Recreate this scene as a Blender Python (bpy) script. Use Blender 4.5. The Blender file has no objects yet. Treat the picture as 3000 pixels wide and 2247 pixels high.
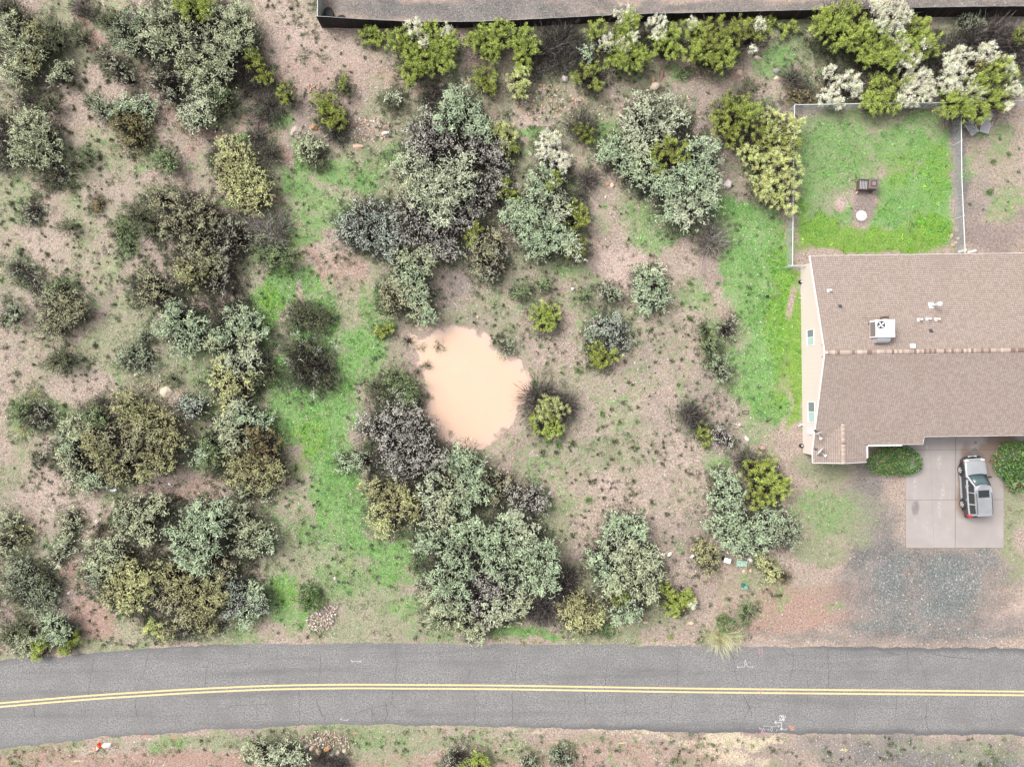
import bpy, math, random
import numpy as np
from mathutils import Vector, Matrix
R = math.radians
random.seed(7)
rng = np.random.default_rng(11)
sc = bpy.context.scene
# ------------------------------------------------------------------ camera, sky, sun, exposure
S = 35.0            # photo pixels per metre on the ground
H = 59.4            # drone height in metres
cam_data = bpy.data.cameras.new('camera'); cam = bpy.data.objects.new('camera', cam_data)
sc.collection.objects.link(cam); cam.location = (0, 0, H); cam.rotation_euler = (0, 0, 0)
cam_data.sensor_width = 36; cam_data.lens = 36 * S * H / 3000.0; cam_data.clip_end = 6000
sc.camera = cam
SUN_EL, SUN_AZ = 50, 305
w = bpy.data.worlds.new("World"); sc.world = w; w.use_nodes = True
nt = w.node_tree; bg = nt.nodes['Background']
sky = nt.nodes.new('ShaderNodeTexSky'); sky.sky_type = 'NISHITA'; sky.sun_disc = False
sky.sun_elevation = R(SUN_EL); sky.sun_rotation = R(SUN_AZ); sky.dust_density = 6; sky.air_density = 1.0
hs = nt.nodes.new('ShaderNodeHueSaturation'); hs.inputs['Saturation'].default_value = 0.22
nt.links.new(sky.outputs[0], hs.inputs['Color']); nt.links.new(hs.outputs[0], bg.inputs[0])
bg.inputs[1].default_value = 0.15
sd = bpy.data.lights.new('sun', 'SUN'); sd.energy = 1.05; sd.angle = R(20); sd.color = (1, .95, .88)
sun = bpy.data.objects.new('sun', sd); sc.collection.objects.link(sun)
sun.rotation_euler = (R(90 - SUN_EL), 0, R(180 - SUN_AZ)); sun.location = (0, 0, 80)
sc.view_settings.view_transform = 'Standard'; sc.view_settings.look = 'None'
sc.view_settings.exposure = 0.71; sc.view_settings.gamma = 1

# ------------------------------------------------------------------ helpers
C = sc.collection
def g(u, v, z=0.0):
    """world point at height z seen at photo pixel (u, v)"""
    k = (1 - z / H) / S
    return ((u - 1500) * k, (1123.5 - v) * k, z)
def px(u, v): return ((u - 1500) / S, (1123.5 - v) / S)
def link(o, parent=None):
    C.objects.link(o)
    if parent is not None: o.parent = parent
    return o
def tag(o, label=None, cat=None, group=None, kind=None):
    if label: o['label'] = label
    if cat: o['category'] = cat
    if group: o['group'] = group
    if kind: o['kind'] = kind
    return o
def empty(name, loc=(0, 0, 0), rz=0.0):
    o = bpy.data.objects.new(name, None); o.location = loc; o.rotation_euler = (0, 0, rz); o.empty_display_size = .2
    return link(o)
def nmesh(name, V, F, col=None, smooth=False):
    """mesh from numpy verts and equal-size faces array (or list of lists)"""
    me = bpy.data.meshes.new(name)
    V = np.asarray(V, dtype=np.float32)
    if isinstance(F, np.ndarray):
        n, k = F.shape
        me.vertices.add(len(V)); me.vertices.foreach_set('co', V.ravel())
        me.loops.add(n * k); me.loops.foreach_set('vertex_index', F.astype(np.int32).ravel())
        me.polygons.add(n); me.polygons.foreach_set('loop_start', np.arange(0, n * k, k, dtype=np.int32))
        me.update(calc_edges=True)
    else:
        me.from_pydata([tuple(map(float, p)) for p in V], [], F); me.update()
    if col is not None:
        a = me.attributes.new('Col', 'FLOAT_COLOR', 'POINT')
        c = np.ones((len(V), 4), np.float32); c[:, :3] = col
        a.data.foreach_set('color', c.ravel())
    if smooth:
        me.polygons.foreach_set('use_smooth', np.ones(len(me.polygons), bool))
    return me
def obj(name, V, F, mat, parent=None, col=None, smooth=False, loc=None):
    me = nmesh(name, V, F, col, smooth)
    if mat is not None: me.materials.append(mat)
    o = bpy.data.objects.new(name, me)
    if loc is not None: o.location = loc
    return link(o, parent)
class MB:
    def __init__(s): s.V = []; s.F = []; s.c = []
    def add(s, V, F, col=None):
        n = len(s.V); s.V += [tuple(p) for p in V]; s.F += [[i + n for i in f] for f in F]
        s.c += [col or (1, 1, 1)] * len(V); return s
    def box(s, x0, x1, y0, y1, z0, z1, col=None, rz=0, piv=None, top=1.0):
        xm, ym = (x0 + x1) / 2, (y0 + y1) / 2
        V = [(x0, y0, z0), (x1, y0, z0), (x1, y1, z0), (x0, y1, z0)] + \
            [(xm + (x - xm) * top, ym + (y - ym) * top, z1) for x, y in ((x0, y0), (x1, y0), (x1, y1), (x0, y1))]
        if rz:
            p = piv or (xm, ym); c, q = math.cos(rz), math.sin(rz)
            V = [(p[0] + (x - p[0]) * c - (y - p[1]) * q, p[1] + (x - p[0]) * q + (y - p[1]) * c, z) for x, y, z in V]
        return s.add(V, [[0, 3, 2, 1], [4, 5, 6, 7], [0, 1, 5, 4], [1, 2, 6, 5], [2, 3, 7, 6], [3, 0, 4, 7]], col)
    def prism(s, P, dz, col=None):
        n = len(P); V = list(P) + [(x, y, z - dz) for x, y, z in P]
        F = [list(range(n)), list(range(2 * n - 1, n - 1, -1))] + [[i, i + n, (i + 1) % n + n, (i + 1) % n] for i in range(n)]
        return s.add(V, F, col)
    def tube(s, P, rad, n=6, col=None, cap=True):
        if not hasattr(rad, '__len__'): rad = [rad] * len(P)
        P = [Vector(p) for p in P]; V = []
        for i, p in enumerate(P):
            d = (P[min(i + 1, len(P) - 1)] - P[max(i - 1, 0)]).normalized()
            a = Vector((0, 0, 1)) if abs(d.z) < .9 else Vector((1, 0, 0))
            x = d.cross(a).normalized(); y = d.cross(x)
            V += [p + (x * math.cos(t) + y * math.sin(t)) * rad[i] for t in [2 * math.pi * k / n for k in range(n)]]
        F = [[i * n + k, i * n + (k + 1) % n, (i + 1) * n + (k + 1) % n, (i + 1) * n + k] for i in range(len(P) - 1) for k in range(n)]
        if cap: F += [list(range(n))[::-1], [(len(P) - 1) * n + k for k in range(n)]]
        return s.add(V, F, col)
    def lathe(s, prof, n=20, axis='z', c=(0, 0, 0), col=None):
        V = []
        for r, z in prof:
            for k in range(n):
                t = 2 * math.pi * k / n; a, b = r * math.cos(t), r * math.sin(t)
                p = {'z': (a, b, z), 'x': (z, a, b), 'y': (a, z, b)}[axis]
                V.append((c[0] + p[0], c[1] + p[1], c[2] + p[2]))
        m = len(prof)
        F = [[i * n + k, i * n + (k + 1) % n, (i + 1) * n + (k + 1) % n, (i + 1) * n + k] for i in range(m - 1) for k in range(n)]
        F += [list(range(n))[::-1], [(m - 1) * n + k for k in range(n)]]
        return s.add(V, F, col)
    def build(s, name, mat, parent=None, smooth=False, bevel=0, usecol=False):
        o = obj(name, s.V, s.F, mat, parent, col=np.array(s.c) if usecol else None, smooth=smooth)
        if bevel:
            b = o.modifiers.new('bevel', 'BEVEL'); b.width = bevel; b.segments = 2; b.limit_method = 'ANGLE'
        return o

# numpy value noise
_perm = np.random.default_rng(5).random((256, 256)).astype(np.float32)
def vnoise(x, y, s=1.0, o=0):
    x = np.asarray(x) / s + 37.3 + o * 17.1; y = np.asarray(y) / s + 91.7 + o * 5.3
    xi = np.floor(x).astype(int); yi = np.floor(y).astype(int); fx = x - xi; fy = y - yi
    fx = fx * fx * (3 - 2 * fx); fy = fy * fy * (3 - 2 * fy)
    P = lambda a, b: _perm[a & 255, b & 255]
    return (P(xi, yi) * (1 - fx) + P(xi + 1, yi) * fx) * (1 - fy) + (P(xi, yi + 1) * (1 - fx) + P(xi + 1, yi + 1) * fx) * fy
def fbm(x, y, s=1.0, o=0, n=4):
    t = 0; a = .5; k = 0
    for i in range(n): t = t + a * vnoise(x, y, s, o + i); k += a; a *= .55; s *= .47
    return t / k

# ------------------------------------------------------------------ materials
def mat(name, col=(.5, .5, .5), rough=.8, metal=0, spec=.3):
    m = bpy.data.materials.new(name); m.use_nodes = True
    b = m.node_tree.nodes['Principled BSDF']
    b.inputs['Base Color'].default_value = (*col, 1); b.inputs['Roughness'].default_value = rough
    b.inputs['Metallic'].default_value = metal; b.inputs['Specular IOR Level'].default_value = spec
    return m
class NT:
    def __init__(s, m): s.t = m.node_tree; s.b = s.t.nodes['Principled BSDF']
    def n(s, ty, **k):
        o = s.t.nodes.new(ty)
        for a, v in k.items(): setattr(o, a, v)
        return o
    def l(s, a, b): s.t.links.new(a, b)
    def geo(s):
        return s.n('ShaderNodeNewGeometry').outputs['Position']
    def noise(s, scale, vec=None, detail=4, rough=.6, dist=0):
        o = s.n('ShaderNodeTexNoise'); o.inputs['Scale'].default_value = scale; o.inputs['Detail'].default_value = detail
        o.inputs['Roughness'].default_value = rough; o.inputs['Distortion'].default_value = dist
        if vec is not None: s.l(vec, o.inputs['Vector'])
        return o.outputs[0]
    def vor(s, scale, vec=None, feat='F1', out='Distance'):
        o = s.n('ShaderNodeTexVoronoi', feature=feat); o.inputs['Scale'].default_value = scale
        if vec is not None: s.l(vec, o.inputs['Vector'])
        return o.outputs[out]
    def mr(s, v, a, b, c=0.0, d=1.0):
        o = s.n('ShaderNodeMapRange'); o.inputs[1].default_value = a; o.inputs[2].default_value = b
        o.inputs[3].default_value = c; o.inputs[4].default_value = d; s.l(v, o.inputs[0]); return o.outputs[0]
    def math(s, op, a, b=None):
        o = s.n('ShaderNodeMath', operation=op)
        for i, x in enumerate((a, b)):
            if x is None: continue
            if isinstance(x, (int, float)): o.inputs[i].default_value = x
            else: s.l(x, o.inputs[i])
        return o.outputs[0]
    def mix(s, f, a, b, bt='MIX'):
        o = s.n('ShaderNodeMix', data_type='RGBA', blend_type=bt)
        for i, x in ((0, f), (6, a), (7, b)):
            if isinstance(x, (int, float)): o.inputs[i].default_value = x
            elif isinstance(x, tuple): o.inputs[i].default_value = (*x, 1)
            else: s.l(x, o.inputs[i])
        return o.outputs[2]
    def attr(s, name, out='Color'):
        return s.n('ShaderNodeAttribute', attribute_name=name).outputs[out]
    def bump(s, h, st=.5, dist=.02):
        o = s.n('ShaderNodeBump'); o.inputs['Strength'].default_value = st; o.inputs['Distance'].default_value = dist
        s.l(h, o.inputs['Height']); s.l(o.outputs[0], s.b.inputs['Normal'])
    def base(s, c): s.l(c, s.b.inputs['Base Color'])
    def rough(s, c): s.l(c, s.b.inputs['Roughness'])

def colmat(name, rough=.7, spec=.2):
    m = mat(name, rough=rough, spec=spec); t = NT(m); t.base(t.attr('Col')); return m
M = {}
M['leaf'] = colmat('foliage', .65, .25)
M['stone'] = colmat('stone', .85, .2)
t = NT(M['stone']); t.base(t.mix(t.mr(t.noise(14, t.geo()), .3, .75, 0, .55), t.attr('Col'), (.22, .15, .12)))
M['bark'] = mat('bark', (.11, .085, .075), .9); t = NT(M['bark']); t.base(t.mix(t.noise(9, t.geo()), (.05, .04, .035), (.19, .155, .14)))

# asphalt
m = M['asphalt'] = mat('asphalt', rough=.85, spec=.3); t = NT(m); P = t.geo()
mp = t.n('ShaderNodeMapping'); mp.inputs['Scale'].default_value = (.06, 1.1, 1); t.l(P, mp.inputs[0])
st = t.noise(1.0, mp.outputs[0], 3)
c = t.mix(t.mr(t.noise(9, P, 3, .85), .38, .62), (.11, .108, .107), (.295, .288, .283))
c = t.mix(t.mr(t.noise(.35, P, 5, .65), .45, .62, 0, .5), c, (.155, .152, .15))
c = t.mix(t.mr(st, .5, .72, 0, .45), c, (.105, .103, .108))
c = t.mix(t.mr(t.vor(26, P), .13, .05, 0, .6), c, (.42, .41, .40))
c = t.mix(t.mr(t.attr('edge', 'Fac'), 0, 1, 0, .62), c, (.075, .074, .082))
t.base(c); t.bump(t.noise(30, P, 3), .5, .01)
M['crack'] = mat('crack_tar', (.085, .083, .087), .8)
M['yline'] = mat('yellow_line_paint', rough=.6); t = NT(M['yline'])
t.base(t.mix(t.mr(t.noise(7, t.geo(), 5, .8), .44, .66, 0, .55), (.72, .55, .27), (.34, .29, .22)))
M['wpaint'] = mat('white_spray_paint', rough=.6); t = NT(M['wpaint']); t.base(t.mix(t.mr(t.noise(12, t.geo(), 4, .8), .42, .62, 0, .8), (.62, .62, .62), (.3, .3, .3)))
M['ppaint'] = mat('pink_spray_paint', rough=.7); t = NT(M['ppaint']); t.base(t.mix(t.mr(t.noise(8, t.geo(), 4, .8), .36, .56), (.52, .2, .25), (.24, .2, .21)))
M['opaint'] = mat('orange_spray_paint', rough=.7); t = NT(M['opaint']); t.base(t.mix(t.mr(t.noise(8, t.geo(), 4, .8), .38, .55), (.62, .2, .10), (.3, .22, .18)))
M['ypaint'] = mat('yellow_spray_paint', rough=.7); t = NT(M['ypaint']); t.base(t.mix(t.mr(t.noise(8, t.geo(), 4, .8), .4, .58), (.62, .55, .28), (.34, .29, .22)))
# concrete
m = M['concrete'] = mat('concrete', rough=.8); t = NT(m); P = t.geo()
c = t.mix(t.mr(t.noise(.5, P, 5), .3, .7), (.315, .28, .265), (.375, .34, .325))
c = t.mix(t.mr(t.noise(18, P, 3, .8), .35, .7, 0, .35), c, (.27, .24, .23))
c = t.mix(t.mr(t.attr('stain', 'Fac'), 0.3, .75, 0, .75), c, (.2, .13, .095))
c = t.mix(t.mr(t.attr('oil', 'Fac'), 0.3, .7, 0, .7), c, (.14, .125, .13))
c = t.mix(t.math('MULTIPLY', t.mr(t.attr('lime', 'Fac'), .3, .8), t.mr(t.noise(6, P, 4, .85), .50, .64, 0, .65)), c, (.62, .6, .58))
t.base(c); t.bump(t.noise(30, P, 3), .2, .01)
# wood siding / stucco
m = M['siding'] = mat('pale_siding', rough=.8); t = NT(m); P = t.geo()
c = t.mix(t.mr(t.noise(.7, P, 4), .35, .75), (.62, .545, .515), (.64, .55, .50))
sx = t.n('ShaderNodeSeparateXYZ'); t.l(P, sx.inputs[0])
fr = t.math('FRACT', t.math('MULTIPLY', sx.outputs[1], 1 / .4)); c = t.mix(t.mr(t.math('ABSOLUTE', t.math('SUBTRACT', fr, .5)), .46, .5, 0, .35), c, (.5, .4, .34))
t.base(c)
M['white'] = mat('white_paint', (.8, .79, .78), .5)
M['dirtywhite'] = mat('worn_white_paint', rough=.5); t = NT(M['dirtywhite']); t.base(t.mix(t.mr(t.noise(6, t.geo()), .5, .8, 0, .5), (.8, .8, .8), (.6, .58, .55)))
# shingles: brick rows in UV
m = M['shingle'] = mat('shingle', rough=.9, spec=.15); t = NT(m)
uv = t.n('ShaderNodeUVMap', uv_map='UVMap').outputs[0]
br = t.n('ShaderNodeTexBrick'); t.l(uv, br.inputs[0]); br.inputs['Scale'].default_value = 1
br.inputs['Brick Width'].default_value = .17; br.inputs['Row Height'].default_value = .165; br.inputs['Mortar Size'].default_value = .012
br.inputs['Mortar Smooth'].default_value = .3; br.inputs['Bias'].default_value = .05
br.inputs['Color1'].default_value = (.265, .213, .187, 1); br.inputs['Color2'].default_value = (.385, .328, .292, 1)
br.inputs['Mortar'].default_value = (.14, .095, .08, 1); br.offset = .37; br.offset_frequency = 1; br.squash = 1
su = t.n('ShaderNodeSeparateXYZ'); t.l(uv, su.inputs[0])
frv = t.math('FRACT', t.math('DIVIDE', su.outputs[1], .165))
c = t.mix(t.mr(frv, .0, .38, .85, 0), br.outputs[0], (.13, .09, .075))
c = t.mix(t.mr(t.noise(.5, uv, 4), .3, .7, 0, .28), c, (.25, .18, .15))
c = t.mix(t.mr(t.noise(.16, uv, 5, .7, 1), .5, .68, 0, .35), c, (.20, .16, .14))
c = t.mix(t.mr(t.noise(22, uv, 3, .8), .35, .7, 0, .3), c, (.47, .39, .34))
t.base(c); t.bump(t.math('SUBTRACT', 1.0, frv), .8, .03)
M['ridgecap'] = colmat('ridge_shingle', .9)
t = NT(M['ridgecap']); t.base(t.mix(t.mr(t.noise(25, t.geo()), .3, .7, 0, .3), t.attr('Col'), (.25, .18, .15)))
M['glass'] = mat('window_glass', (.42, .55, .56), .12, 0, .8)
M['screen'] = mat('window_screen', (.19, .22, .24), .7)
M['galv'] = mat('galvanised_metal', (.55, .57, .59), .45, .6)
M['galvdull'] = mat('painted_pipe', (.62, .64, .66), .5)
M['louvre'] = mat('unit_louvre', (.23, .2, .18), .6)
M['black'] = mat('black_plastic', (.015, .015, .017), .5)
M['rubber'] = mat('tyre_rubber', (.03, .03, .032), .75)
M['dgrey'] = mat('dark_grey_plastic', (.07, .07, .075), .6)
M['brownmetal'] = mat('rusty_brown_metal', rough=.6); t = NT(M['brownmetal']); t.base(t.mix(t.noise(9, t.geo()), (.06, .035, .03), (.17, .12, .11)))
# fence fabric
m = M['fabric'] = mat('black_fence_fabric', rough=.8); t = NT(m)
mp = t.n('ShaderNodeMapping'); mp.inputs['Scale'].default_value = (3.5, .3, .12); t.l(t.geo(), mp.inputs[0])
c = t.mix(t.mr(t.noise(1, mp.outputs[0], 4, .7), .3, .6), (.008, .008, .01), (.03, .022, .022))
c = t.mix(t.mr(t.noise(1.6, mp.outputs[0], 2, .9), .62, .68, 0, .7), c, (.2, .085, .06)); t.base(c)
# water
m = M['water'] = mat('muddy_water', (.86, .60, .41), .28, 0, .5); t = NT(m); P = t.geo()
c = t.mix(t.mr(t.noise(.6, P, 5, .65), .38, .66), (.62, .415, .30), (.58, .40, .30))
al = t.mr(t.attr('depth', 'Fac'), 0, 1)
nz = t.noise(1.6, P, 5, .7)
al2 = t.mr(t.math('ADD', al, t.math('MULTIPLY', t.math('SUBTRACT', nz, .5), .25)), .0, .12, .3, 1)
c = t.mix(t.mr(al, .40, .05, 0, .8), c, (.52, .40, .34)); t.base(c)
t.l(al2, t.b.inputs['Alpha'])
# ------------------------------------------------------------------ ground
def lerp_fn(pts):
    xs = np.array([p[0] for p in pts], float); ys = np.array([p[1] for p in pts], float)
    # smooth by dense sampling + box filter
    xx = np.arange(xs[0], xs[-1] + 1, 10.0); yy = np.interp(xx, xs, ys)
    k = np.ones(19) / 19; yp = np.pad(yy, 9, mode='reflect', reflect_type='odd'); yy = np.convolve(yp, k, 'valid')
    return lambda u: np.interp(u, xx, yy)
road_top = lerp_fn([(-3000, 2290), (-600, 2010), (0, 1933), (200, 1919), (430, 1899), (700, 1885), (1000, 1884), (1400, 1885), (1600, 1888), (2000, 1891), (2400, 1895), (3000, 1899), (6000, 1925)])
road_bot = lerp_fn([(-3000, 2560), (-600, 2265), (0, 2189), (330, 2158), (600, 2138), (900, 2122), (1200, 2123), (1600, 2132), (2000, 2141), (2300, 2147), (2600, 2150), (3000, 2153), (6000, 2180)])
road_mid = lerp_fn([(-3000, 2420), (-600, 2122), (0, 2064), (272, 2041), (543, 2024), (780, 2013), (1000, 2009.5), (1453, 2012), (2000, 2021), (2500, 2026), (3000, 2030), (6000, 2055)])
PUD = [(620,465),(700,468),(820,472),(900,505),(945,530),(960,585),(1030,630),(1100,662),(1150,700),(1185,760),(1212,830),(1195,900),(1150,980),(1110,1070),(1050,1130),(1000,1185),(920,1222),(860,1229),(800,1222),(720,1200),(645,1185),(615,1120),(575,1060),(535,1010),(542,920),(515,860),(475,790),(430,725),(415,640),(380,570),(400,505),(470,490),(530,480)]
_c = np.array(PUD).mean(0); PUD = np.array([px(1000 + (_c[0] + (x - _c[0]) * 1.02) / 2.209, 750 + (_c[1] + (y - _c[1]) * 1.02) / 2.209) for x, y in PUD])
def sdist(X, Y, poly):
    """signed distance to polygon, positive inside"""
    X = np.asarray(X, float); Y = np.asarray(Y, float); d = np.full(X.shape, 1e9); ins = np.zeros(X.shape, bool)
    n = len(poly)
    for i in range(n):
        ax, ay = poly[i]; bx, by = poly[(i + 1) % n]; ex, ey = bx - ax, by - ay
        t_ = np.clip(((X - ax) * ex + (Y - ay) * ey) / (ex * ex + ey * ey), 0, 1)
        d = np.minimum(d, np.hypot(X - ax - ex * t_, Y - ay - ey * t_))
        c = ((ay > Y) != (by > Y)) & (X < (bx - ax) * (Y - ay) / (by - ay + 1e-12) + ax); ins ^= c
    return np.where(ins, d, -d)
def sstep(x, a, b):
    t_ = np.clip((x - a) / (b - a), 0, 1); return t_ * t_ * (3 - 2 * t_)
def boxmask(U, V, u0, u1, v0, v1, f=60):
    return sstep(U, u0 - f, u0) * sstep(-U, -u1 - f, -u1) * sstep(V, v0 - f, v0) * sstep(-V, -v1 - f, -v1)
WATER_Z = -0.03
def hgt(X, Y):
    X = np.asarray(X, float); Y = np.asarray(Y, float); U = X * S + 1500; V = 1123.5 - Y * S
    flat = np.maximum.reduce([boxmask(U, V, -9e5, 9e5, 1860, 2240, 50), boxmask(U, V, 2290, 9e5, 270, 1900, 60), boxmask(U, V, 900, 9e5, -9e5, 95, 25)])
    h = (fbm(X, Y, 7, 0) - .5) * .5 + (fbm(X, Y, 1.1, 9, 3) - .5) * .10
    sdp = sdist(X, Y, PUD)
    near = sstep(sdp, -2.5, -.6)
    fine = (fbm(X, Y, .9, 30, 4) - .5)
    basin = -.05 - .20 * sstep(sdp, .0, 2.4) + .20 * sstep(-sdp, -.15, 1.6) + fine * .09
    shal = np.exp(-(((U - 1225) / 70) ** 2 + ((V - 1040) / 75) ** 2))
    basin = basin + shal * (.06 + fine * .10)
    h = h * (1 - near) + basin * near
    return h * (1 - flat)
def blobs(U, V, L, o=0, warp=45):
    wu = U + (fbm(U, V, 90, 40 + o) - .5) * 2 * warp; wv = V + (fbm(U, V, 90, 50 + o) - .5) * 2 * warp
    m = np.zeros(U.shape)
    for b in L:
        u, v, ru, rv, s = b[:5]; r = R(b[5]) if len(b) > 5 else 0
        du, dv = wu - u, wv - v; c, q = math.cos(r), math.sin(r)
        d = np.hypot((du * c + dv * q) / ru, (-du * q + dv * c) / rv)
        m = np.maximum(m, s * sstep(-d, -1.35, -.45))
    return m
# surface patches: centre u, v, half sizes, strength, tilt (photo pixels, all lie on the ground)
K = {}
K['vivid'] = [(2560,728,270,22,1),(2345,640,22,90,.7),(900,1280,60,80,.55),(800,880,40,60,.6),(850,760,50,40,.5),(2290,950,50,280,.7),(2300,700,40,60,.4),(2380,700,60,50,.9),(2560,705,240,42,1),(2720,690,80,60,1),(2740,500,50,110,.55),(2650,500,90,60,.5),(2310,900,38,130,1),(2325,1010,30,130,1),(2330,1160,22,120,.85),(2420,690,90,50,.9),(2570,600,40,30,.4),(2260,760,50,30,.6),(830,770,50,40,.4),(790,870,40,60,.6),(880,1370,40,60,.5),(795,930,30,50,.6),(1030,1650,50,40,.3),(840,1740,40,40,.5)]
BARE = [(2535,610,36,66,1),(2535,565,34,24,.9),(2465,597,25,21,1),(1840,790,75,60,.9),(1790,750,60,30,.9),(1770,1420,45,35,.8),(1320,850,80,70,.7),(2320,890,12,60,.9,5),(2180,1000,30,60,.5),(860,150,150,110,.6),(950,260,80,60,.5),(150,700,70,140,.5),(200,1380,110,110,.6),(120,1480,120,90,.6),(230,1130,110,60,.6),(600,1440,130,40,.7),(250,1800,60,80,.8),(150,560,60,60,.3),(1850,1480,80,50,.4),(1700,1230,80,80,.4),(840,440,18,60,.9,-10),(780,370,50,18,.8,35),(250,60,22,60,.9,-20),(290,115,50,20,.9,45),(440,240,40,30,.8),(880,860,10,60,.8),(940,780,16,60,.8,-15)]
K['green'] = [(930,980,70,150,.75),(960,1200,80,150,.95),(990,1430,70,130,.95),(860,1090,80,70,.85),(1130,1620,90,45,.85,25),(720,1200,60,60,.5),(960,1560,60,60,.5),(2400,470,80,160,.5),(2360,600,40,120,.6),(2240,880,95,300,1),(2160,760,70,140,.75),(1050,1010,70,60,.8),(1015,1110,50,80,.85),(1040,1200,50,60,.5),(1010,1300,30,60,.55),(2450,450,150,160,.55),(2160,620,80,50,.8),(2200,740,100,60,.85),(980,520,60,50,.6),(1000,620,50,60,.55),(900,480,40,60,.6),(1130,1660,70,60,.7),(900,1560,60,60,.5),(760,1000,40,60,.8),(740,1120,60,50,.8),(620,1000,50,40,.3),(1750,390,60,60,.55),(1650,790,60,40,.4),(2400,1500,120,90,.38),(2030,860,60,60,.5),(1900,700,80,40,.55),(430,430,50,50,.45),(330,800,60,50,.3),(120,1220,90,60,.55),(1480,1150,50,50,.35),(1560,1360,60,60,.35),(1880,1120,70,60,.25),(1000,1700,90,60,.45),(1180,1760,80,40,.45),(2240,880,60,170,.95),(2200,1090,60,130,.95),(2250,1180,60,70,.9),(2170,800,60,60,.8),(2130,760,50,50,.7),(2200,690,90,50,.8),(2240,640,60,50,.7),(2120,640,50,50,.4),(2080,960,40,60,.5),(2120,1040,50,60,.55),
 (2740,560,60,180,.9),(2640,430,120,70,.65),(2660,560,110,90,.75),(2560,640,160,40,.8),(2700,350,60,40,.6),(2380,650,50,60,.6),
 (870,1230,110,90,.95),(950,1330,70,100,.95),(900,1180,120,60,.9),(960,1420,60,80,.85),(840,1080,60,60,.5),(830,830,50,80,.85),(780,910,45,100,.9),(900,830,80,60,.65),(860,690,50,60,.5),
 (1080,960,50,120,.55),(1060,1070,50,70,.55),(1120,920,40,60,.5),(1000,1450,50,110,.7),(1030,1560,50,80,.7),(1100,1600,70,45,.85,30),(1170,1660,80,50,.55,20),(1230,1650,40,40,.6),
 (880,560,60,60,.6),(930,620,60,70,.55),(1060,540,80,50,.65),(1100,500,60,40,.5),(1160,450,50,35,.5),(820,380,45,50,.55),(780,330,50,30,.4),(680,590,50,20,.6),(640,300,30,20,.4),(860,460,25,40,.6),(900,690,60,50,.55),(840,640,40,30,.6),
 (820,1740,50,90,.7),(860,1800,60,50,.6),(700,1850,60,20,.4),(1540,1865,160,18,.75),(1250,1860,80,20,.3),(2280,190,70,60,.6),(1990,205,40,30,.5),(1560,395,50,25,.6),(1560,440,30,30,.4),(1900,640,90,50,.45),(1980,680,80,40,.5),(1700,800,60,60,.35),(2100,1350,40,40,.5),
 (2010,1180,30,60,.3),(1950,700,60,40,.5),(1760,650,40,60,.35),(1700,830,50,40,.3),(2240,500,40,30,.4),(2930,430,40,90,.4),(2950,600,50,60,.45),(2850,500,30,60,.4),(2900,390,50,20,.4),(1460,870,60,20,.2),(2180,1690,25,20,.5),(2270,1740,30,50,.35),(2440,1780,50,20,.35),(500,2200,80,25,.4),(880,2170,60,20,.3),(1080,2170,60,30,.4),(480,470,30,20,.5),(430,480,60,30,.4),(1070,1490,40,60,.5),(370,690,40,60,.45),(110,1200,70,60,.4),(60,1210,30,90,.35),(700,400,30,20,.6),(270,90,20,20,.3),(1650,1480,60,30,.25),(1880,1330,60,60,.2),(1780,1380,60,40,.2)]
K['olive'] = [(2440,420,120,120,.95),(2560,360,200,50,.7),(1650,1150,260,120,.45),(1750,1300,220,140,.5),(1500,900,120,80,.4),(250,480,160,120,.4),(120,1000,120,160,.35),(260,750,80,100,.4),(1900,900,120,100,.4),(2440,430,100,140,.85),(2400,560,70,90,.8),(2500,380,90,60,.7),(2620,400,140,70,.6),(2420,1380,90,50,.75),(2450,1500,130,80,.85),(2400,1620,90,50,.8),(2500,1560,70,40,.6),(2380,1350,60,50,.6),(2350,1280,20,60,.8),(2960,1540,35,180,.8),(2970,1650,30,60,.7),
 (950,1600,160,110,.8),(850,1560,90,70,.75),(1060,1720,140,90,.8),(1200,1800,160,80,.7),(980,1850,140,30,.8),(1300,1860,160,25,.6),(1100,1560,60,60,.6),(760,1500,60,50,.6),
 (120,560,120,80,.5),(40,780,60,90,.5),(60,900,50,60,.4),(130,800,80,60,.5),(430,560,60,40,.6),(350,620,80,40,.5),(400,430,80,30,.3),(60,1350,50,60,.3),(100,1060,60,60,.35),(250,760,60,40,.3),(180,1580,80,70,.35),(100,1780,90,80,.45),(340,1890,160,18,.7),(650,1865,160,20,.7),
 (600,2175,260,26,.75),(960,2160,240,24,.75),(1250,2170,200,26,.7),(1500,2200,160,30,.55),(1700,2160,160,18,.45),(1500,500,60,60,.5),(1680,400,60,60,.6),(1750,330,50,60,.6),(1880,250,120,50,.5),(1620,300,60,40,.4),(2000,300,60,60,.4),(2100,240,60,30,.4),
 (1480,1200,60,60,.4),(1560,1300,70,60,.45),(1700,1330,120,80,.4),(1800,1400,100,60,.4),(1450,1130,40,50,.4),(1480,1050,40,50,.35),(1700,1080,60,40,.35),(1850,1010,90,60,.35),(1960,950,60,90,.35),(1990,1100,90,90,.3),(1640,1500,50,60,.4),(1700,1450,60,40,.4),(1900,1480,90,50,.35),(2010,1450,60,60,.35),(1900,1830,150,30,.3),(2360,1720,70,40,.3),
 (2200,420,40,30,.4),(900,40,40,60,.45),(870,80,40,40,.4),(2760,1840,40,20,.1),(2700,2180,200,30,.35),(2900,2200,150,30,.45),(1530,930,80,80,.25),(1140,1000,50,60,.6),(1090,1250,40,80,.3),(1380,1360,40,20,.4),(2950,480,60,160,.35),(2860,450,40,120,.3)]
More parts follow.
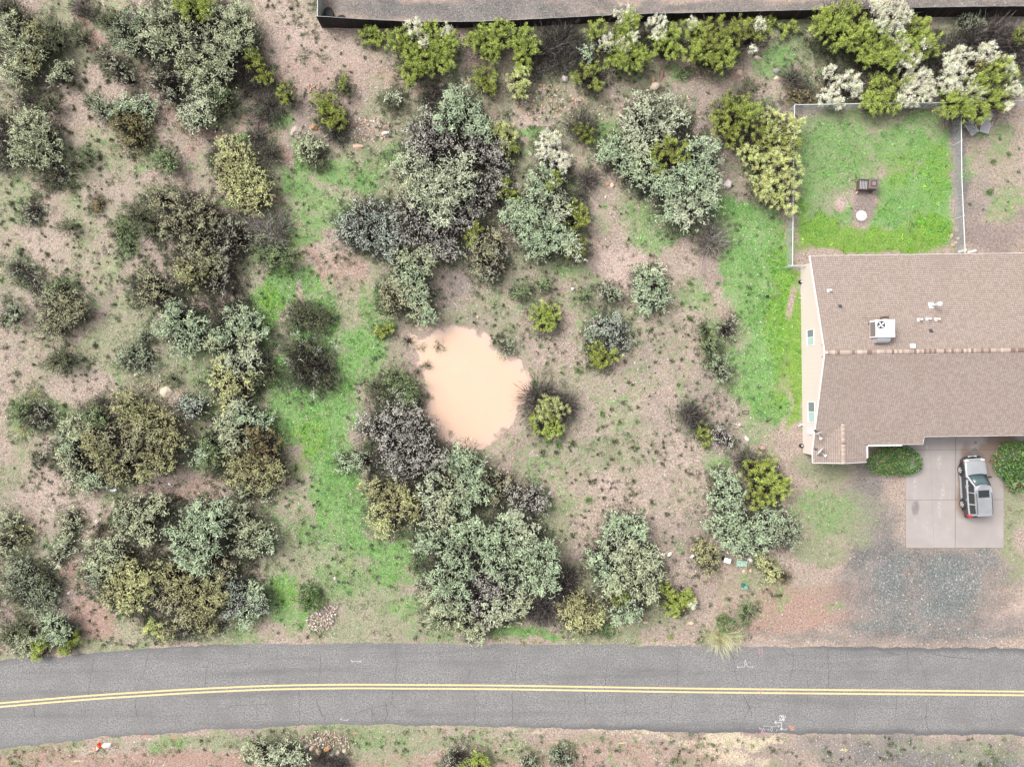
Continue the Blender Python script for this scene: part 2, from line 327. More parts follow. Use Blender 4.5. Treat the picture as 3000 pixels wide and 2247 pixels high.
K['red'] = [(950,220,180,90,.42),(1250,300,160,60,.4),(1680,290,160,50,.4),(2080,210,100,50,.5),(420,640,60,40,.3),(600,2225,500,36,.75),(1500,2225,400,28,.5),(150,520,80,60,.25),(2360,1770,190,70,1),(2300,1840,120,30,.8),(245,50,26,60,.9,-20),(290,115,50,24,.85,45),(370,170,50,22,.7,30),(430,215,40,30,.8,50),(450,260,30,40,.6),(520,350,24,60,.6,-45),(560,430,30,40,.75),(640,370,80,20,.6,10),(700,350,60,22,.6),(780,370,50,20,.7,35),(835,440,20,70,.8,-10),(790,580,24,40,.7),(860,690,30,30,.55),(920,740,40,24,.6,40),(940,780,18,60,.85,-15),(880,860,12,60,.7),(1010,800,70,60,.6),(1060,900,30,50,.6,-30),(1020,860,60,30,.5),
 (700,265,60,30,.6),(740,130,30,30,.6),(600,300,50,30,.3),(60,1690,60,70,.5),(230,1700,50,80,.75,-40),(280,1830,80,50,.85,40),(350,1545,50,60,.7),(300,1560,40,30,.6),(560,1460,90,30,.5),(600,1350,30,90,.5),(580,1440,80,40,.5),(440,1450,90,30,.45),(20,1720,40,60,.5),(60,1810,60,30,.4),
 (2350,1780,160,60,.85),(2430,1810,130,40,.8),(2250,1820,90,30,.7),(2150,1700,90,70,.5),(2130,1760,70,60,.5),(1400,2235,400,30,.75),(600,2235,420,24,.9),(1000,2240,200,20,.85),(1750,2200,300,60,.55),(2050,2210,120,60,.6),(120,2225,260,40,.8),(2100,1000,30,50,.3),
 (1100,480,60,20,.5),(1020,470,40,30,.5),(1150,240,90,40,.55),(1400,200,40,60,.4),(1290,300,20,60,.3),(2060,190,120,50,.5),(2160,240,80,30,.5),(2370,200,50,30,.4),(1950,50,300,14,.35),(2500,30,300,20,.3),(1420,300,60,60,.4),(2310,890,14,60,.6,5),(2250,690,50,40,.35),(2960,1760,60,50,.3),(1620,1320,50,30,.3),(1300,760,40,30,.2),(2700,570,20,20,.2),(1500,1260,60,30,.25),(2200,2150,80,20,.3)]
K['pale'] = [(860,150,140,120,.5),(950,250,120,100,.45),(780,60,60,60,.4),(1010,180,60,80,.5),(1350,230,30,60,.4),(1560,330,100,50,.55),(1750,230,60,40,.4),(1480,270,60,30,.4),(1690,300,50,40,.5),(1800,745,70,40,.95),(1850,790,70,60,.9),(1820,840,50,60,.8),(1880,740,60,30,.6),(1760,880,90,40,.4),(1770,1420,45,35,.85),(1700,1440,50,60,.4),(1840,1480,80,50,.45),(1700,1300,80,80,.35),(1900,1300,80,60,.3),(290,1110,50,40,.6),(230,1150,110,60,.4),(300,1220,60,50,.3),(2465,597,26,22,.9),(2360,620,40,20,.3),
 (2940,1810,90,80,.7),(2970,1770,50,60,.7),(2930,1850,30,25,.85),(2680,1800,60,30,.3),(140,650,50,160,.4),(130,720,60,120,.4),(200,1360,110,110,.45),(140,1450,120,90,.45),(1660,790,60,60,.2),(2260,800,45,60,.45),(2410,560,40,40,.2),(1230,1030,70,60,.55),(1200,1070,50,60,.5),(370,560,60,60,.25),(560,600,100,40,.2),(2520,410,60,30,.35),(2250,2150,80,20,.2),(2580,1750,30,30,.3),(1430,1880,60,10,.6),(1000,1878,300,9,.5),(2230,440,40,40,.4),(820,300,50,60,.3),(430,260,30,50,.4)]
K['gravel'] = [(2700,1750,250,90,1),(2560,1830,120,40,.7),(2780,1650,200,60,1),(2560,1640,90,80,1),(2920,1680,90,60,.7),(1200,30,260,40,1),(1450,30,260,50,1),(1700,10,160,30,.8),(2000,20,400,22,.8),(2400,10,300,26,.85),(2800,10,300,40,.8),(3100,10,300,40,.8),(1700,50,300,10,.9),(2540,1450,60,120,.8),(2520,1600,60,90,.8),(2570,1540,60,100,.8),(2600,1680,140,70,.85),(2760,1700,180,120,.9),(2700,1830,260,60,.85),(2850,1840,200,50,.7),(2500,1700,60,60,.6),(2420,1870,180,20,.55),(2200,1870,160,15,.4),
 (2700,2220,350,60,.9),(2450,2200,160,40,.7),(2900,2230,200,60,.9),(2360,330,120,30,.6),(2345,400,22,80,.4),(2805,520,22,260,.9),(2340,360,40,60,.6),(2860,560,60,80,.35),(2380,1390,40,30,.25),(1360,820,60,60,.35),(2810,400,30,60,.7),(1250,1890,90,10,.4),(1400,1890,50,16,.8)]
K['teal'] = [(2630,1700,48,80,.95),(2640,1640,40,40,.7),(2770,1660,60,60,.9),(2800,1720,70,80,.95),(2770,1790,60,40,.8),(2740,1700,50,60,.7),(2560,1835,80,22,.75),(2650,1845,80,25,.7),(2620,1790,60,40,.6),(2900,1640,40,30,.5),(2860,1870,160,14,.5),(2940,2235,60,20,.6),(2720,2230,60,20,.3)]
K['brown'] = [(2535,600,32,55,.95),(2530,640,40,30,.95),(2535,560,30,20,.9),(2900,700,120,50,.85),(2850,640,60,50,.6),(2980,660,60,60,.6),(1310,850,70,60,.7),(1320,800,60,50,.6),(1340,760,60,50,.4),(2300,1290,50,30,.4),(2440,1360,50,20,.7),(2580,1370,60,60,.5),(2680,320,120,20,.75),(2770,340,40,60,.6),(2440,670,20,20,.7),(2790,480,10,160,.6),(2100,1250,60,40,.3),(1450,960,90,70,.4),(1560,990,90,60,.4),(1500,940,80,60,.4),(1350,960,90,30,.5),(1420,1340,60,30,.5),(1120,320,120,60,.35),(2850,120,160,60,.6),(2960,220,60,100,.6),(2290,490,60,60,.3),(2110,500,30,160,.5),(1640,1700,90,90,.6),(540,1440,120,40,.35),(1240,420,60,60,.3),(650,1000,50,50,.4),(620,900,60,60,.3),(1700,1200,90,50,.3),(1950,1850,300,20,.3)]
K['straw'] = [(2130,2155,80,16,.95),(2180,2170,80,24,.95),(2220,2155,60,14,.9),(2100,2190,80,22,.6),(1950,2155,120,14,.6),(2150,2220,60,30,.7),(2230,2235,50,20,.6),(1700,2130,300,8,.5),(1200,2125,200,9,.6),(700,1885,220,7,.5),(300,1905,160,8,.4),(200,2185,120,10,.5),(950,2130,200,8,.5),(2110,1880,60,20,.7),(2350,1850,40,20,.2),(450,2165,100,8,.4),(2230,590,50,50,.25),(1980,1885,200,6,.5),(2270,800,36,60,.5),(300,2210,40,10,.4)]
def build_ground():
    def axis(a, n_out, far, step):
        inner = np.arange(-a, a + step / 2, step); out = a * np.power(far / a, np.linspace(0, 1, n_out + 1)[1:])
        return np.concatenate([-out[::-1], inner, out])
    xs = axis(47.6, 22, 3000, .14); ys = axis(36.4, 22, 3000, .14)
    X, Y = np.meshgrid(xs, ys); Z = hgt(X, Y); far = np.maximum(np.abs(X) / 47.6, np.abs(Y) / 36.4) > 1.02
    Z = np.where(far & (np.maximum(abs(X), abs(Y)) > 60), -.05, Z)
    n, m = X.shape
    idx = np.arange(n * m).reshape(n, m)
    F = np.stack([idx[:-1, :-1], idx[:-1, 1:], idx[1:, 1:], idx[1:, :-1]], -1).reshape(-1, 4)
    me = nmesh('ground', np.stack([X, Y, Z], -1).reshape(-1, 3), F, smooth=True)
    U = X * S + 1500; V = 1123.5 - Y * S
    ms = {k: blobs(U, V, L, i * 3) for i, (k, L) in enumerate(K.items())}
    wild = 1 - np.maximum.reduce([boxmask(U, V, 2300, 9e5, 290, 1890, 30), ms['pale'] * .9, ms['gravel'], ms['red'] * .5])
    ms['olive'] = np.maximum(ms['olive'] * 1.05, wild * (.14 + .6 * sstep(fbm(X, Y, 4.5, 200, 5), .40, .62)))
    ms['green'] = np.maximum(ms['green'] * 1.18, wild * (.36 * sstep(fbm(X, Y, 3.6, 220, 5), .5, .7)))
    ms['brown'] = np.maximum(ms['brown'], wild * (.55 * sstep(fbm(X, Y, 6.5, 240, 4), .48, .68)))
    bare = blobs(U, V, BARE, 90, 14)
    for k in ('vivid', 'green', 'olive'): ms[k] = ms[k] * (1 - bare)
    # yard boundaries are crisp: gravel yard beyond the black fence, grass pen
    comp = (U > 950) & (V < np.interp(U, [950, 1100, 1400, 1760, 2300, 3000], [80, 82, 81, 66, 58, 49]))
    for k in ('olive', 'pale', 'brown', 'green'): ms[k] = np.where(comp, 0, ms[k])
    def put(name, chans):
        a = me.attributes.new(name, 'FLOAT_COLOR', 'POINT'); c = np.stack([q.ravel() for q in chans], -1).astype(np.float32)
        a.data.foreach_set('color', c.ravel())
    one = np.ones(X.shape)
    put('ma', [ms['vivid'], ms['green'], ms['olive'], one]); put('mb', [ms['red'], ms['pale'], ms['gravel'], one])
    put('mc', [ms['teal'], ms['brown'], ms['straw'], one])
    wet = sstep(-np.abs(sdist(X, Y, PUD)), -1.6, -.1)
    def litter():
        # leaf litter with painted crown shade on the ground under every shrub
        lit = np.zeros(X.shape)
        for (cu, cv, r, s) in LITTER_SHADE:
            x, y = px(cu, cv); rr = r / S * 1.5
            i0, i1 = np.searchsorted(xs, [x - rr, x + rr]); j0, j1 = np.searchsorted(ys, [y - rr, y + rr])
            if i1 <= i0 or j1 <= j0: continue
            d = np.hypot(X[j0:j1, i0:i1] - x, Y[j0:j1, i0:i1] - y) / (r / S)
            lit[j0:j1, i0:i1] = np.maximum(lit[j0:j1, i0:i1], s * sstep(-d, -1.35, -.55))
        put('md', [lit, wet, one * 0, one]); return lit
    mt = mat('ground_soil', rough=.95, spec=.1); t = NT(mt); P = t.geo()
    def sep(nm):
        o = t.n('ShaderNodeSeparateColor'); t.l(t.attr(nm), o.inputs[0]); return o.outputs
    a, b, c3, d3 = sep('ma'), sep('mb'), sep('mc'), sep('md')
    n1 = t.noise(1.3, P, 5, .72); n2 = t.noise(5.5, P, 4, .75); n3 = t.noise(16, P, 3, .8); n4 = t.noise(.45, P, 4, .6)
    na = t.math('ADD', t.math('ADD', t.math('MULTIPLY', n1, .38), t.math('MULTIPLY', n2, .38)), t.math('MULTIPLY', n3, .24))
    def edge(mk, k=1.0, w=.11):   # patch edge broken by noise
        v = t.math('ADD', mk, t.math('MULTIPLY', t.math('SUBTRACT', na, .5), 3.7 * k))
        return t.math('MULTIPLY', t.mr(v, .5 - w * 2.4, .5 + w * 2.4), t.mr(mk, .02, .22))
    n5 = t.noise(8.5, P, 2, .6)
    fine = t.mr(t.math('ADD', t.math('MULTIPLY', n3, .4), t.math('MULTIPLY', n5, .6)), .40, .60)
    col = t.mix(t.mr(n2, .36, .64), (.245, .185, .15), (.52, .42, .35))
    col = t.mix(t.mr(n4, .42, .68, 0, .55), col, (.36, .285, .255))
    def var(lo, hi, f=None): return t.mix(f or t.mr(n2, .32, .68), lo, hi)
    col = t.mix(edge(b[1], .8), col, var((.38, .285, .25), (.54, .425, .375)))
    col = t.mix(edge(c3[1], .8), col, var((.20, .16, .145), (.33, .265, .245)))
    col = t.mix(edge(b[0], .9), col, var((.28, .175, .14), (.44, .30, .25)))
    col = t.mix(edge(c3[2], .9), col, var((.45, .37, .26), (.66, .57, .43)))
    # pebble speckle
    v1 = t.n('ShaderNodeTexVoronoi'); v1.inputs['Scale'].default_value = 8; t.l(P, v1.inputs[0])
    sx = t.n('ShaderNodeSeparateColor'); t.l(v1.outputs['Color'], sx.inputs[0])
    sp = t.math('MULTIPLY', t.mr(v1.outputs['Distance'], .36, .28), t.mr(sx.outputs[0], .66, .70))
    sp = t.math('MULTIPLY', sp, t.mr(n4, .42, .58))
    col = t.mix(t.math('MULTIPLY', sp, .85), col, t.mix(sx.outputs[1], (.78, .70, .64), (.55, .36, .26)))
    dk = t.math('MULTIPLY', t.mr(v1.outputs['Distance'], .5, .34), t.mr(sx.outputs[2], .80, .84))
    col = t.mix(t.math('MULTIPLY', dk, .6), col, (.13, .10, .09))
    v2 = t.n('ShaderNodeTexVoronoi'); v2.inputs['Scale'].default_value = 17; t.l(P, v2.inputs[0])
    sy = t.n('ShaderNodeSeparateColor'); t.l(v2.outputs['Color'], sy.inputs[0])
    gr = t.mix(sy.outputs[0], (.05, .05, .05), (.25, .24, .235)); gr = t.mix(t.mr(sy.outputs[1], .92, .95), gr, (.5, .48, .46))
    gr = t.mix(.5, gr, t.mix(t.mr(n4, .4, .6), (.13, .125, .125), (.26, .23, .22)))
    col = t.mix(edge(b[2], .75, .2), col, gr)
    tl = t.mix(sy.outputs[0], (.05, .08, .08), (.20, .25, .25)); tl = t.mix(t.mr(sy.outputs[1], .93, .96), tl, (.45, .47, .46))
    col = t.mix(t.math('MULTIPLY', edge(c3[0], 1.1, .2), .6), col, tl)
    # litter, its dark tone also painting the shade under crowns
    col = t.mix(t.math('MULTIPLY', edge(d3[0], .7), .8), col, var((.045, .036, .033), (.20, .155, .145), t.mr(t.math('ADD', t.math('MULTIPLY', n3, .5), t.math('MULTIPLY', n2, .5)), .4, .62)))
    # vegetation film
    col = t.mix(t.math('MULTIPLY', edge(a[2], 1.0), .85), col, t.mix(n1, t.mix(fine, (.12, .135, .07), (.36, .37, .22)), t.mix(fine, (.14, .18, .09), (.40, .45, .28))))
    col = t.mix(t.math('MULTIPLY', edge(a[1], .9), .9), col, t.mix(t.mr(n4, .38, .62), t.mix(fine, (.045, .16, .03), (.20, .43, .09)), t.mix(fine, (.07, .20, .05), (.28, .46, .14))))
    col = t.mix(t.math('MULTIPLY', edge(a[0], .7), .92), col, t.mix(t.mr(n1, .38, .62), t.mix(fine, (.045, .15, .01), (.17, .38, .025)), t.mix(fine, (.09, .21, .02), (.28, .44, .06))))
    col = t.mix(t.math('MULTIPLY', d3[1], .45), col, t.mix(fine, (.27, .2, .17), (.4, .31, .27)))
    col = t.mix(t.mr(n5, .55, .66, 0, .65), col, t.mix(.72, col, (.03, .03, .022)))
    n6 = t.noise(5.8, t.math('ADD', 0, 0) if False else P, 3, .9, .4)
    col = t.mix(t.mr(n6, .54, .64, 0, .45), col, t.mix(.45, col, (.60, .54, .47)))
    col = t.mix(t.mr(n6, .46, .36, 0, .45), col, t.mix(.6, col, (.07, .065, .05)))
    col = t.mix(t.mr(n3, .54, .66, 0, .5), col, t.mix(.5, col, (.72, .66, .58)))
    t.base(col)
    t.bump(t.math('ADD', t.math('MULTIPLY', n3, .5), n2), .8, .09)
    me.materials.append(mt); o = link(bpy.data.objects.new('ground', me)); tag(o, kind='structure')
    return ms, litter, xs, ys

def strip(name, us, vt, vb, z, mt, rows=1, parent=None, attr=None):
    V = []; k = rows + 1; E = []
    for u, a, b in zip(us, vt, vb):
        for r in range(k):
            f = r / rows; x, y = px(u, a * (1 - f) + b * f); V.append((x, y, z))
            e = max(1 - min(f, 1 - f) * rows / 2.2, 0); E.append(e * (attr(u, f) if attr else 1))
    F = np.array([[i * k + r, i * k + r + 1, (i + 1) * k + r + 1, (i + 1) * k + r] for i in range(len(us) - 1) for r in range(rows)])
    me = nmesh(name, V, F)
    if attr:
        at = me.attributes.new('edge', 'FLOAT', 'POINT'); at.data.foreach_set('value', np.array(E, np.float32))
    me.materials.append(mt); return link(bpy.data.objects.new(name, me), parent)

def build_road():
    us = np.concatenate([np.arange(-2900, -200, 60), np.arange(-200, 3200, 5.0), np.arange(3200, 5900, 60)])
    jag = lambda o: (fbm(us, us * 0 + o, 60, o) - .5) * 14 + (fbm(us, us * 0 + o, 14, o + 2) - .5) * 7
    vt = road_top(us) + jag(3) + 8 * np.exp(-((us - 1395) / 35) ** 2); vb = road_bot(us) + jag(7)
    def ea(u, f):
        if f < .5: return .15 + 1.3 * float(sstep(u, 2280, 2500)) + (.5 if u < 700 else 0)
        return .5 + 1.0 * float(sstep(u, 1100, 2350))
    road = strip('road', us, vt, vb, .012, M['asphalt'], 28, None, ea); tag(road, kind='structure')
    ul = np.arange(-1500, 5000, 14.0); c = road_mid(ul)
    for s in (-1, 1):
        strip('centre_line', ul, c + s * 5.4 - 2.4 , c + s * 5.4 + 2.4 , .017, M['yline'], 1, road)
    # cracks
    def crackline(P, wd):
        b = MB(); pts = []
        for (u0, v0), (u1, v1) in zip(P[:-1], P[1:]):
            n = max(2, int(math.hypot(u1 - u0, v1 - v0) / 5))
            for i in range(n): f = i / n; pts.append((u0 + (u1 - u0) * f + random.uniform(-1.6, 1.6), v0 + (v1 - v0) * f + random.uniform(-1.6, 1.6)))
        pts.append(P[-1]); V = []
        for i, p in enumerate(pts):
            q = pts[min(i + 1, len(pts) - 1)]; r = pts[max(i - 1, 0)]; d = Vector((q[0] - r[0], q[1] - r[1])).normalized()
            k = wd * random.uniform(.4, 1.2) * (.35 if i in (0, len(pts) - 1) else 1)
            for s in (-1, 1): x, y = px(p[0] - d.y * k * s, p[1] + d.x * k * s); V.append((x, y, .0165))
        return V, [[2 * i, 2 * i + 1, 2 * i + 3, 2 * i + 2] for i in range(len(pts) - 1)]
    cr = [[(277,1925),(268,1975),(258,2035)],[(435,1915),(425,1960),(405,2010),(400,2025)],[(400,2040),(398,2070),(405,2110)],[(570,1925),(600,1932),(640,1945),(700,1940),(740,1935)],[(608,1945),(602,1985),(600,2020)],[(733,1898),(732,1935)],[(640,1940),(635,1975)],[(811,1898),(816,1950),(814,2005)],[(935,1900),(940,1945),(932,2003)],[(600,2030),(612,2060),(598,2090)],[(635,2080),(690,2066),(750,2062),(800,2063)],[(750,2060),(755,2110)],[(875,2020),(877,2060),(876,2112)],[(920,2030),(935,2075),(955,2115)],[(98,2070),(102,2100)],[(245,2060),(250,2090)],
     [(1156,1895),(1163,1940),(1158,1995)],[(1152,2020),(1146,2060),(1162,2075)],[(1146,2060),(1100,2070),(1050,2085)],[(1075,2065),(1095,2090),(1100,2115)],[(1130,2055),(1135,2095),(1125,2115)],[(1090,2060),(1092,2110)],[(1289,1900),(1289,1945)],[(1378,1958),(1372,1990)],[(1385,2020),(1395,2060),(1390,2110)],[(1501,2022),(1502,2070),(1500,2122)],[(1513,1940),(1510,1995)],[(1713,2026),(1716,2090)],[(1828,2030),(1833,2095)],[(1779,1940),(1772,2010)],[(1988,1895),(1986,1950),(1982,2012)],[(1970,2040),(1965,2100)],[(1190,2085),(1215,2078)],
     [(2145,1900),(2150,1940),(2160,1995)],[(2310,1898),(2325,1915),(2322,1960),(2312,1995)],[(2425,1900),(2427,1960),(2428,2015)],[(2360,1970),(2369,2015)],[(2366,2035),(2366,2075)],[(2180,2040),(2195,2070),(2205,2100)],[(2195,2072),(2180,2105)],[(2178,2055),(2230,2060)],[(2195,2072),(2245,2068)],[(2500,2060),(2505,2100),(2500,2130)],[(2626,2020),(2626,2060),(2622,2100)],[(2658,1903),(2660,1950),(2665,1980)],[(2690,1925),(2708,1965),(2715,2018)],[(2716,2060),(2712,2100),(2720,2140)],[(2870,1960),(2872,2010)],[(2890,2050),(2905,2085),(2906,2130)],[(2315,1920),(2290,1898)],[(2340,2090),(2380,2110),(2395,2140)],[(2640,1920),(2600,1910)],[(2730,1915),(2790,1925),(2850,1930)]]
    for P in cr:
        V, F = crackline(P, random.uniform(.45, .95)); obj('crack', V, F, M['crack'], road)
    # paint marks: strokes in photo pixels lying on the asphalt
    def strokes(name, SS, wd, mt, z=.0185):
        b = MB()
        for P in SS:
            for (u0, v0), (u1, v1) in zip(P[:-1], P[1:]):
                d = Vector((u1 - u0, v1 - v0)); d = d.normalized() if d.length else Vector((1, 0)); k = wd / 2
                V = [(*px(u + sx_ * d.x * k - d.y * k * s, v + sx_ * d.y * k + d.x * k * s), z) for (u, v, sx_, s) in ((u0, v0, -1, -1), (u0, v0, -1, 1), (u1, v1, 1, 1), (u1, v1, 1, -1))]
                z += .00012
                b.add(V, [[3, 2, 1, 0]])
        o = b.build(name, mt, road); return o
    A = lambda L: [[(2140 + x / 22.12, 1910 + y / 22.12) for x, y in P] for P in L]
    o = strokes('survey_mark', A([[(880,760),(960,490),(1050,790)],[(880,760),(1050,785)],[(890,840),(925,880),(880,945),(440,950)],[(500,880),(430,950),(480,1020)],[(1030,840),(1070,910),(1140,945),(1420,945)],[(1470,860),(1410,1010)],[(1270,700),(1285,700)]]), 1.2, M['wpaint']); o['label'] = 'white letter A with arrows to both sides'
    B = lambda L: [[(2150 + x / 8.85, 2050 + y / 8.85) for x, y in P] for P in L]
    strokes('survey_mark', B([[(1165,440),(1215,385),(1240,445)],[(1240,445),(1240,395)],[(1265,395),(1250,430),(1275,450),(1295,425),(1285,395),(1265,395)],[(1305,450),(1330,445),(1325,395)],
      [(1170,520),(1215,525),(1215,495),(1185,480),(1205,470)],[(1235,530),(1260,475)],[(1300,535),(1275,530),(1270,505),(1300,500),(1275,500),(1275,475),(1305,480),(1300,535)],
      [(1235,770),(1235,575),(1050,575)],[(1100,540),(1050,575),(1100,610)],[(1205,720),(1235,770),(1270,725)]]), 1.7, M['wpaint'])
    strokes('survey_mark', B([[(780,645),(765,690)],[(770,668),(960,672),(990,690),(1010,680),(1180,665)],[(1140,640),(1185,668),(1140,700)],[(985,690),(945,760),(975,810),(1005,750),(985,700)],
      [(650,700),(680,755),(710,730),(740,760),(770,725),(790,770),(810,760),(800,790)],[(850,745),(880,765),(905,740),(910,800)],[(1110,800),(1105,765),(1140,765)],[(1165,770),(1190,765)],[(1210,735),(1215,775)],[(1265,775),(1290,755),(1315,780),(1330,740),(1345,775)],[(1350,720),(1365,770)],[(1345,745),(1390,742)]]), 0.9, M['wpaint'])
    strokes('survey_mark', [[(1028,1931),(1030,1936),(1057,1938)],[(1030,1935),(1034,1939)],[(1057,1933),(1058,1939),(1053,1936)]], 1.1, M['wpaint'])
    strokes('survey_mark', [[(998,2106),(1006,2108),(1018,2110),(1020,2105)],[(1000,2103),(997,2106)]], 1.2, M['wpaint'])
    strokes('pink_mark', [[(2223,1900),(2225,1914)],[(2232,1901),(2234,1917)]], 4, M['ppaint'])
    strokes('pink_mark', [[(2228,2011),(2229,2016)],[(2229,2027),(2228,2034)],[(2220,2023),(2238,2024)]], 2.5, M['ppaint'], .0195)
    strokes('pink_mark', [[(2233,2140),(2236,2145)],[(2232,2145),(2238,2150)]], 6, M['ppaint'])
    strokes('orange_mark', [[(2312,2125),(2320,2135)],[(2318,2137),(2324,2128)],[(2315,2130),(2324,2136)]], 5, M['opaint'])
    return road

def build_driveway():
    # two concrete sheets with a step edge; joints as grooves
    def pad(P, z, name='driveway'):
        P = [(*px(u, v), z) for u, v in P]
        xs = [p[0] for p in P]; ys = [p[1] for p in P]
        gx = np.arange(min(xs), max(xs), .12); gy = np.arange(min(ys), max(ys), .12)
        gx = np.append(gx, max(xs)); gy = np.append(gy, max(ys)); X, Y = np.meshgrid(gx, gy)
        n, m = X.shape; idx = np.arange(n * m).reshape(n, m)
        F = np.stack([idx[:-1, :-1], idx[:-1, 1:], idx[1:, 1:], idx[1:, :-1]], -1).reshape(-1, 4)
        cx = X.ravel()[F].mean(1); cy = Y.ravel()[F].mean(1)
        F = F[sdist(cx, cy, [(p[0], p[1]) for p in P]) > -.001]
        me = nmesh(name, np.stack([X.ravel(), Y.ravel(), np.full(n * m, z)], -1), F)
        U = X.ravel() * S + 1500; V = 1123.5 - Y.ravel() * S
        st = blobs(U, V, [(2826,1400,24,110,1),(2822,1460,34,60,.9),(2900,1330,60,40,1),(2960,1310,80,24,1),(2930,1290,60,20,.9),(2700,1475,30,12,.3),(2740,1500,60,30,.2),(2860,1560,80,40,.25),(2690,1590,60,20,.35),(2890,1380,40,40,.6)], 60, 18)
        oil = blobs(U, V, [(2853,1325,12,18,1),(2842,1330,22,14,.75),(2860,1340,30,20,.9),(2855,1295,6,6,.8),(2682,1487,14,26,.7),(2700,1580,30,14,.3),(2780,1395,6,6,.3),(2840,1345,20,10,.9)], 61, 6)
        li = blobs(U, V, [(2680,1416,7,16,1),(2752,1350,8,26,.9),(2760,1440,8,40,.7),(2680,1470,8,50,.7),(2680,1510,6,40,.6),(2715,1320,4,26,1),(2705,1290,3,10,1),(2700,1440,8,14,.5),(2783,1450,4,20,.8),(2710,1540,16,24,.5),(2750,1490,6,40,.8),(2775,1545,10,14,.5),(2800,1600,30,8,.2),(2740,1545,12,20,.5)], 62, 5)
        for nm, vv in (('stain', st), ('oil', oil), ('lime', li)):
            a = me.attributes.new(nm, 'FLOAT', 'POINT'); a.data.foreach_set('value', vv.astype(np.float32))
        me.materials.append(M['concrete']); return link(bpy.data.objects.new(name, me))
    dw = pad([(2652, 1604), (2938, 1604), (2938, 1400), (2938, 1386), (3300, 1386), (3300, 1235), (2548, 1235), (2548, 1316), (2654, 1316)], .06)
    tag(dw, kind='structure')
    e = MB()
    def seg(u0, v0, u1, v1, w=.012, z=.063, b=e):
        a = Vector(px(u0, v0)); c = Vector(px(u1, v1)); d = (c - a).normalized(); n = Vector((-d.y, d.x)) * w
        b.add([(*(a + n), z), (*(a - n), z), (*(c - n), z), (*(c + n), z)], [[0, 1, 2, 3]])
    j = MB(); seg(2798, 1282, 2797, 1604, .016, .0635, j); seg(2653, 1317.5, 2990, 1317, .011, .0645, j); seg(2653, 1464, 2936, 1463, .014, .0625, j)
    seg(2725, 1330, 2735, 1604, .004, .062, j); seg(2652, 1290, 2656, 1316, .012, .0655, j)
    j.build('expansion_joint', M['crack'], dw)
    k = MB()
    for a, b_ in (((2652, 1604), (2938, 1604)), ((2938, 1604), (2938, 1386)), ((2652, 1604), (2654, 1316))):
        (x0, y0), (x1, y1) = px(*a), px(*b_); k.add([(x0, y0, .06), (x1, y1, .06), (x1, y1, -.1), (x0, y0, -.1)], [[0, 1, 2, 3]])
    k.build('slab_edge', M['concrete'], dw)
    return dw
def build_puddle():
    c = PUD.mean(0); xs = np.arange(PUD[:, 0].min() - 1.6, PUD[:, 0].max() + 1.6, .13); ys = np.arange(PUD[:, 1].min() - 1.6, PUD[:, 1].max() + 1.6, .13)
    X, Y = np.meshgrid(xs, ys); Z = hgt(X, Y); dep = WATER_Z - Z; n, m = X.shape
    idx = np.arange(n * m).reshape(n, m); F = np.stack([idx[:-1, :-1], idx[:-1, 1:], idx[1:, 1:], idx[1:, :-1]], -1).reshape(-1, 4)
    ok = dep.ravel()[F].max(1) > -.012; sd_ = sdist(X, Y, PUD).ravel(); ok &= sd_[F].max(1) > -1.1
    F = F[ok]; me = nmesh('puddle', np.stack([X, Y, np.full(X.shape, WATER_Z)], -1).reshape(-1, 3), F)
    a = me.attributes.new('depth', 'FLOAT', 'POINT'); a.data.foreach_set('value', np.clip(dep.ravel() / .2, 0, 1).astype(np.float32))
    me.materials.append(M['water']); tag(link(bpy.data.objects.new('puddle_water', me)), kind='structure')
# ------------------------------------------------------------------ vegetation
def nrm(v): return v / np.maximum(np.linalg.norm(v, axis=1, keepdims=True), 1e-9)
UP = np.array([0, 0, 1.0])
def quads_to(acc, A, B, Cc, D, col):
    acc.append((np.stack([A, B, Cc, D], 1).reshape(-1, 3), np.repeat(col, 4, axis=0)))
def chain(acc, P, D, K, L, Wd, col, wig=.45, tip=None, flat=.75):
    n = len(P); Ls = L * rng.uniform(.7, 1.3, (n, 1)); Ws = Wd * rng.uniform(.7, 1.3, (n, 1))
    for k in range(K):
        D = nrm(D + rng.normal(0, wig, (n, 3)) * [1, 1, .6])
        s = nrm(np.cross(D, UP * flat + rng.normal(0, .45, (n, 3))))
        w_ = Ws * (1 - .35 * k / K); E = P + D * Ls; mid = P + D * Ls * .5
        c = col * rng.uniform(.82, 1.18, (n, 1))
        if tip is not None: f = (k / max(K - 1, 1)) ** 1.5; c = c * (1 - f) + tip * f
        quads_to(acc, P - D * Ls * .15, mid + s * w_ * .5, E + D * Ls * .1, mid - s * w_ * .5, c)
        P = E
def cols(base, n, var=.14, hue=.06):
    b = np.array(base); c = b[rng.integers(0, len(b), n)]
    return np.clip(c * np.exp(rng.normal(0, var, (n, 1))) * np.exp(rng.normal(0, hue, (n, 3))), 0, .9)
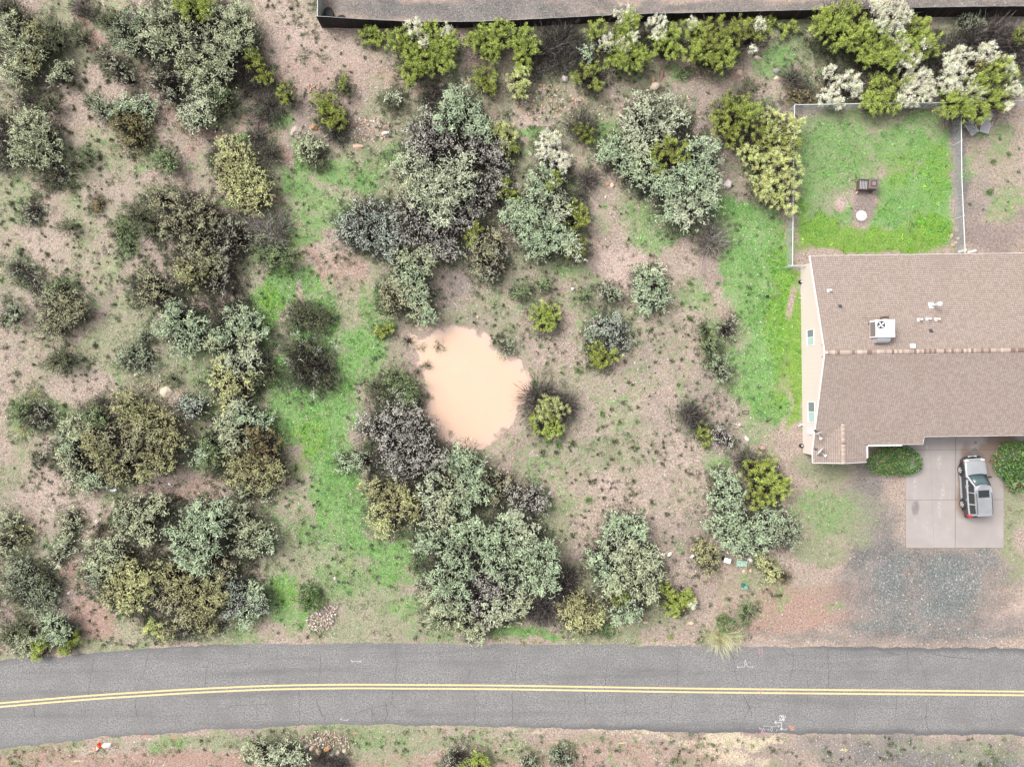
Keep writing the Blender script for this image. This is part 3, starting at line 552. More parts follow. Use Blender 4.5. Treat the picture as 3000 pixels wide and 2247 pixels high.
# kind: type, palette, leaf length, width, steps, density per m2, wiggle, tip colour
KIND = {
 'sage':  ('sprig', [(0.422,0.457,0.293),(0.355,0.405,0.237),(0.473,0.517,0.333)], 0.080, 0.066, 4, 89, 0.67, (0.639,0.673,0.445)),
 'pale':  ('sprig', [(0.454,0.499,0.354),(0.390,0.445,0.299),(0.499,0.536,0.381)], .079, .070, 4, 97, 0.67, (0.688,0.731,0.521)),
 'mint':  ('sprig', [(0.354,0.447,0.299),(0.298,0.396,0.264),(0.417,0.497,0.327)], 0.080, 0.070, 4, 93, 0.67, (0.568,0.668,0.425)),
 'oliv':  ('sprig', [(0.341,0.341,0.162),(0.285,0.293,0.138),(0.406,0.399,0.203)], 0.071, 0.061, 3, 123, 0.72, (0.557,0.537,0.288)),
 'yell':  ('sprig', [(0.509,0.528,0.235),(0.443,0.471,0.198),(0.565,0.565,0.283)], 0.071, 0.063, 3, 123, 0.72, (0.737,0.737,0.391)),
 'dolv':  ('sprig', [(0.297,0.297,0.173),(0.238,0.249,0.143),(0.404,0.392,0.238)], 0.064, 0.052, 3, 106, 0.82, (0.639,0.610,0.392)),
 'gold':  ('sprig', [(.19,.18,.08),(.12,.13,.065),(.34,.30,.13)], .07, .055, 3, 90, .7, (.42,.36,.17)),
 'grey':  ('dots',  [(0.380,0.359,0.321),(0.296,0.274,0.251),(0.507,0.486,0.431)], .06, .055, 2, 120, .7, (0.722,0.697,0.613)),
 'blue':  ('dots',  [(0.344,0.390,0.334),(0.259,0.302,0.266),(0.459,0.516,0.429)], .065, .06, 2, 120, .7, (0.654,0.714,0.587)),
 'drk':   ('sprig', [(.10,.125,.06),(.14,.16,.085),(.08,.10,.05)], 0.068, 0.044, 3, 143, 0.82, (.22,.23,.13)),
 'green': ('sprig', [(.15,.24,.09),(.20,.30,.12),(.24,.30,.15)], 0.068, 0.052, 3, 143, 0.82, (.32,.38,.2)),
 'sgrn':  ('sprig', [(0.270,0.335,0.205),(0.335,0.389,0.259),(0.216,0.270,0.162)], 0.068, 0.052, 3, 102, 0.77, (0.528,0.581,0.409)),
 'sparse':('sprig', [(0.330,0.340,0.243),(0.282,0.292,0.204),(0.408,0.418,0.311)], 0.068, 0.048, 3, 52, 0.82, (0.570,0.570,0.428)),
 'worm':  ('sprig', [(.50,.56,.44),(.44,.50,.38)], 0.075, 0.052, 6, 12, 0.57, (.58,.63,.5)),
 'lime':  ('plume', [(0.257,0.351,0.054),(0.171,0.261,0.036),(0.361,0.441,0.084)], .15, .05, 2, 15, .4, (0.570,0.648,0.187)),
 'dlim':  ('plume', [(0.180,0.250,0.040),(0.120,0.180,0.030),(0.290,0.340,0.070)], .15, .045, 2, 12, .4, (0.504,0.552,0.144)),
 'plim':  ('plume', [(0.469,0.530,0.143),(0.388,0.449,0.102),(0.571,0.612,0.245)], .14, .05, 2, 15, .4, (0.808,0.833,0.440)),
 'bloom': ('plume', [(0.696,0.696,0.477),(0.775,0.755,0.577),(0.616,0.636,0.357)], .10, .065, 2, 20, .6, (0.854,0.845,0.735)),
 'hedge': ('leafy', [(.035,.09,.03),(.07,.17,.045),(.20,.32,.09)], .10, .07, 1, 260, .4, None),
 'straw': ('tuft',  [(0.493,0.493,0.255),(0.561,0.544,0.340),(0.391,0.425,0.170)], .30, .022, 2, 60, .2, (0.629,0.612,0.391)),
 'rust':  ('sprig', [(.24,.19,.09),(.30,.24,.11),(.22,.24,.10)], .07, .045, 4, 80, .7, (.38,.30,.16)),
 'twig':  ('twig',  [(.05,.042,.04),(.22,.19,.175),(.03,.027,.026)], .3, .036, 4, 40, .22, None),
 'gtwig': ('twig',  [(.30,.28,.25),(.44,.41,.36),(.06,.05,.045)], .3, .036, 4, 34, .22, None),
}
def hemi(n, zmin=-.1):
    z = rng.uniform(zmin, 1, n); a = rng.uniform(0, 2 * np.pi, n); r = np.sqrt(np.maximum(1 - z * z, 0))
    return np.stack([r * np.cos(a), r * np.sin(a), z], 1)
TW = np.array([(.05,.042,.038),(.09,.072,.066),(.03,.028,.024)])
def lobe(acc, tw, c, r, rz, kind, root, dens=1.0):
    ty, pal, L, Wd, K, den, wig, tip = KIND[kind]
    area = math.pi * r * r; tipc = np.array(tip) if tip else None; c = np.array(c)
    ph = rng.uniform(0, 6.28, 3)
    def rim(d):
        a = np.arctan2(d[:, 1], d[:, 0]); return 1 + .14 * np.sin(2 * a + ph[0]) + .10 * np.sin(3 * a + ph[1]) + .09 * np.sin(5 * a + ph[2])
    sc_ = np.array([r, r, rz])
    if ty in ('sprig', 'dots'):
        n = max(10, int(den * area * dens * .72)); nc = max(6, int(n / 13))
        dc = hemi(nc, -.05); fc = rng.uniform(.45, 1.02, (nc, 1)); cc = c + dc * sc_ * fc * rim(dc)[:, None]
        ck = np.exp(rng.normal(0, .2, (nc, 1)))
        i = rng.integers(0, nc, n); P = cc[i] + rng.normal(0, .10, (n, 3)) * [1, 1, .5]
        loose = rng.random(n) < .22; d2 = hemi(n, -.1); P[loose] = (c + d2 * sc_ * rng.uniform(.4, 1.3, (n, 1)) * rim(d2)[:, None])[loose]; P[:, 2] = np.maximum(P[:, 2], root[2] + .1)
        D = nrm((P - c) / r * .8 + rng.normal(0, .6, (n, 3)) + [0, 0, .1])
        chain(acc, P, D, K, L, Wd, cols(pal, n) * ck[i], wig, tipc)
    elif ty == 'plume':
        n = max(7, int(den * area * dens * .85)); d = hemi(n, .0); f = rng.uniform(.45, 1.06, (n, 1)); P = c + d * sc_ * f * rim(d)[:, None]
        m = 44; PP = np.repeat(P, m, 0); out = np.repeat(d, m, 0)
        PP = PP + rng.normal(0, .075, (n * m, 3)) * [1, 1, 1.3]; D = nrm(out * .6 + [0, 0, .7] + rng.normal(0, .5, (n * m, 3)))
        cl = np.repeat(cols(pal, n, .2), m, 0)
        tp = np.broadcast_to(tipc, cl.shape) * np.repeat(np.exp(rng.normal(0, .12, (n, 1))), m, 0)
        chain(acc, PP, D, K, L * .42, Wd * .78, cl * np.exp(rng.normal(0, .15, (n * m, 1))), wig, tp)
    elif ty == 'leafy':
        n = int(den * area * dens); d = hemi(n, -.3); P = c + d * sc_ * rng.uniform(.8, 1.04, (n, 1)) * rim(d)[:, None] ** .5
        cl = cols(pal, n, .3); cl[rng.random(n) < .015] = (.5, .07, .05)
        chain(acc, P, nrm(d + rng.normal(0, .6, (n, 3))), 1, L, Wd, cl, wig)
    elif ty in ('twig', 'tuft'):
        n = max(14, int(den * area * dens)); a = rng.uniform(0, 2 * np.pi, n); el = rng.uniform(.15 if ty == 'twig' else .1, 1.1, n)
        D = np.stack([np.cos(a) * np.cos(el), np.sin(a) * np.cos(el), np.sin(el)], 1); b = np.array([c[0], c[1], root[2]])
        P = b + rng.normal(0, .12 * r, (n, 3)) * [1, 1, 0]; Ln = r * 1.15 / K
        chain(acc, P, D, K, Ln, Wd, cols(pal, n, .2), wig, tipc, flat=.3)
        if ty == 'twig':
            n2 = n; d = hemi(n2, .1); P = b + (d * [r * .55, r * .55, rz + (c[2] - b[2]) * .3])
            chain(acc, P, nrm(d + rng.normal(0, .5, (n2, 3))), 3, Ln * .7, Wd * .7, cols(pal, n2, .2), .4, None, .3)
    if ty in ('sprig', 'dots', 'plume'):     # lower growth reaching further out, colours darkened to paint the crown's inner shade
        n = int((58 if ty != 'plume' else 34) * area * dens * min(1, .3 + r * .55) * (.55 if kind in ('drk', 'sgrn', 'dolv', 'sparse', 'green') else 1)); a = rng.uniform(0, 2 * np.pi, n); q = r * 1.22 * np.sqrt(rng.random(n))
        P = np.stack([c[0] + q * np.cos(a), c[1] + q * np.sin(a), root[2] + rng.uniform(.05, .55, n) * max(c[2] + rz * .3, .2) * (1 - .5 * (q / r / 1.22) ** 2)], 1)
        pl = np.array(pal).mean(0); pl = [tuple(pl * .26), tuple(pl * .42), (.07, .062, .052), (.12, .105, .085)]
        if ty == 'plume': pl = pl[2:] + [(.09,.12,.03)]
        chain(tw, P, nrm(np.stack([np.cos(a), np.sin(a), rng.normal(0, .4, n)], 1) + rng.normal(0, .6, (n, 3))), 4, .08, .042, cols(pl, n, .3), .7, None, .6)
    if ty not in ('twig', 'tuft', 'leafy'):     # inner twigs, dark tones painting shade into the crown gaps
        n = max(10, int(46 * area)); d = hemi(n, .0); E = c + d * sc_ * .86
        b = np.array([root[0] * .3 + c[0] * .7, root[1] * .3 + c[1] * .7, root[2] + .15 * (c[2] - root[2])]) + rng.normal(0, .08 * r, (n, 3))
        D = nrm(E - b); Ln = np.linalg.norm(E - b, axis=1).mean() / 4
        chain(tw, b, D, 4, Ln, .05, TW[rng.integers(0, 3, n)], .2, None, .2)
def pack(acc):
    V = np.concatenate([a[0] for a in acc]); c = np.concatenate([a[1] for a in acc])
    return V, np.arange(len(V)).reshape(-1, 4), c
CNT = {}
def shrub(kinds, label, lobes, h=None, name='shrub', cat='shrub', group=None, dens=1.0, rzk=.75):
    """lobes: (u, v, r[, kind index]) in photo pixels of the crown; kinds: str or list"""
    if isinstance(kinds, str): kinds = [kinds]
    A = sum(l[2] ** 2 for l in lobes); cu = sum(l[0] * l[2] ** 2 for l in lobes) / A; cv = sum(l[1] * l[2] ** 2 for l in lobes) / A
    rm = max(l[2] for l in lobes) / S
    if h is None: h = min(.55 + rm * 1.15 + .12 * len(lobes), 3.4)
    x, y, _ = g(cu, cv, h * .55); z0 = float(hgt(x, y)); o = empty(name, (x, y, z0))
    tag(o, label, cat, group)
    acc, tw = [], []; tb = MB(); root = np.array([0, 0, -.04])
    for l in lobes:
        r = l[2] / S * 1.0; k = kinds[l[3] if len(l) > 3 else 0]; rz = max(min(r * rzk, h * .48), .18)
        hh = h * rng.uniform(.82, 1.0) if len(lobes) > 1 else h
        if KIND[k][0] in ('twig', 'tuft'): hh *= .75
        if r < .5 * rm: hh = min(hh, h * .9 )
        zc = max(hh - rz, .1); lx, ly, _ = g(l[0], l[1], zc + rz * .4)
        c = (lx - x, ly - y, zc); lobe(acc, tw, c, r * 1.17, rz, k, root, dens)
        if KIND[k][0] not in ('twig', 'tuft', 'leafy'):
            m = Vector(c) * .5 + Vector((rng.normal(0, .1 * r), rng.normal(0, .1 * r), .12)); rr = .028 + .022 * r
            tb.tube([Vector(root), m, Vector(c) + Vector((0, 0, rz * .4))], [rr * 1.3, rr, rr * .35], 5)
    if not tb.V: tb.tube([(0, 0, -.05), (.02, 0, .1)], [.05, .03], 6)
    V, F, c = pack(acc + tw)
    cr = 'crown' if cat == 'tree' else 'foliage'
    if all(KIND[k][0] == 'twig' for k in kinds): cr = 'branches'
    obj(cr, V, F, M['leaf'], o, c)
    tb.build('trunk' if cat == 'tree' else 'stems', M['bark'], o)
    for l in lobes: LITTER_SHADE.append((l[0] * .99 + cu * .01, l[1], l[2] * 1.05, .85 if kinds[0] not in ('straw', 'hedge') else .3))
    CNT['q'] = CNT.get('q', 0) + len(F)
    return o
LITTER_SHADE = []  # crown circles for leaf litter and the shade painted with it
def tree(*a, **k): return shrub(*a, name='desert_tree', cat='tree', **k)
def plant_all():
    s, T = shrub, tree
    # ---- top left
    s('drk', 'dark green shrub cut off by the top left corner', [(25,35,40),(0,15,30)])
    T(['sage','oliv'], 'pale sage tree at the left edge below the dark corner shrub', [(30,110,42),(65,150,52),(40,205,42),(95,95,36,1),(20,70,32),(70,190,36,1)], 2.4)
    s('drk', 'dark green bush against the right side of the sage tree in the top left', [(140,80,36),(150,115,28),(120,120,26)])
    s('sage', 'small thin sage bush on bare gravel below the dark bush', [(180,203,30),(162,228,20)], dens=.7)
    s('twig', 'dark leafless bush at the top edge left of the red path', [(225,15,30),(255,28,22)])
    s('drk', 'small dark shrub on the left bank of the red path', [(235,105,22),(208,85,13)])
    s('drk', 'small dark shrub right of the start of the red path', [(345,52,18),(325,42,16),(298,62,18)])
    T(['sage','sparse'], 'largest sage tree of the thicket at the top left, crown touching the top edge', [(455,35,38),(485,90,46),(440,112,40),(530,60,42),(525,135,46),(600,172,54),(640,60,46),(690,52,42),(702,105,44),(650,130,42),(565,205,38),(640,212,42),(585,120,30,1),(600,240,28)], 3.0)
    s('sgrn', 'muted green bush on the left flank of the top left thicket', [(365,85,38),(400,58,32),(382,132,28),(350,120,22)])
    s('lime', 'lime green broom at the top edge inside the sage thicket', [(560,22,34),(600,12,28),(530,6,22)], 2.9)
    s('lime', 'small lime broom poking out below the sage thicket', [(548,192,18),(556,212,13)], 1.9)
    s('sparse', 'grey green bush at the lower end of the top left thicket', [(470,215,34),(510,250,34),(490,288,24),(455,245,22)])
    s('twig', 'bare dark bush right of the top left thicket', [(720,150,38),(702,192,40),(738,240,34)])
    s(['dlim','twig'], 'half bare shrub with a few lime tips right of the top left thicket', [(742,172,26),(770,228,26),(728,182,26,1),(760,215,30,1)])
    s(['dlim','drk'], 'dark shrub with a lime tip beside the fork of the paths', [(832,262,22),(846,278,24,1),(828,290,13)])
    s('sparse', 'thin sage bush on the right edge of the red path', [(312,165,26),(330,190,26)])
    s('sparse', 'thin low sage bush lower down the right edge of the red path', [(350,212,26),(376,228,24)])
    s('sgrn', 'low muted green bush touching the dark golden bush', [(295,315,30),(272,300,20)])
    s('gold', 'dark bush flecked with gold in the upper left', [(385,365,46),(395,410,38),(352,350,28)], 1.7)
    s('mint', 'pale mint bush growing over the top of the dark golden bush', [(368,312,32),(420,305,28),(335,325,22),(432,330,18)], 1.5)
    s('pale', 'bright yellowish sage bush right of the winding red path', [(575,322,40),(560,352,30),(602,300,22),(545,330,22)])
    s('green', 'dark green bush behind the bright yellowish sage bush', [(632,288,28),(655,278,24),(612,350,18)])
    s('drk', 'small dark green tuft left of the grassy twigs', [(670,320,17)])
    s('twig', 'loose dark twigs lying over green grass near the fork of the paths', [(790,310,44),(762,342,32),(810,345,26)], .8, dens=.6)
    s(['dlim','twig'], 'dark shrub with pale lime tips right of the fork of the paths', [(960,322,36),(948,292,28),(985,352,30),(975,380,34,1),(1000,340,24,1)])
    s(['sage','drk'], 'spiky pale shrub on dark twigs right of the red path', [(905,435,38),(890,415,24),(925,470,30,1)], 1.3)
    T(['yell','oliv'], 'bright yellow olive tree in the upper left beside the red path', [(680,440,46),(700,490,54),(735,540,48),(680,535,42),(755,575,34),(650,480,30,1),(720,600,26,1),(700,560,36)], 2.5)
    s('twig', 'upper of two dark broomlike bushes on the right flank of the yellow olive tree', [(752,400,30)], 1.2)
    s('twig', 'lower of two dark broomlike bushes on the right flank of the yellow olive tree', [(790,448,36)], 1.4)
    s('twig', 'small dark bush on the left flank of the yellow olive tree', [(632,442,22),(620,470,16)])
    T(['sage','sparse'], 'large round sage tree near the left edge', [(90,400,58),(70,362,42),(122,440,46),(62,440,42),(110,360,30)], 2.3)
    s('twig', 'bare purple brown bush cut off by the left edge', [(0,400,44),(14,465,42),(-10,350,30)], 1.8)
    s('twig', 'low dark twigs above the large round sage tree', [(62,282,26),(96,290,18)])
    s('drk', 'dark bush above the right shoulder of the large round sage tree', [(145,300,26),(118,312,16)])
    s('sparse', 'low thin sage bush below the large round sage tree', [(175,510,30),(150,490,20)], .6)
    s('drk', 'dark low bush below the large round sage tree', [(140,530,28),(205,540,19)], .8)
    s('drk', 'dark shrub beside the low sage bush on open gravel', [(215,480,22)])
    s('drk', 'dark green shrub in gravel right of the large round sage tree', [(252,448,16),(250,470,13)])
    s('green', 'round green bush in the gravel gap below the dark golden bush', [(480,465,34),(495,485,20)])
    s('rust', 'low rust and straw coloured plant in the left gravel', [(292,592,24),(282,612,15)], .5)
    T(['dolv','twig'], 'broad dark tree with fine olive flecks in the left half', [(550,640,62),(565,700,48),(500,655,40),(605,620,42),(540,590,34,1),(600,670,40,1)], 2.4)
    s('dolv', 'small dark olive bush at the upper left of the broad dark tree', [(470,580,34),(440,592,22)])
    s('green', 'low green bush left of the broad dark tree', [(362,690,34),(375,725,28),(350,660,22)], .8)
    s('drk', 'dark green bush left of the broad dark tree', [(412,640,34),(392,620,26),(432,672,22)])
    s('sparse', 'faint sage bush in gravel near the left edge', [(100,612,34),(90,640,22)], .6)
    s('drk', 'dark small bush in gravel above the faint row of weeds', [(195,664,18)])
    T(['sparse','gtwig'], 'thin half bare tree right of the broad dark tree', [(640,705,44),(700,700,44),(672,665,34),(735,650,30,1),(650,745,34)], 2.2)
    T(['gtwig','green'], 'leafless tree with grey spreading branches over green shrubs', [(785,690,54),(815,650,34),(770,740,38,1),(815,750,36,1)], 2.2)
    # ---- top middle, along the black fence
    s(['lime','bloom'], 'big round lime broom with cream blossoms on top, leftmost along the black fence', [(1150,112,24),(1192,125,42),(1232,172,46),(1290,140,40),(1200,212,34),(1255,92,28),(1322,118,26),(1300,185,24),(1212,82,24,1),(1240,118,20,1),(1305,84,16,1)], 2.4)
    s('lime', 'small lime bush between the corner of the black fence and the big lime broom', [(1078,100,26),(1108,112,22)], 1.2)
    s('lime', 'lime broom below the middle of the black fence', [(1412,110,36),(1440,142,34),(1470,78,26),(1384,122,22),(1465,115,24)], 2.0)
    s('lime', 'lime broom touching the left side of the bare roots', [(1528,98,28),(1548,140,32),(1530,180,26),(1510,130,20)], 2.0)
    s('dlim', 'small lime bush on the stony slope, left of two', [(1418,222,34),(1432,252,24)])
    s('plim', 'small pale lime bush on the stony slope, right of two', [(1522,232,34),(1524,268,22)])
    s('twig', 'tangle of bare dark branches below the black fence', [(1595,150,50),(1650,125,54),(1640,190,40),(1570,210,34),(1700,170,40)], 1.1, dens=.8)
    s('mint', 'small mint green bush among bare dark branches', [(1724,155,20),(1720,172,13)])
    s(['dlim','twig'], 'small lime tipped bush below the mint bush', [(1708,215,26),(1742,252,20),(1758,195,18),(1738,225,34,1)])
    s(['lime','bloom'], 'lime broom crowned by white blossom against the black fence', [(1745,90,26),(1812,155,42),(1832,112,38),(1872,172,34),(1850,62,30),(1778,128,22,1),(1832,42,26,1),(1822,128,20,1),(1856,108,14,1),(1822,178,22)], 2.4)
    s(['lime','bloom'], 'narrow broom with grey white blossoms beside the largest dark lime broom', [(1945,125,34),(1965,92,26),(1925,72,26,1),(1932,98,20,1),(1975,150,22)], 2.3)
    s(['dlim','lime','bloom'], 'widest dark lime broom right of the white crowned brooms', [(2040,92,34,1),(2100,82,34),(2080,142,44),(2130,152,36,1),(2102,188,26),(2180,80,32),(2040,155,32,1),(2150,100,30),(2030,72,18,2),(2225,70,17,2),(2202,145,11,2),(2235,95,26)], 2.5)
    s('lime', 'small loose lime sprigs right of the dark lime broom', [(2298,90,18),(2325,78,13),(2255,58,16)], .9)
    s(['lime','bloom','dlim'], 'largest lime and white broom standing across the black fence', [(2430,52,40),(2490,40,44),(2470,102,44),(2520,92,40),(2402,82,26),(2562,132,44),(2620,135,40),(2542,165,30),(2602,172,28),(2600,38,40,1),(2622,76,34,1),(2568,15,22,1),(2650,40,26,1),(2645,130,16,1),(2580,70,24,1)], 2.8)
    s(['lime','bloom'], 'darker green broom leaning on the right side of the largest broom', [(2690,82,34),(2712,132,34),(2670,152,30),(2730,108,22),(2685,165,14,1),(2715,128,12,1)], 2.4)
    s(['bloom','twig'], 'open ring shaped bush of cream blossom outside the pen', [(2430,210,22),(2440,270,28),(2490,238,28),(2508,265,20),(2462,298,18),(2415,295,18),(2452,240,40,1)], 1.6)
    s('lime', 'lime broom hanging over the top rail of the pen', [(2578,270,36),(2562,305,30),(2618,298,28),(2572,232,22),(2540,290,20)], 1.8)
    s(['bloom','dlim'], 'upright white flowering bush right of the lime broom at the pen', [(2660,188,32),(2702,225,32),(2678,270,34),(2718,268,28),(2642,238,24,1),(2650,292,20)], 1.9)
    s(['lime','bloom','rust'], 'large white and lime flowering bush over the corner of the pen', [(2792,302,38),(2830,322,32),(2870,332,30),(2900,232,42),(2942,200,32),(2862,262,36),(2932,290,34),(2800,212,36,1),(2822,162,26,1),(2850,272,32,1),(2890,156,30,1),(2958,192,22,1),(2975,262,22,1),(2792,180,22,1),(2955,312,14,1),(2875,205,26,2),(2780,250,26,1)], 2.8)
    s('twig', 'matted bare brush between the fence and the large flowering bush', [(2850,115,50),(2790,150,46),(2910,110,56),(2970,130,46),(2760,200,40),(2990,180,40)], .9, dens=.8)
    s('sgrn', 'low green bush on the matted bare brush', [(2835,58,32),(2860,72,22)], 1.0)
    s('dlim', 'lime broom cut off by the right edge near the fence', [(2992,100,24)])
    s(['dlim','lime'], 'dark lime broom outside the upper left corner of the pen', [(2130,332,36),(2172,312,32),(2202,322,26,1),(2112,372,26),(2148,402,28),(2140,290,18),(2170,360,26)], 2.2)
    s(['plim','dlim','twig'], 'tall yellow green broom along the left fence of the pen', [(2272,350,34),(2322,362,28),(2232,402,32,1),(2280,422,40),(2195,450,30),(2242,482,44),(2300,482,36),(2262,542,40),(2290,588,30),(2232,555,30),(2330,525,22),(2318,420,26,1),(2210,400,34,2),(2318,612,18),(2330,575,12)], 2.3)
    s('twig', 'dark dead bush above the tall yellow green broom', [(2185,268,22),(2240,330,26),(2200,250,14)])
    s('twig', 'feathery dark bush above the corner post of the pen', [(2320,232,34),(2345,250,22)], 1.0)
    s('rust', 'orange brown dry bush at the corner post of the pen', [(2332,285,32),(2382,285,22)], .7)
    s('gtwig', 'grey leafless bush in the green strip left of the pen', [(2092,700,44),(2072,728,24)], 1.2)
    # ---- centre thicket
    T('mint', 'mint green tree at the top of the central thicket', [(1340,282,34),(1322,330,42),(1372,322,38),(1402,358,30),(1300,362,26),(1378,372,30),(1425,385,18)], 2.8)
    T('grey', 'grey tree in the upper part of the central thicket', [(1250,352,38),(1222,402,44),(1282,402,42),(1352,420,36),(1422,440,42),(1462,482,38),(1440,542,38),(1402,582,38),(1372,630,34),(1240,440,30),(1455,430,24)], 2.5)
    T(['pale','sage'], 'palest and broadest tree in the middle of the central thicket', [(1200,488,40),(1250,522,46),(1292,562,46),(1330,500,38),(1352,542,38),(1230,572,42),(1282,612,34),(1362,468,22),(1320,590,28),(1205,540,30,1),(1300,640,22)], 3.2)
    T('grey', 'grey tree in the lower middle of the central thicket', [(1182,600,30),(1222,672,42),(1292,692,48),(1330,642,36),(1312,732,36),(1200,630,26),(1265,735,30)], 2.3)
    T('blue', 'blue grey tree at the left end of the central thicket', [(1060,622,42),(1022,682,38),(1082,692,42),(1130,642,38),(1132,702,36),(1148,742,28),(1000,650,24)], 2.3)
    T(['sage','mint'], 'long sage tree trailing from the central thicket towards the puddle', [(1180,770,32),(1202,802,38,1),(1240,762,34),(1180,830,28),(1232,852,32,1),(1222,902,32),(1252,930,24,1),(1205,870,24)], 2.4)
    s('dolv', 'dull olive bush at the left of the trailing sage tree', [(1150,878,38),(1140,842,26),(1132,910,26)])
    s('lime', 'small yellow lime bush above the shallow end of the puddle', [(1128,965,22),(1108,975,13)], .5)
    T(['dolv','sparse'], 'sparse dull olive tree below the central thicket', [(1420,762,46),(1450,702,38),(1402,722,34),(1440,802,28,1),(1462,750,26,1)], 2.0)
    s('dlim', 'small lime bush at the upper edge of the sparse olive tree', [(1392,682,18),(1376,702,17),(1402,664,12)], 1.6)
    s('dlim', 'lime bush right of the palest tree in the central thicket', [(1472,552,26),(1502,572,22),(1485,530,14)], 1.6)
    s(['plim','dlim'], 'dark bush with cream and lime tips right of the mint tree', [(1482,402,30),(1470,372,22),(1495,442,26,1),(1458,395,14)], 1.5)
    s('bloom', 'creamy flowering bush topping the column of mint shrubs', [(1600,405,28),(1602,442,34),(1640,470,30),(1622,412,20),(1652,490,16)], 1.9)
    T(['mint','pale'], 'tall mint tree forming the column right of the central thicket', [(1590,522,34),(1570,580,38),(1622,562,34,1),(1600,642,44),(1560,642,34),(1642,622,34,1),(1602,702,38),(1652,702,34),(1682,732,28,1),(1540,690,28),(1570,730,30),(1572,700,20)], 2.6)
    s('dlim', 'small lime bush in the middle of the mint column', [(1625,530,20),(1612,548,12)], 2.2)
    s('dlim', 'lime broom down the right side of the mint column', [(1690,602,26),(1682,652,30),(1702,722,26),(1712,640,16),(1665,735,16)], 2.0)
    s('mint', 'small mint tree bridging the grey thicket and the mint column', [(1502,622,30),(1532,602,26),(1490,650,24),(1520,660,24)], 2.0)
    s('twig', 'bare dark bush right of the creamy flowering bush', [(1722,530,34),(1702,572,22)], 1.2)
    T(['pale','sparse'], 'pale sage tree at the upper left of the right hand thicket', [(1900,312,40),(1962,310,34),(1880,362,44),(1932,382,44),(1990,350,28),(1850,402,34),(1862,440,30),(1920,330,30,1)], 2.5)
    T(['mint','sage'], 'mint tree at the left point of the right hand thicket', [(1802,432,36),(1770,450,30),(1832,472,38),(1880,478,30,1),(1858,518,30)], 2.3)
    s(['dlim','twig'], 'olive lime bush in the dark heart of the right hand thicket', [(1952,430,26),(1982,462,24),(1922,452,20),(1992,430,18),(1932,492,18),(2008,462,16),(1960,470,34,1)], 2.5)
    T(['mint','pale'], 'large mint tree filling the lower right of the right hand thicket', [(2042,432,34),(2072,472,34),(2002,522,38),(2052,542,38),(1982,562,38),(2082,522,28),(1942,542,36),(2012,612,42,1),(1962,622,34),(2060,592,38),(2000,652,24,1),(2098,440,20),(1902,510,36),(2085,570,26,1),(2040,500,26)], 3.0)
    s(['dlim','twig'], 'dark spidery bush with olive tips left of the right hand thicket', [(1705,380,24),(1722,400,20),(1702,372,46,1)], 1.2)
    s(['pale','drk'], 'small round bush with a pale centre above the central thicket', [(1155,285,20),(1155,300,32,1),(1130,290,14,1)], 1.0)
    s('twig', 'dark twigs on the shoulder of the central thicket', [(1280,275,32),(1255,295,24)], 1.2)
    s(['dlim','drk'], 'tiny lime and dark shrub on the bare slope at the top', [(1000,235,20),(1008,262,22,1)])
    # ---- left middle
    T('dolv', 'round dark olive tree in gravel near the left edge', [(160,902,48),(190,922,44),(150,962,34),(200,885,36),(235,905,26)], 2.0)
    s('green', 'thin green bush on top of the round dark olive tree', [(190,848,36),(150,850,26)], .8, dens=.7)
    s('drk', 'very dark round bush just below the round dark olive tree', [(182,1040,26),(155,1062,25),(190,1062,16)])
    s('sgrn', 'faded dark bush at the left edge beside the round olive tree', [(26,908,28),(30,940,16)])
    s('sparse', 'faint pale sage low bushes at the left edge', [(112,842,34),(42,782,34),(90,802,28)], .5)
    T('mint', 'bright mint tree with open crown in the left half', [(512,932,40),(552,982,34),(482,962,28),(530,1010,30),(582,952,24),(500,900,20)], 2.2)
    s('dolv', 'dark grey olive bush above the bright mint tree', [(470,862,40),(430,822,28),(412,872,26),(428,800,20)])
    s('twig', 'leafless dark shrub left of the dark grey olive bush', [(400,842,24),(402,880,16)])
    T(['oliv','sparse'], 'loose olive tree with gaps above the bright mint tree', [(560,800,42),(602,772,42),(642,832,34,1),(575,758,30,1),(530,792,30),(640,780,30,1)], 2.2)
    T(['mint','sage'], 'grey mint tree at the head of the yellow sage column', [(692,942,36),(742,962,36),(652,982,28),(722,1002,32,1),(620,1010,24,1),(715,920,22)], 2.2)
    T(['yell','pale'], 'pale yellow sage tree forming a column in the left half', [(680,1062,38,1),(652,1112,38),(702,1122,38),(662,1172,34),(732,1050,30,1),(690,1192,26,1),(640,1075,24)], 2.2)
    s(['drk','twig'], 'dark green twiggy shrub right of the yellow sage column', [(750,1082,36),(792,1092,30),(770,1050,28,1),(745,1115,24)], 1.4)
    s(['drk','worm'], 'dark shrub dotted with curled white sprigs on the bright grass', [(900,1032,44),(872,1082,42),(942,1082,42),(960,1122,34),(852,1020,32),(900,1040,60,1),(900,1090,60,1)], 1.3, dens=.75)
    s('drk', 'dark thorny shrub above the one with curled white sprigs', [(890,922,36),(925,932,34),(870,900,24),(962,922,24),(850,950,18)], 1.3)
    s('sgrn', 'low dark sage bush above the heap with the flat boulder', [(390,1042,40),(422,1062,36),(360,1052,26),(430,980,26)], 1.0)
    s('drk', 'small dark tuft between the flat boulder and the yellow sage column', [(500,1110,17)])
    s('green', 'small green tuft left of the yellow sage column', [(575,1118,15)])
    s(['sparse','green'], 'round pale bush over green grass at the left', [(112,1212,42),(132,1222,34),(95,1240,30),(60,1205,36,1)], .9)
    s('straw', 'spiky straw coloured tuft at the foot of the round pale bush', [(62,1262,26)], .5)
    s('straw', 'spiky straw tuft above the round pale bush', [(100,1158,22)], .5)
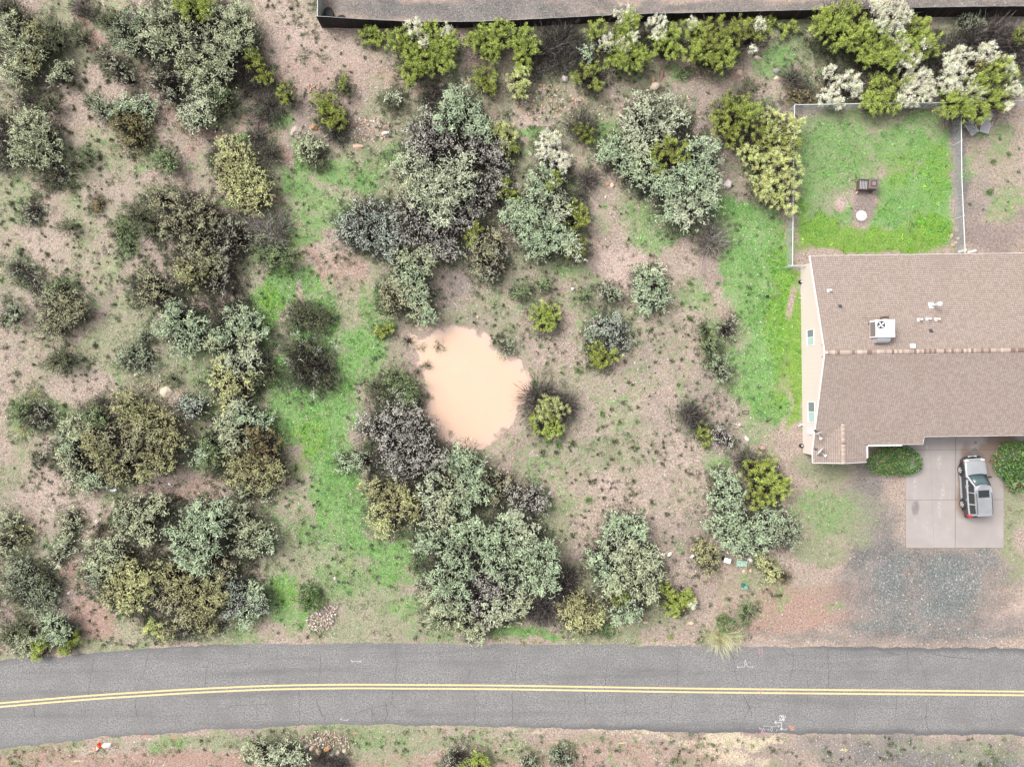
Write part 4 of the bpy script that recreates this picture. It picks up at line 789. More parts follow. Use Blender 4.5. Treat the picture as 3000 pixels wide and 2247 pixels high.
    T(['oliv','dolv'], 'big olive tree with dark hollows in the lower left', [(370,1182,42),(402,1232,50),(462,1240,48),(380,1300,54,1),(452,1312,50),(502,1290,34),(300,1332,42),(262,1300,34),(332,1390,38),(422,1372,36),(480,1352,32),(420,1270,40,1),(310,1280,30,1)], 3.0)
    T(['sage','mint'], 'dark sage tree on the left flank of the big olive tree', [(200,1262,36),(192,1302,34,1),(232,1250,32),(200,1350,28),(232,1400,38),(262,1412,30,1),(182,1330,22)], 2.2)
    s('green', 'dark green bush at the top of the dark sage tree', [(262,1215,30),(290,1232,24)])
    s('blue', 'small grey bush in gravel right of the big olive tree', [(540,1190,26),(562,1202,28),(580,1180,20)])
    s(['green','mint'], 'mint and dark green bush left of the rust tinged tree', [(602,1290,28),(632,1332,30),(575,1338,26,1),(612,1362,24)])
    T(['oliv','rust','sage'], 'olive tree with a rust coloured top beside the bright grass', [(660,1242,34,2),(682,1292,40,2),(702,1350,42),(762,1332,40,1),(792,1300,30,1),(770,1390,42),(722,1402,34),(802,1382,34),(740,1270,30,1),(690,1390,30)], 2.4)
    s('mint', 'small mint bush on top of the rust tinged tree', [(690,1220,30),(772,1230,26),(730,1215,20)], 2.2)
    s('drk', 'pair of small dark tufts in gravel left of the dark sage tree', [(150,1340,14),(165,1365,14)])
    s('sparse', 'small faded tuft in gravel beside the pair of dark tufts', [(115,1345,18)])
    s('sage', 'faint pale sprigs below the rust tinged tree', [(735,1440,34),(700,1450,26),(780,1450,26)], .6, dens=.5)
    # ---- lower left
    T(['sage','sgrn'], 'dull sage tree at the upper left of the lower left thicket', [(400,1502,42),(452,1482,34),(372,1540,34),(422,1562,34),(352,1492,24),(350,1520,20,1)], 2.3)
    T(['mint'], 'brightest mint tree in the lower left thicket', [(580,1502,38),(560,1562,42),(622,1532,42),(602,1602,42),(522,1602,34),(560,1642,34),(592,1662,26),(650,1480,22),(500,1560,20)], 3.0)
    T(['sage','mint'], 'grey sage tree at the upper right of the lower left thicket', [(742,1562,42),(770,1592,30,1),(722,1602,34),(700,1502,24),(700,1560,24)], 2.3)
    T(['sage','sgrn'], 'grey green tree at the left end of the lower left thicket', [(290,1622,38),(332,1612,34),(272,1660,32),(270,1702,28,1),(320,1655,30)], 2.3)
    T(['yell','oliv'], 'yellow olive tree in the lower left thicket', [(342,1692,38),(402,1692,38),(330,1742,36,1),(390,1732,42),(372,1772,34),(432,1702,24,1),(370,1660,26,1)], 2.6)
    T(['oliv','dolv'], 'wide dark olive tree at the bottom of the lower left thicket', [(480,1682,38),(522,1722,42),(562,1742,40),(602,1762,38),(482,1762,36,1),(560,1802,34),(622,1700,34),(660,1680,28,1),(520,1790,30,1),(640,1740,28)], 2.4)
    T(['blue','mint'], 'grey mint tree at the right end of the lower left thicket', [(702,1762,36),(742,1742,32,1),(762,1772,26),(720,1810,30,1),(690,1732,28),(680,1790,26)], 2.0)
    s(['sparse','oliv'], 'low olive scrub between the lower left thicket and the road', [(540,1845,34),(602,1838,30,1),(490,1850,26,1),(660,1830,26)], .8)
    s('plim', 'small lime bush on the verge below the yellow olive tree', [(440,1832,24),(455,1852,14)], .8)
    s(['sgrn','drk'], 'wide dull green tree near the left edge in the lower left', [(90,1722,50),(52,1700,42),(122,1750,42),(62,1662,34),(140,1702,34,1),(35,1745,26,1)], 1.6)
    T('mint', 'small mint tree above the lime bush by the road', [(160,1832,38),(150,1862,30),(180,1862,20)], 1.9)
    s('lime', 'lime bush hanging over the road edge in the bottom left', [(120,1890,24),(192,1902,20),(215,1868,20),(112,1920,18)], 1.1)
    s(['sage','drk'], 'dark sage bush beside the road at the left edge', [(52,1872,38),(72,1892,32),(20,1860,28,1),(60,1838,26,1)], 1.4)
    s(['sage','oliv'], 'hazy sage bush at the left edge below the bare slope', [(32,1540,38),(62,1572,36,1),(10,1600,30)], .9, dens=.6)
    s('sage', 'pale hazy bush left of the lower left thicket', [(210,1518,30),(202,1560,28)], .8, dens=.6)
    s('pale', 'faint straw green bush at the left end of the lower left thicket', [(200,1602,30),(165,1640,24)], .7, dens=.5)
    # ---- bottom centre
    s(['green','drk'], 'dark green bush with lime flecks left of the puddle', [(1160,1112,44),(1190,1142,40),(1130,1152,38,1),(1152,1182,40,1),(1198,1180,28),(1090,1132,22,1)], 1.9, dens=1.3)
    T('grey', 'large grey tree below the left side of the puddle', [(1150,1202,44),(1122,1262,40),(1182,1240,42),(1232,1262,36),(1162,1302,46),(1222,1312,42),(1142,1342,40),(1190,1372,42),(1252,1342,36),(1290,1342,24),(1060,1245,26),(1215,1210,22)], 3.0)
    s('mint', 'small whitish mint bush at the left foot of the large grey tree', [(1010,1362,22),(1002,1338,14)], 1.2)
    s('sgrn', 'small sage bush between the whitish bush and the large grey tree', [(1065,1355,30),(1050,1330,18)])
    T(['mint','sage'], 'mint tree below the bottom of the puddle', [(1332,1350,36),(1362,1332,30),(1390,1372,34),(1370,1422,38),(1322,1432,36,1),(1402,1440,32),(1300,1482,30,1),(1350,1480,34)], 2.6)
    T(['yell','oliv','pale'], 'straw yellow tree below the large grey tree', [(1092,1432,34,1),(1152,1472,42,1),(1112,1512,36),(1240,1442,26,2),(1270,1382,28,2),(1270,1482,36,2),(1130,1552,28),(1202,1502,34,1),(1160,1430,26,1),(1195,1460,24)], 2.4)
    T('grey', 'dark grey tree right of the mint tree below the puddle', [(1562,1452,36),(1532,1490,30),(1502,1440,26),(1585,1480,24)], 2.0)
    s('dolv', 'dull green bush between the mint tree and the dark grey tree', [(1470,1412,34),(1450,1450,30),(1420,1400,20)], 1.4)
    T(['mint','sage'], 'left part of the great bottom thicket, a mint tree', [(1262,1582,42),(1340,1572,42),(1300,1532,34,1),(1342,1642,44),(1382,1562,40),(1292,1700,44),(1270,1750,40,1),(1330,1742,44),(1235,1600,20)], 3.0)
    T(['mint','pale'], 'right part of the great bottom thicket, a bright mint tree', [(1480,1562,42),(1440,1602,40),(1540,1562,40,1),(1560,1612,40),(1602,1612,32),(1460,1662,40),(1540,1682,44),(1592,1700,40),(1502,1630,30),(1610,1725,24),(1500,1520,24,1),(1620,1660,22)], 3.2)
    T(['sage','pale'], 'sage tree at the lower end of the great bottom thicket', [(1350,1802,36),(1290,1812,36),(1382,1842,30),(1440,1792,36,1),(1492,1762,38,1),(1522,1782,30),(1402,1862,22),(1310,1780,26),(1470,1815,22)], 2.5)
    T('grey', 'purplish grey tree in the middle of the great bottom thicket', [(1450,1702,32),(1440,1742,28),(1405,1700,28),(1392,1770,24)], 2.6)
    s('dlim', 'small lime bush at the bottom edge of the great bottom thicket', [(1345,1835,14),(1390,1825,14),(1380,1850,12)], 1.0)
    s('bloom', 'small white flowering patch at the bottom of the great bottom thicket', [(1420,1838,16),(1405,1830,10)], 1.4)
    s('twig', 'dark bare brush right of the great bottom thicket', [(1640,1722,50),(1602,1782,46),(1662,1692,36),(1570,1800,30)], 1.3)
    T(['oliv','yell'], 'round olive green tree by the road right of the great bottom thicket', [(1700,1782,42),(1722,1820,36),(1682,1812,34,1),(1742,1800,32,1),(1690,1760,30),(1660,1790,22)], 1.9)
    s('hedge', 'bright green round tuft at the foot of the olive green tree', [(1780,1845,16)], .5)
    T('mint', 'dark mint tree top of the lower right thicket', [(1830,1542,38),(1800,1522,24),(1862,1532,30),(1790,1562,28),(1870,1570,28)], 2.3)
    T(['sage','pale','mint'], 'tall sage tree of the lower right thicket', [(1800,1602,38,1),(1832,1642,42),(1872,1642,38),(1900,1682,38),(1870,1722,38),(1782,1682,36,2),(1742,1642,26,2),(1825,1700,30),(1850,1782,36,2),(1902,1750,24),(1780,1722,30),(1810,1802,24,2),(1910,1640,24,1)], 3.0)
    s('lime', 'lime bush in the lower part of the lower right thicket', [(1820,1742,26),(1800,1718,18),(1808,1765,17)], 2.2)
    s(['lime','bloom'], 'lime broom with a few white flowers by the utility mark', [(1950,1722,20),(1970,1762,28),(1992,1780,24),(2010,1752,26),(2030,1772,13,1)], 1.4)
    s(['dlim','lime','twig'], 'olive lime broom in front of the house corner', [(2202,1370,32),(2242,1390,34,1),(2280,1412,28,1),(2232,1430,36),(2270,1452,28,1),(2212,1470,24),(2302,1430,16),(2185,1350,36,2),(2250,1350,20)], 2.0)
    s('mint', 'upper mint shrub left of the olive lime broom', [(2130,1412,32),(2152,1442,30),(2110,1460,32),(2140,1492,32),(2105,1395,20)], 1.7)
    T(['mint','sgrn'], 'large feathery mint tree left of the bare front yard', [(2112,1532,38),(2150,1562,40),(2200,1562,42),(2242,1532,38),(2182,1602,34),(2280,1562,38,1),(2310,1572,36,1),(2290,1530,32),(2328,1550,24,1),(2240,1580,30),(2155,1520,26)], 2.2)
    s('oliv', 'olive bush beside the white utility pedestal', [(2062,1622,32),(2072,1652,30),(2050,1600,22),(2088,1612,18)], 1.2)
    s('yell', 'yellow green grassy bush right of the utility pedestals', [(2242,1652,26),(2260,1682,26),(2230,1640,16)], .7)
    s('rust', 'small rust brown dry bush right of the yellow green grassy bush', [(2300,1690,22)], .5)
    s('hedge', 'bright green rounded shrub at the roadside above the straw grass', [(2130,1830,19),(2118,1815,12)], .9)
    s('straw', 'arching pale grass clump hanging over the road edge', [(2110,1868,42),(2155,1866,28),(2080,1860,22)], .7)
    s('green', 'small green bush above the bright roadside shrub', [(2190,1790,24),(2180,1815,13)], .6)
    # ---- right middle
    s('lime', 'round green lime bush above and right of the puddle', [(1595,935,40),(1612,915,26)], 1.3)
    T(['mint','pale'], 'isolated bright mint tree beside the bare pale patch', [(1890,812,32),(1912,842,38),(1880,862,28),(1932,882,28),(1902,900,20),(1922,790,24,1)], 1.8)
    s(['blue','sgrn'], 'large grey mint bush right of the puddle', [(1762,958,36),(1802,952,34),(1740,1002,34,1),(1822,1002,34),(1780,985,34)], 1.3)
    s('dlim', 'golden lime bush on the lower side of the grey mint bush', [(1748,1030,28),(1772,1056,26),(1802,1040,18),(1740,1058,16)], 1.3)
    s(['plim','lime','twig'], 'lime bush with dark twigs reaching over the right bank of the puddle', [(1602,1200,32),(1590,1242,34,1),(1622,1252,28,1),(1602,1180,24),(1640,1202,22),(1580,1172,56,2),(1650,1190,46,2)], 1.5)
    s(['dlim','twig'], 'small olive lime bush with dark twigs left of the grass strip', [(2060,1260,22),(2068,1290,18),(2020,1212,36,1),(2045,1235,30,1)], 1.0)
    s('grey', 'low grey bush right of the small olive lime bush', [(2110,1278,28),(2135,1300,18)], .7)
    s('sparse', 'half bare grey green shrub in the grass strip level with the air conditioner', [(2130,968,32),(2140,945,20)], .9)
    s('green', 'green shrub left of the half bare shrub in the grass strip', [(2078,1020,24),(2092,995,20),(2070,960,22)])
    s('sgrn', 'grey green shrub in the grass strip, lower of the row', [(2110,1072,30),(2120,1100,18)])
    s('green', 'small round green bush in open gravel below the mint column', [(1590,838,18),(1600,820,15)])
    s('green', 'low green bush in open gravel left of the small round green bush', [(1530,850,22),(1515,862,13)])
    s('green', 'low dark green bush left of the isolated mint tree', [(1710,872,20),(1725,855,12)])
    s('sgrn', 'low sage green bush between the grey mint bush and the isolated mint tree', [(1795,862,26),(1770,855,18)])
    s('sgrn', 'faint olive bush just above the top right bank of the puddle', [(1492,1008,24),(1470,1030,15)], .6)
    s('hedge', 'clipped dark green hedge between the house and the driveway', [(2592,1352,34),(2625,1348,37),(2655,1352,35),(2672,1358,28),(2575,1360,26)], 1.15)
    s(['hedge','green'], 'large rounded dark green hedge right of the parked car', [(2975,1358,48),(2998,1390,42),(3005,1340,40),(2965,1335,34),(2990,1420,26,1),(2958,1380,26)], 1.5)
    s(['hedge','green'], 'bright green shrub beside the pale pink rock pile', [(905,1745,28),(922,1762,22),(890,1762,20,1),(908,1728,16,1)], 1.0)
    s('green', 'small green shrub at the upper right of the pen corner boulders', [(2010,212,15),(1995,222,12)], .4)
    # ---- bottom edge and puddle
    T(['pale','sage'], 'sage tree cut off by the bottom edge beside the stone apron', [(780,2215,34),(830,2212,36),(870,2230,30),(740,2205,26,1),(800,2245,34)], 1.7)
    s('twig', 'dark brush under the stone apron at the bottom edge', [(950,2232,42),(1000,2240,30)], .8)
    s('sparse', 'dusty sage bush at the bottom edge left of the lime shrub', [(1345,2225,38),(1320,2240,26)], .9)
    s('lime', 'lime shrub cut off by the bottom edge', [(1400,2240,34),(1370,2245,22)], 1.0)
    s('sgrn', 'first dull green bush right of the lime shrub at the bottom edge', [(1555,2235,30)], .8)
    s('sgrn', 'dull green bush furthest right along the bottom edge', [(1650,2225,32),(1625,2205,20)], .8)
    s('sgrn', 'largest tuft standing in the shallow end of the puddle', [(1284,1015,17)], .5)
    s('sparse', 'pale tuft at the left margin of the puddle shallows', [(1195,1000,20)], .5)
    s('drk', 'dark tuft in the puddle below the largest one', [(1250,1070,15)], .4)
    s('drk', 'small dark tuft at the left margin of the puddle', [(1224,1090,11)], .35)
    s('drk', 'dark tuft on the left bank in the lower half of the puddle', [(1253,1163,12)], .4)
    s('drk', 'lone tiny tuft in the lower left of the puddle', [(1320,1267,7)], .25)
    s('sgrn', 'faint green tuft in the puddle shallows between the pale and the largest tuft', [(1233,1020,13)], .35)

# ---- countable small weeds: copies of a few clumps
def weeds():
    protos = {}
    for nm, pal, n in (('dark', [(.09,.11,.06),(.15,.17,.09),(.22,.22,.14)], 6), ('green', [(.12,.22,.07),(.17,.29,.09),(.22,.3,.13)], 5), ('sage', [(.30,.32,.22),(.22,.25,.16),(.38,.39,.28)], 4), ('yel', [(.34,.40,.12),(.45,.47,.2)], 3)):
        L = []
        for i in range(n):
            acc = []; m = 90; a = rng.uniform(0, 6.28, m); el = rng.uniform(.2, 1.4, m); r0 = rng.uniform(.0, .13, m)
            P = np.stack([r0 * np.cos(a), r0 * np.sin(a) * rng.uniform(.6, 1), rng.uniform(0, .06, m)], 1); a2 = a + rng.normal(0, .5, m)
            D = np.stack([np.cos(a2) * np.cos(el), np.sin(a2) * np.cos(el), np.sin(el)], 1)
            chain(acc, P, D, 3, .075, .045, cols(pal, m, .25), .4, None, .5)
            V, F, c = pack(acc); me = nmesh('weed', V, F, c); me.materials.append(M['leaf']); L.append(me)
        protos[nm] = L
    REG = [ # kind, count, u0, v0, u1, v1, label, group
     ('dark', 34, 20, 230, 330, 500, 'small dark weed tuft on the pink gravel beside the large round sage tree', 'dark weeds in the upper left gravel'),
     ('dark', 22, 20, 500, 340, 800, 'small dark weed tuft in the gravel along the left edge above the dark olive tree', 'dark weeds in the left gravel'),
     ('dark', 14, 10, 980, 360, 1450, 'small dark weed tuft in the bare gravel left of the big olive tree', 'dark weeds in the lower left gravel'),
     ('sage', 20, 10, 460, 340, 1140, 'small pale sage weed tuft in the gravel along the left edge', 'pale weeds in the left gravel'),
     ('dark', 46, 1780, 830, 2080, 1200, 'tiny dark weed tuft in the open gravel left of the grass strip', 'dark weeds left of the grass strip'),
     ('dark', 34, 1560, 1280, 1960, 1520, 'small dark weed tuft in the open ground right of the great bottom thicket', 'dark weeds in the lower middle gravel'),
     ('green', 22, 1960, 820, 2180, 1240, 'small green weed tuft along the left side of the grass strip', 'green weeds left of the grass strip'),
     ('green', 20, 1560, 1040, 1960, 1500, 'small green weed tuft in the open gravel in the middle right', 'green weeds in the middle right gravel'),
     ('sage', 12, 1560, 1280, 1960, 1520, 'small pale weed tuft in the open ground right of the great bottom thicket', 'pale weeds in the lower middle gravel'),
     ('green', 12, 2830, 400, 2995, 650, 'green weed clump in the bare side yard right of the pen', 'weeds in the side yard'),
     ('yel', 26, 1440, 1850, 2060, 1885, 'small yellow flowering weed on the verge above the road', 'yellow weeds on the upper verge'),
     ('sage', 12, 780, 40, 1120, 330, 'small sage weed tuft on the bare pink slope at the top', 'weeds on the bare pink slope'),
     ('dark', 12, 1300, 980, 1480, 1020, 'small dark weed tuft on the upper bank of the puddle', 'weeds on the upper bank of the puddle')]
    rr = random.Random(3); tot = 0
    for kd, n, u0, v0, u1, v1, lab, grp in REG:
        k = 0; tries = 0
        while k < n and tries < n * 30:
            tries += 1; u = rr.uniform(u0, u1); v = rr.uniform(v0, v1)
            if any((u - l[0]) ** 2 + (v - l[1]) ** 2 < (l[2] * .8) ** 2 for l in LITTER_SHADE): continue
            x, y = px(u, v)
            if sdist(np.array([x]), np.array([y]), PUD)[0] > -.2: continue
            me = rr.choice(protos[kd]); o = bpy.data.objects.new('weed_tuft', me); link(o)
            sc_ = (.45 + 1.0 * rr.random() ** 2) * (.7 if 'tiny' in lab or 'yellow' in lab else 1); o.location = (x, y, float(hgt(x, y)) - .01); o.scale = (sc_, sc_ * rr.uniform(.7, 1.1), sc_ * .9); o.rotation_euler = (0, 0, rr.uniform(0, 6.28))
            tag(o, lab, 'weed', grp); k += 1; tot += 1
    CNT['weeds'] = tot
# ---- uncountable cover: grass blades, dry scrub, stones
def samp(ms, lit, xs, ys, key, n, thr=.25, pw=1.0, warp=True):
    U = rng.uniform(-10, 3010, n); V = rng.uniform(-10, 2257, n)
    X = (U - 1500) / S; Y = (1123.5 - V) / S
    j = np.clip(np.searchsorted(xs, X), 0, len(xs) - 1); i = np.clip(np.searchsorted(ys, Y), 0, len(ys) - 1)
    m = ms[key][i, j] if isinstance(key, str) else key[i, j]
    f = fbm(X, Y, .9, 77, 4)
    keep = (m ** pw * (.35 + 1.1 * (f - .2)) > rng.random(n) * .75) & (m > thr)
    road = (V > road_top(U) - 3) & (V < road_bot(U) + 3); drv = (U > 2645) & (U < 2945) & (V > 1230) & (V < 1610)
    house = (U > 2350) & (V > 765) & (V < 1330); pud = sdist(X, Y, PUD) > -.25
    keep &= ~(road | drv | house | pud)
    return X[keep], Y[keep], U[keep], V[keep]
def cover(ms, lit, xs, ys):
    def blades(name, key, n, per, pal, L, W, K, var, label, thr=.25, el=(.25, 1.1), sp=.09, XY=None):
        X, Y = XY if XY is not None else samp(ms, lit, xs, ys, key, n, thr)[:2]
        m = len(X); pl = cols(pal, m, var); pl *= (.55 + .9 * fbm(X, Y, .7, 90, 3))[:, None]; s_ = np.repeat(sp * rng.uniform(.5, 1.4, m), per)
        X = np.repeat(X, per) + rng.normal(0, 1, m * per) * s_; Y = np.repeat(Y, per) + rng.normal(0, 1, m * per) * s_; k = len(X)
        a = rng.uniform(0, 6.28, k); e = rng.uniform(*el, k)
        P = np.stack([X, Y, hgt(X, Y) + rng.uniform(-.005, .03, k)], 1); D = np.stack([np.cos(a) * np.cos(e), np.sin(a) * np.cos(e), np.sin(e)], 1)
        c = np.repeat(pl, per, 0) * np.exp(rng.normal(0, .16, (k, 1)))
        acc = []; chain(acc, P, D, K, L, W, c, .4, None, .6); V, F, cc = pack(acc)
        o = obj(name, V, F, M['leaf'], None, cc); tag(o, label, 'grass', None, 'stuff'); CNT[name] = len(F)
    blades('bright_grass', 'vivid', 26000, 7, [(.07,.23,.01),(.15,.38,.02),(.28,.50,.04),(.10,.30,.03)], .07, .045, 2, .25, 'vivid green grass by the house and in the pen')
    blades('green_grass', 'green', 42000, 6, [(.06,.20,.04),(.13,.38,.09),(.23,.50,.16),(.17,.44,.08)], .07, .045, 2, .28, 'fresh green ground cover')
    blades('dry_grass', 'olive', 52000, 5, [(.15,.17,.09),(.30,.31,.19),(.40,.38,.27),(.16,.21,.10),(.28,.34,.18)], .075, .04, 2, .28, 'dull olive and dry ground cover')
    blades('straw_grass', 'straw', 9000, 5, [(.60,.50,.34),(.70,.62,.44),(.46,.38,.26)], .08, .03, 2, .18, 'straw coloured dead grass on the road verge')
    def wildpts(n, o, lo, hi):
        U = rng.uniform(-10, 3010, n); V = rng.uniform(-10, 2257, n); X = (U - 1500) / S; Y = (1123.5 - V) / S
        f = fbm(X, Y, 3.2, o, 4) + .5 * (fbm(X, Y, .8, o + 9, 3) - .5)
        keep = rng.random(n) < sstep(f, lo, hi)
        keep &= ~((U > 2290) & (V > 280) & (V < 1900)) & ~((V > road_top(U) - 8) & (V < road_bot(U) + 8)) & (sdist(X, Y, PUD) < -.3) & ~((U > 930) & (V < 92))
        return X[keep], Y[keep]
    blades('low_scrub', None, 0, 26, [(.055,.07,.04),(.10,.13,.07),(.17,.19,.11),(.09,.15,.06)], .07, .045, 2, .3, 'low dark scrub and weeds scattered over the gravel', el=(.3, 1.3), sp=.09, XY=wildpts(13000, 120, .44, .66))
    blades('pale_scrub', None, 0, 22, [(.26,.29,.18),(.34,.36,.24),(.22,.24,.15),(.20,.28,.13)], .07, .045, 2, .22, 'low pale sage scrub scattered over the gravel', el=(.3, 1.3), sp=.12, XY=wildpts(11000, 170, .44, .66))
    def skirt(mult, a, b):
        us, vs = [], []
        for (cu, cv, r, s_) in LITTER_SHADE:
            n = rng.poisson(max(1, r * mult)); t_ = rng.uniform(0, 6.28, n); q = r * rng.uniform(a, b, n); us.append(cu + q * np.cos(t_)); vs.append(cv + q * np.sin(t_))
        U = np.concatenate(us); V = np.concatenate(vs); X = (U - 1500) / S; Y = (1123.5 - V) / S
        keep = ~((U > 2290) & (V > 300) & (V < 1900)) & ~((V > road_top(U) - 8) & (V < road_bot(U) + 8)) & (sdist(X, Y, PUD) < -.2) & ~((U > 930) & (V < 92)) & (fbm(X, Y, 1.6, 300, 3) > .42)
        return X[keep], Y[keep]
    blades('under_scrub', None, 0, 18, [(.05,.065,.04),(.10,.125,.07),(.20,.22,.14),(.10,.16,.06)], .075, .04, 2, .35, 'dark low growth at the feet of the shrubs', el=(.3, 1.3), sp=.13, XY=skirt(.55, .8, 1.6))
    blades('pale_sprigs', None, 0, 16, [(.22,.25,.165),(.30,.33,.21),(.18,.21,.13),(.25,.27,.15)], .075, .04, 3, .25, 'thin pale sprigs around the feet of the shrubs', el=(.3, 1.3), sp=.15, XY=skirt(.42, .85, 1.7))
    U, V = [], []
    for (u, v, ru, rv, k) in [(500,1640,250,190,900),(1400,1620,190,230,900),(1340,520,150,210,700),(1190,1330,120,220,500),(1960,470,130,150,350),(1620,600,70,150,250),(1830,1660,90,140,250),(560,680,110,110,220),(700,1080,70,200,350),(330,1290,140,140,350),(590,130,170,130,450),(80,1740,100,110,60),(1150,680,150,90,300),(1850,100,420,70,500),(2650,130,300,90,400),(600,860,140,100,300),(60,140,90,90,100),(700,1310,120,110,300)]:
        a = rng.uniform(0, 6.28, k); q = np.sqrt(rng.random(k)); U.append(u + ru * q * np.cos(a)); V.append(v + rv * q * np.sin(a))
    U = np.concatenate(U); V = np.concatenate(V); ok = (V < road_top(U) - 12) & ~((U > 2310) & (V > 300)) & ((V > 95) | (U < 930)); X = (U[ok] - 1500) / S; Y = (1123.5 - V[ok]) / S
    ok = sdist(X, Y, PUD) < -.2
    blades('thicket_floor', None, 0, 30, [(.045,.055,.035),(.09,.105,.06),(.07,.06,.05),(.18,.20,.13),(.13,.11,.09)], .09, .042, 3, .35, 'dark tangled growth on the floor of the thickets', el=(.3, 1.3), sp=.2, XY=(X[ok], Y[ok]))
    # ground clutter under shrubs: dead sticks
    X, Y, _, _ = samp(ms, lit, xs, ys, lit, 42000, .3)
    k = len(X); a = rng.uniform(0, 6.28, k); P = np.stack([X, Y, hgt(X, Y) + .01], 1); D = np.stack([np.cos(a), np.sin(a), rng.uniform(0, .25, k)], 1)
    acc = []; chain(acc, P, D, 3, .12, .016, cols([(.10,.08,.07),(.22,.18,.16),(.32,.27,.24),(.06,.05,.045)], k, .2), .35, None, .4)
    V, F, c = pack(acc); tag(obj('dead_sticks', V, F, M['leaf'], None, c), 'fallen twigs and litter under the shrubs', 'litter', None, 'stuff')
STV = np.array([(1,0,0),(0,1,0),(-1,0,0),(0,-1,0),(.1,.1,.8),(.72,.7,.25),(-.7,.72,.2),(-.7,-.7,.3),(.7,-.68,.2),(0,0,-.4)], float)
STF = np.array([(4,0,5),(4,5,1),(4,1,6),(4,6,2),(4,2,7),(4,7,3),(4,3,8),(4,8,0),(9,5,0),(9,1,5),(9,6,1),(9,2,6),(9,7,2),(9,3,7),(9,8,3),(9,0,8)])
def stone_mesh(X, Y, sz, pal, zoff=0.0, var=.2):
    n = len(X); a = rng.uniform(0, 6.28, n); s3 = np.stack([sz * rng.uniform(.8, 1.3, n), sz * rng.uniform(.5, 1, n), sz * rng.uniform(.4, .75, n)], 1)
    V = STV[None] * (1 + rng.normal(0, .12, (n, 10, 1))) * s3[:, None]
    ca, sa = np.cos(a)[:, None], np.sin(a)[:, None]
    V = np.stack([V[..., 0] * ca - V[..., 1] * sa, V[..., 0] * sa + V[..., 1] * ca, V[..., 2]], -1) + np.stack([X, Y, hgt(X, Y) + zoff], 1)[:, None]
    F = (STF[None] + (np.arange(n) * 10)[:, None, None]).reshape(-1, 3)
    return V.reshape(-1, 3), F, np.repeat(cols(pal, n, var, .04), 10, 0)
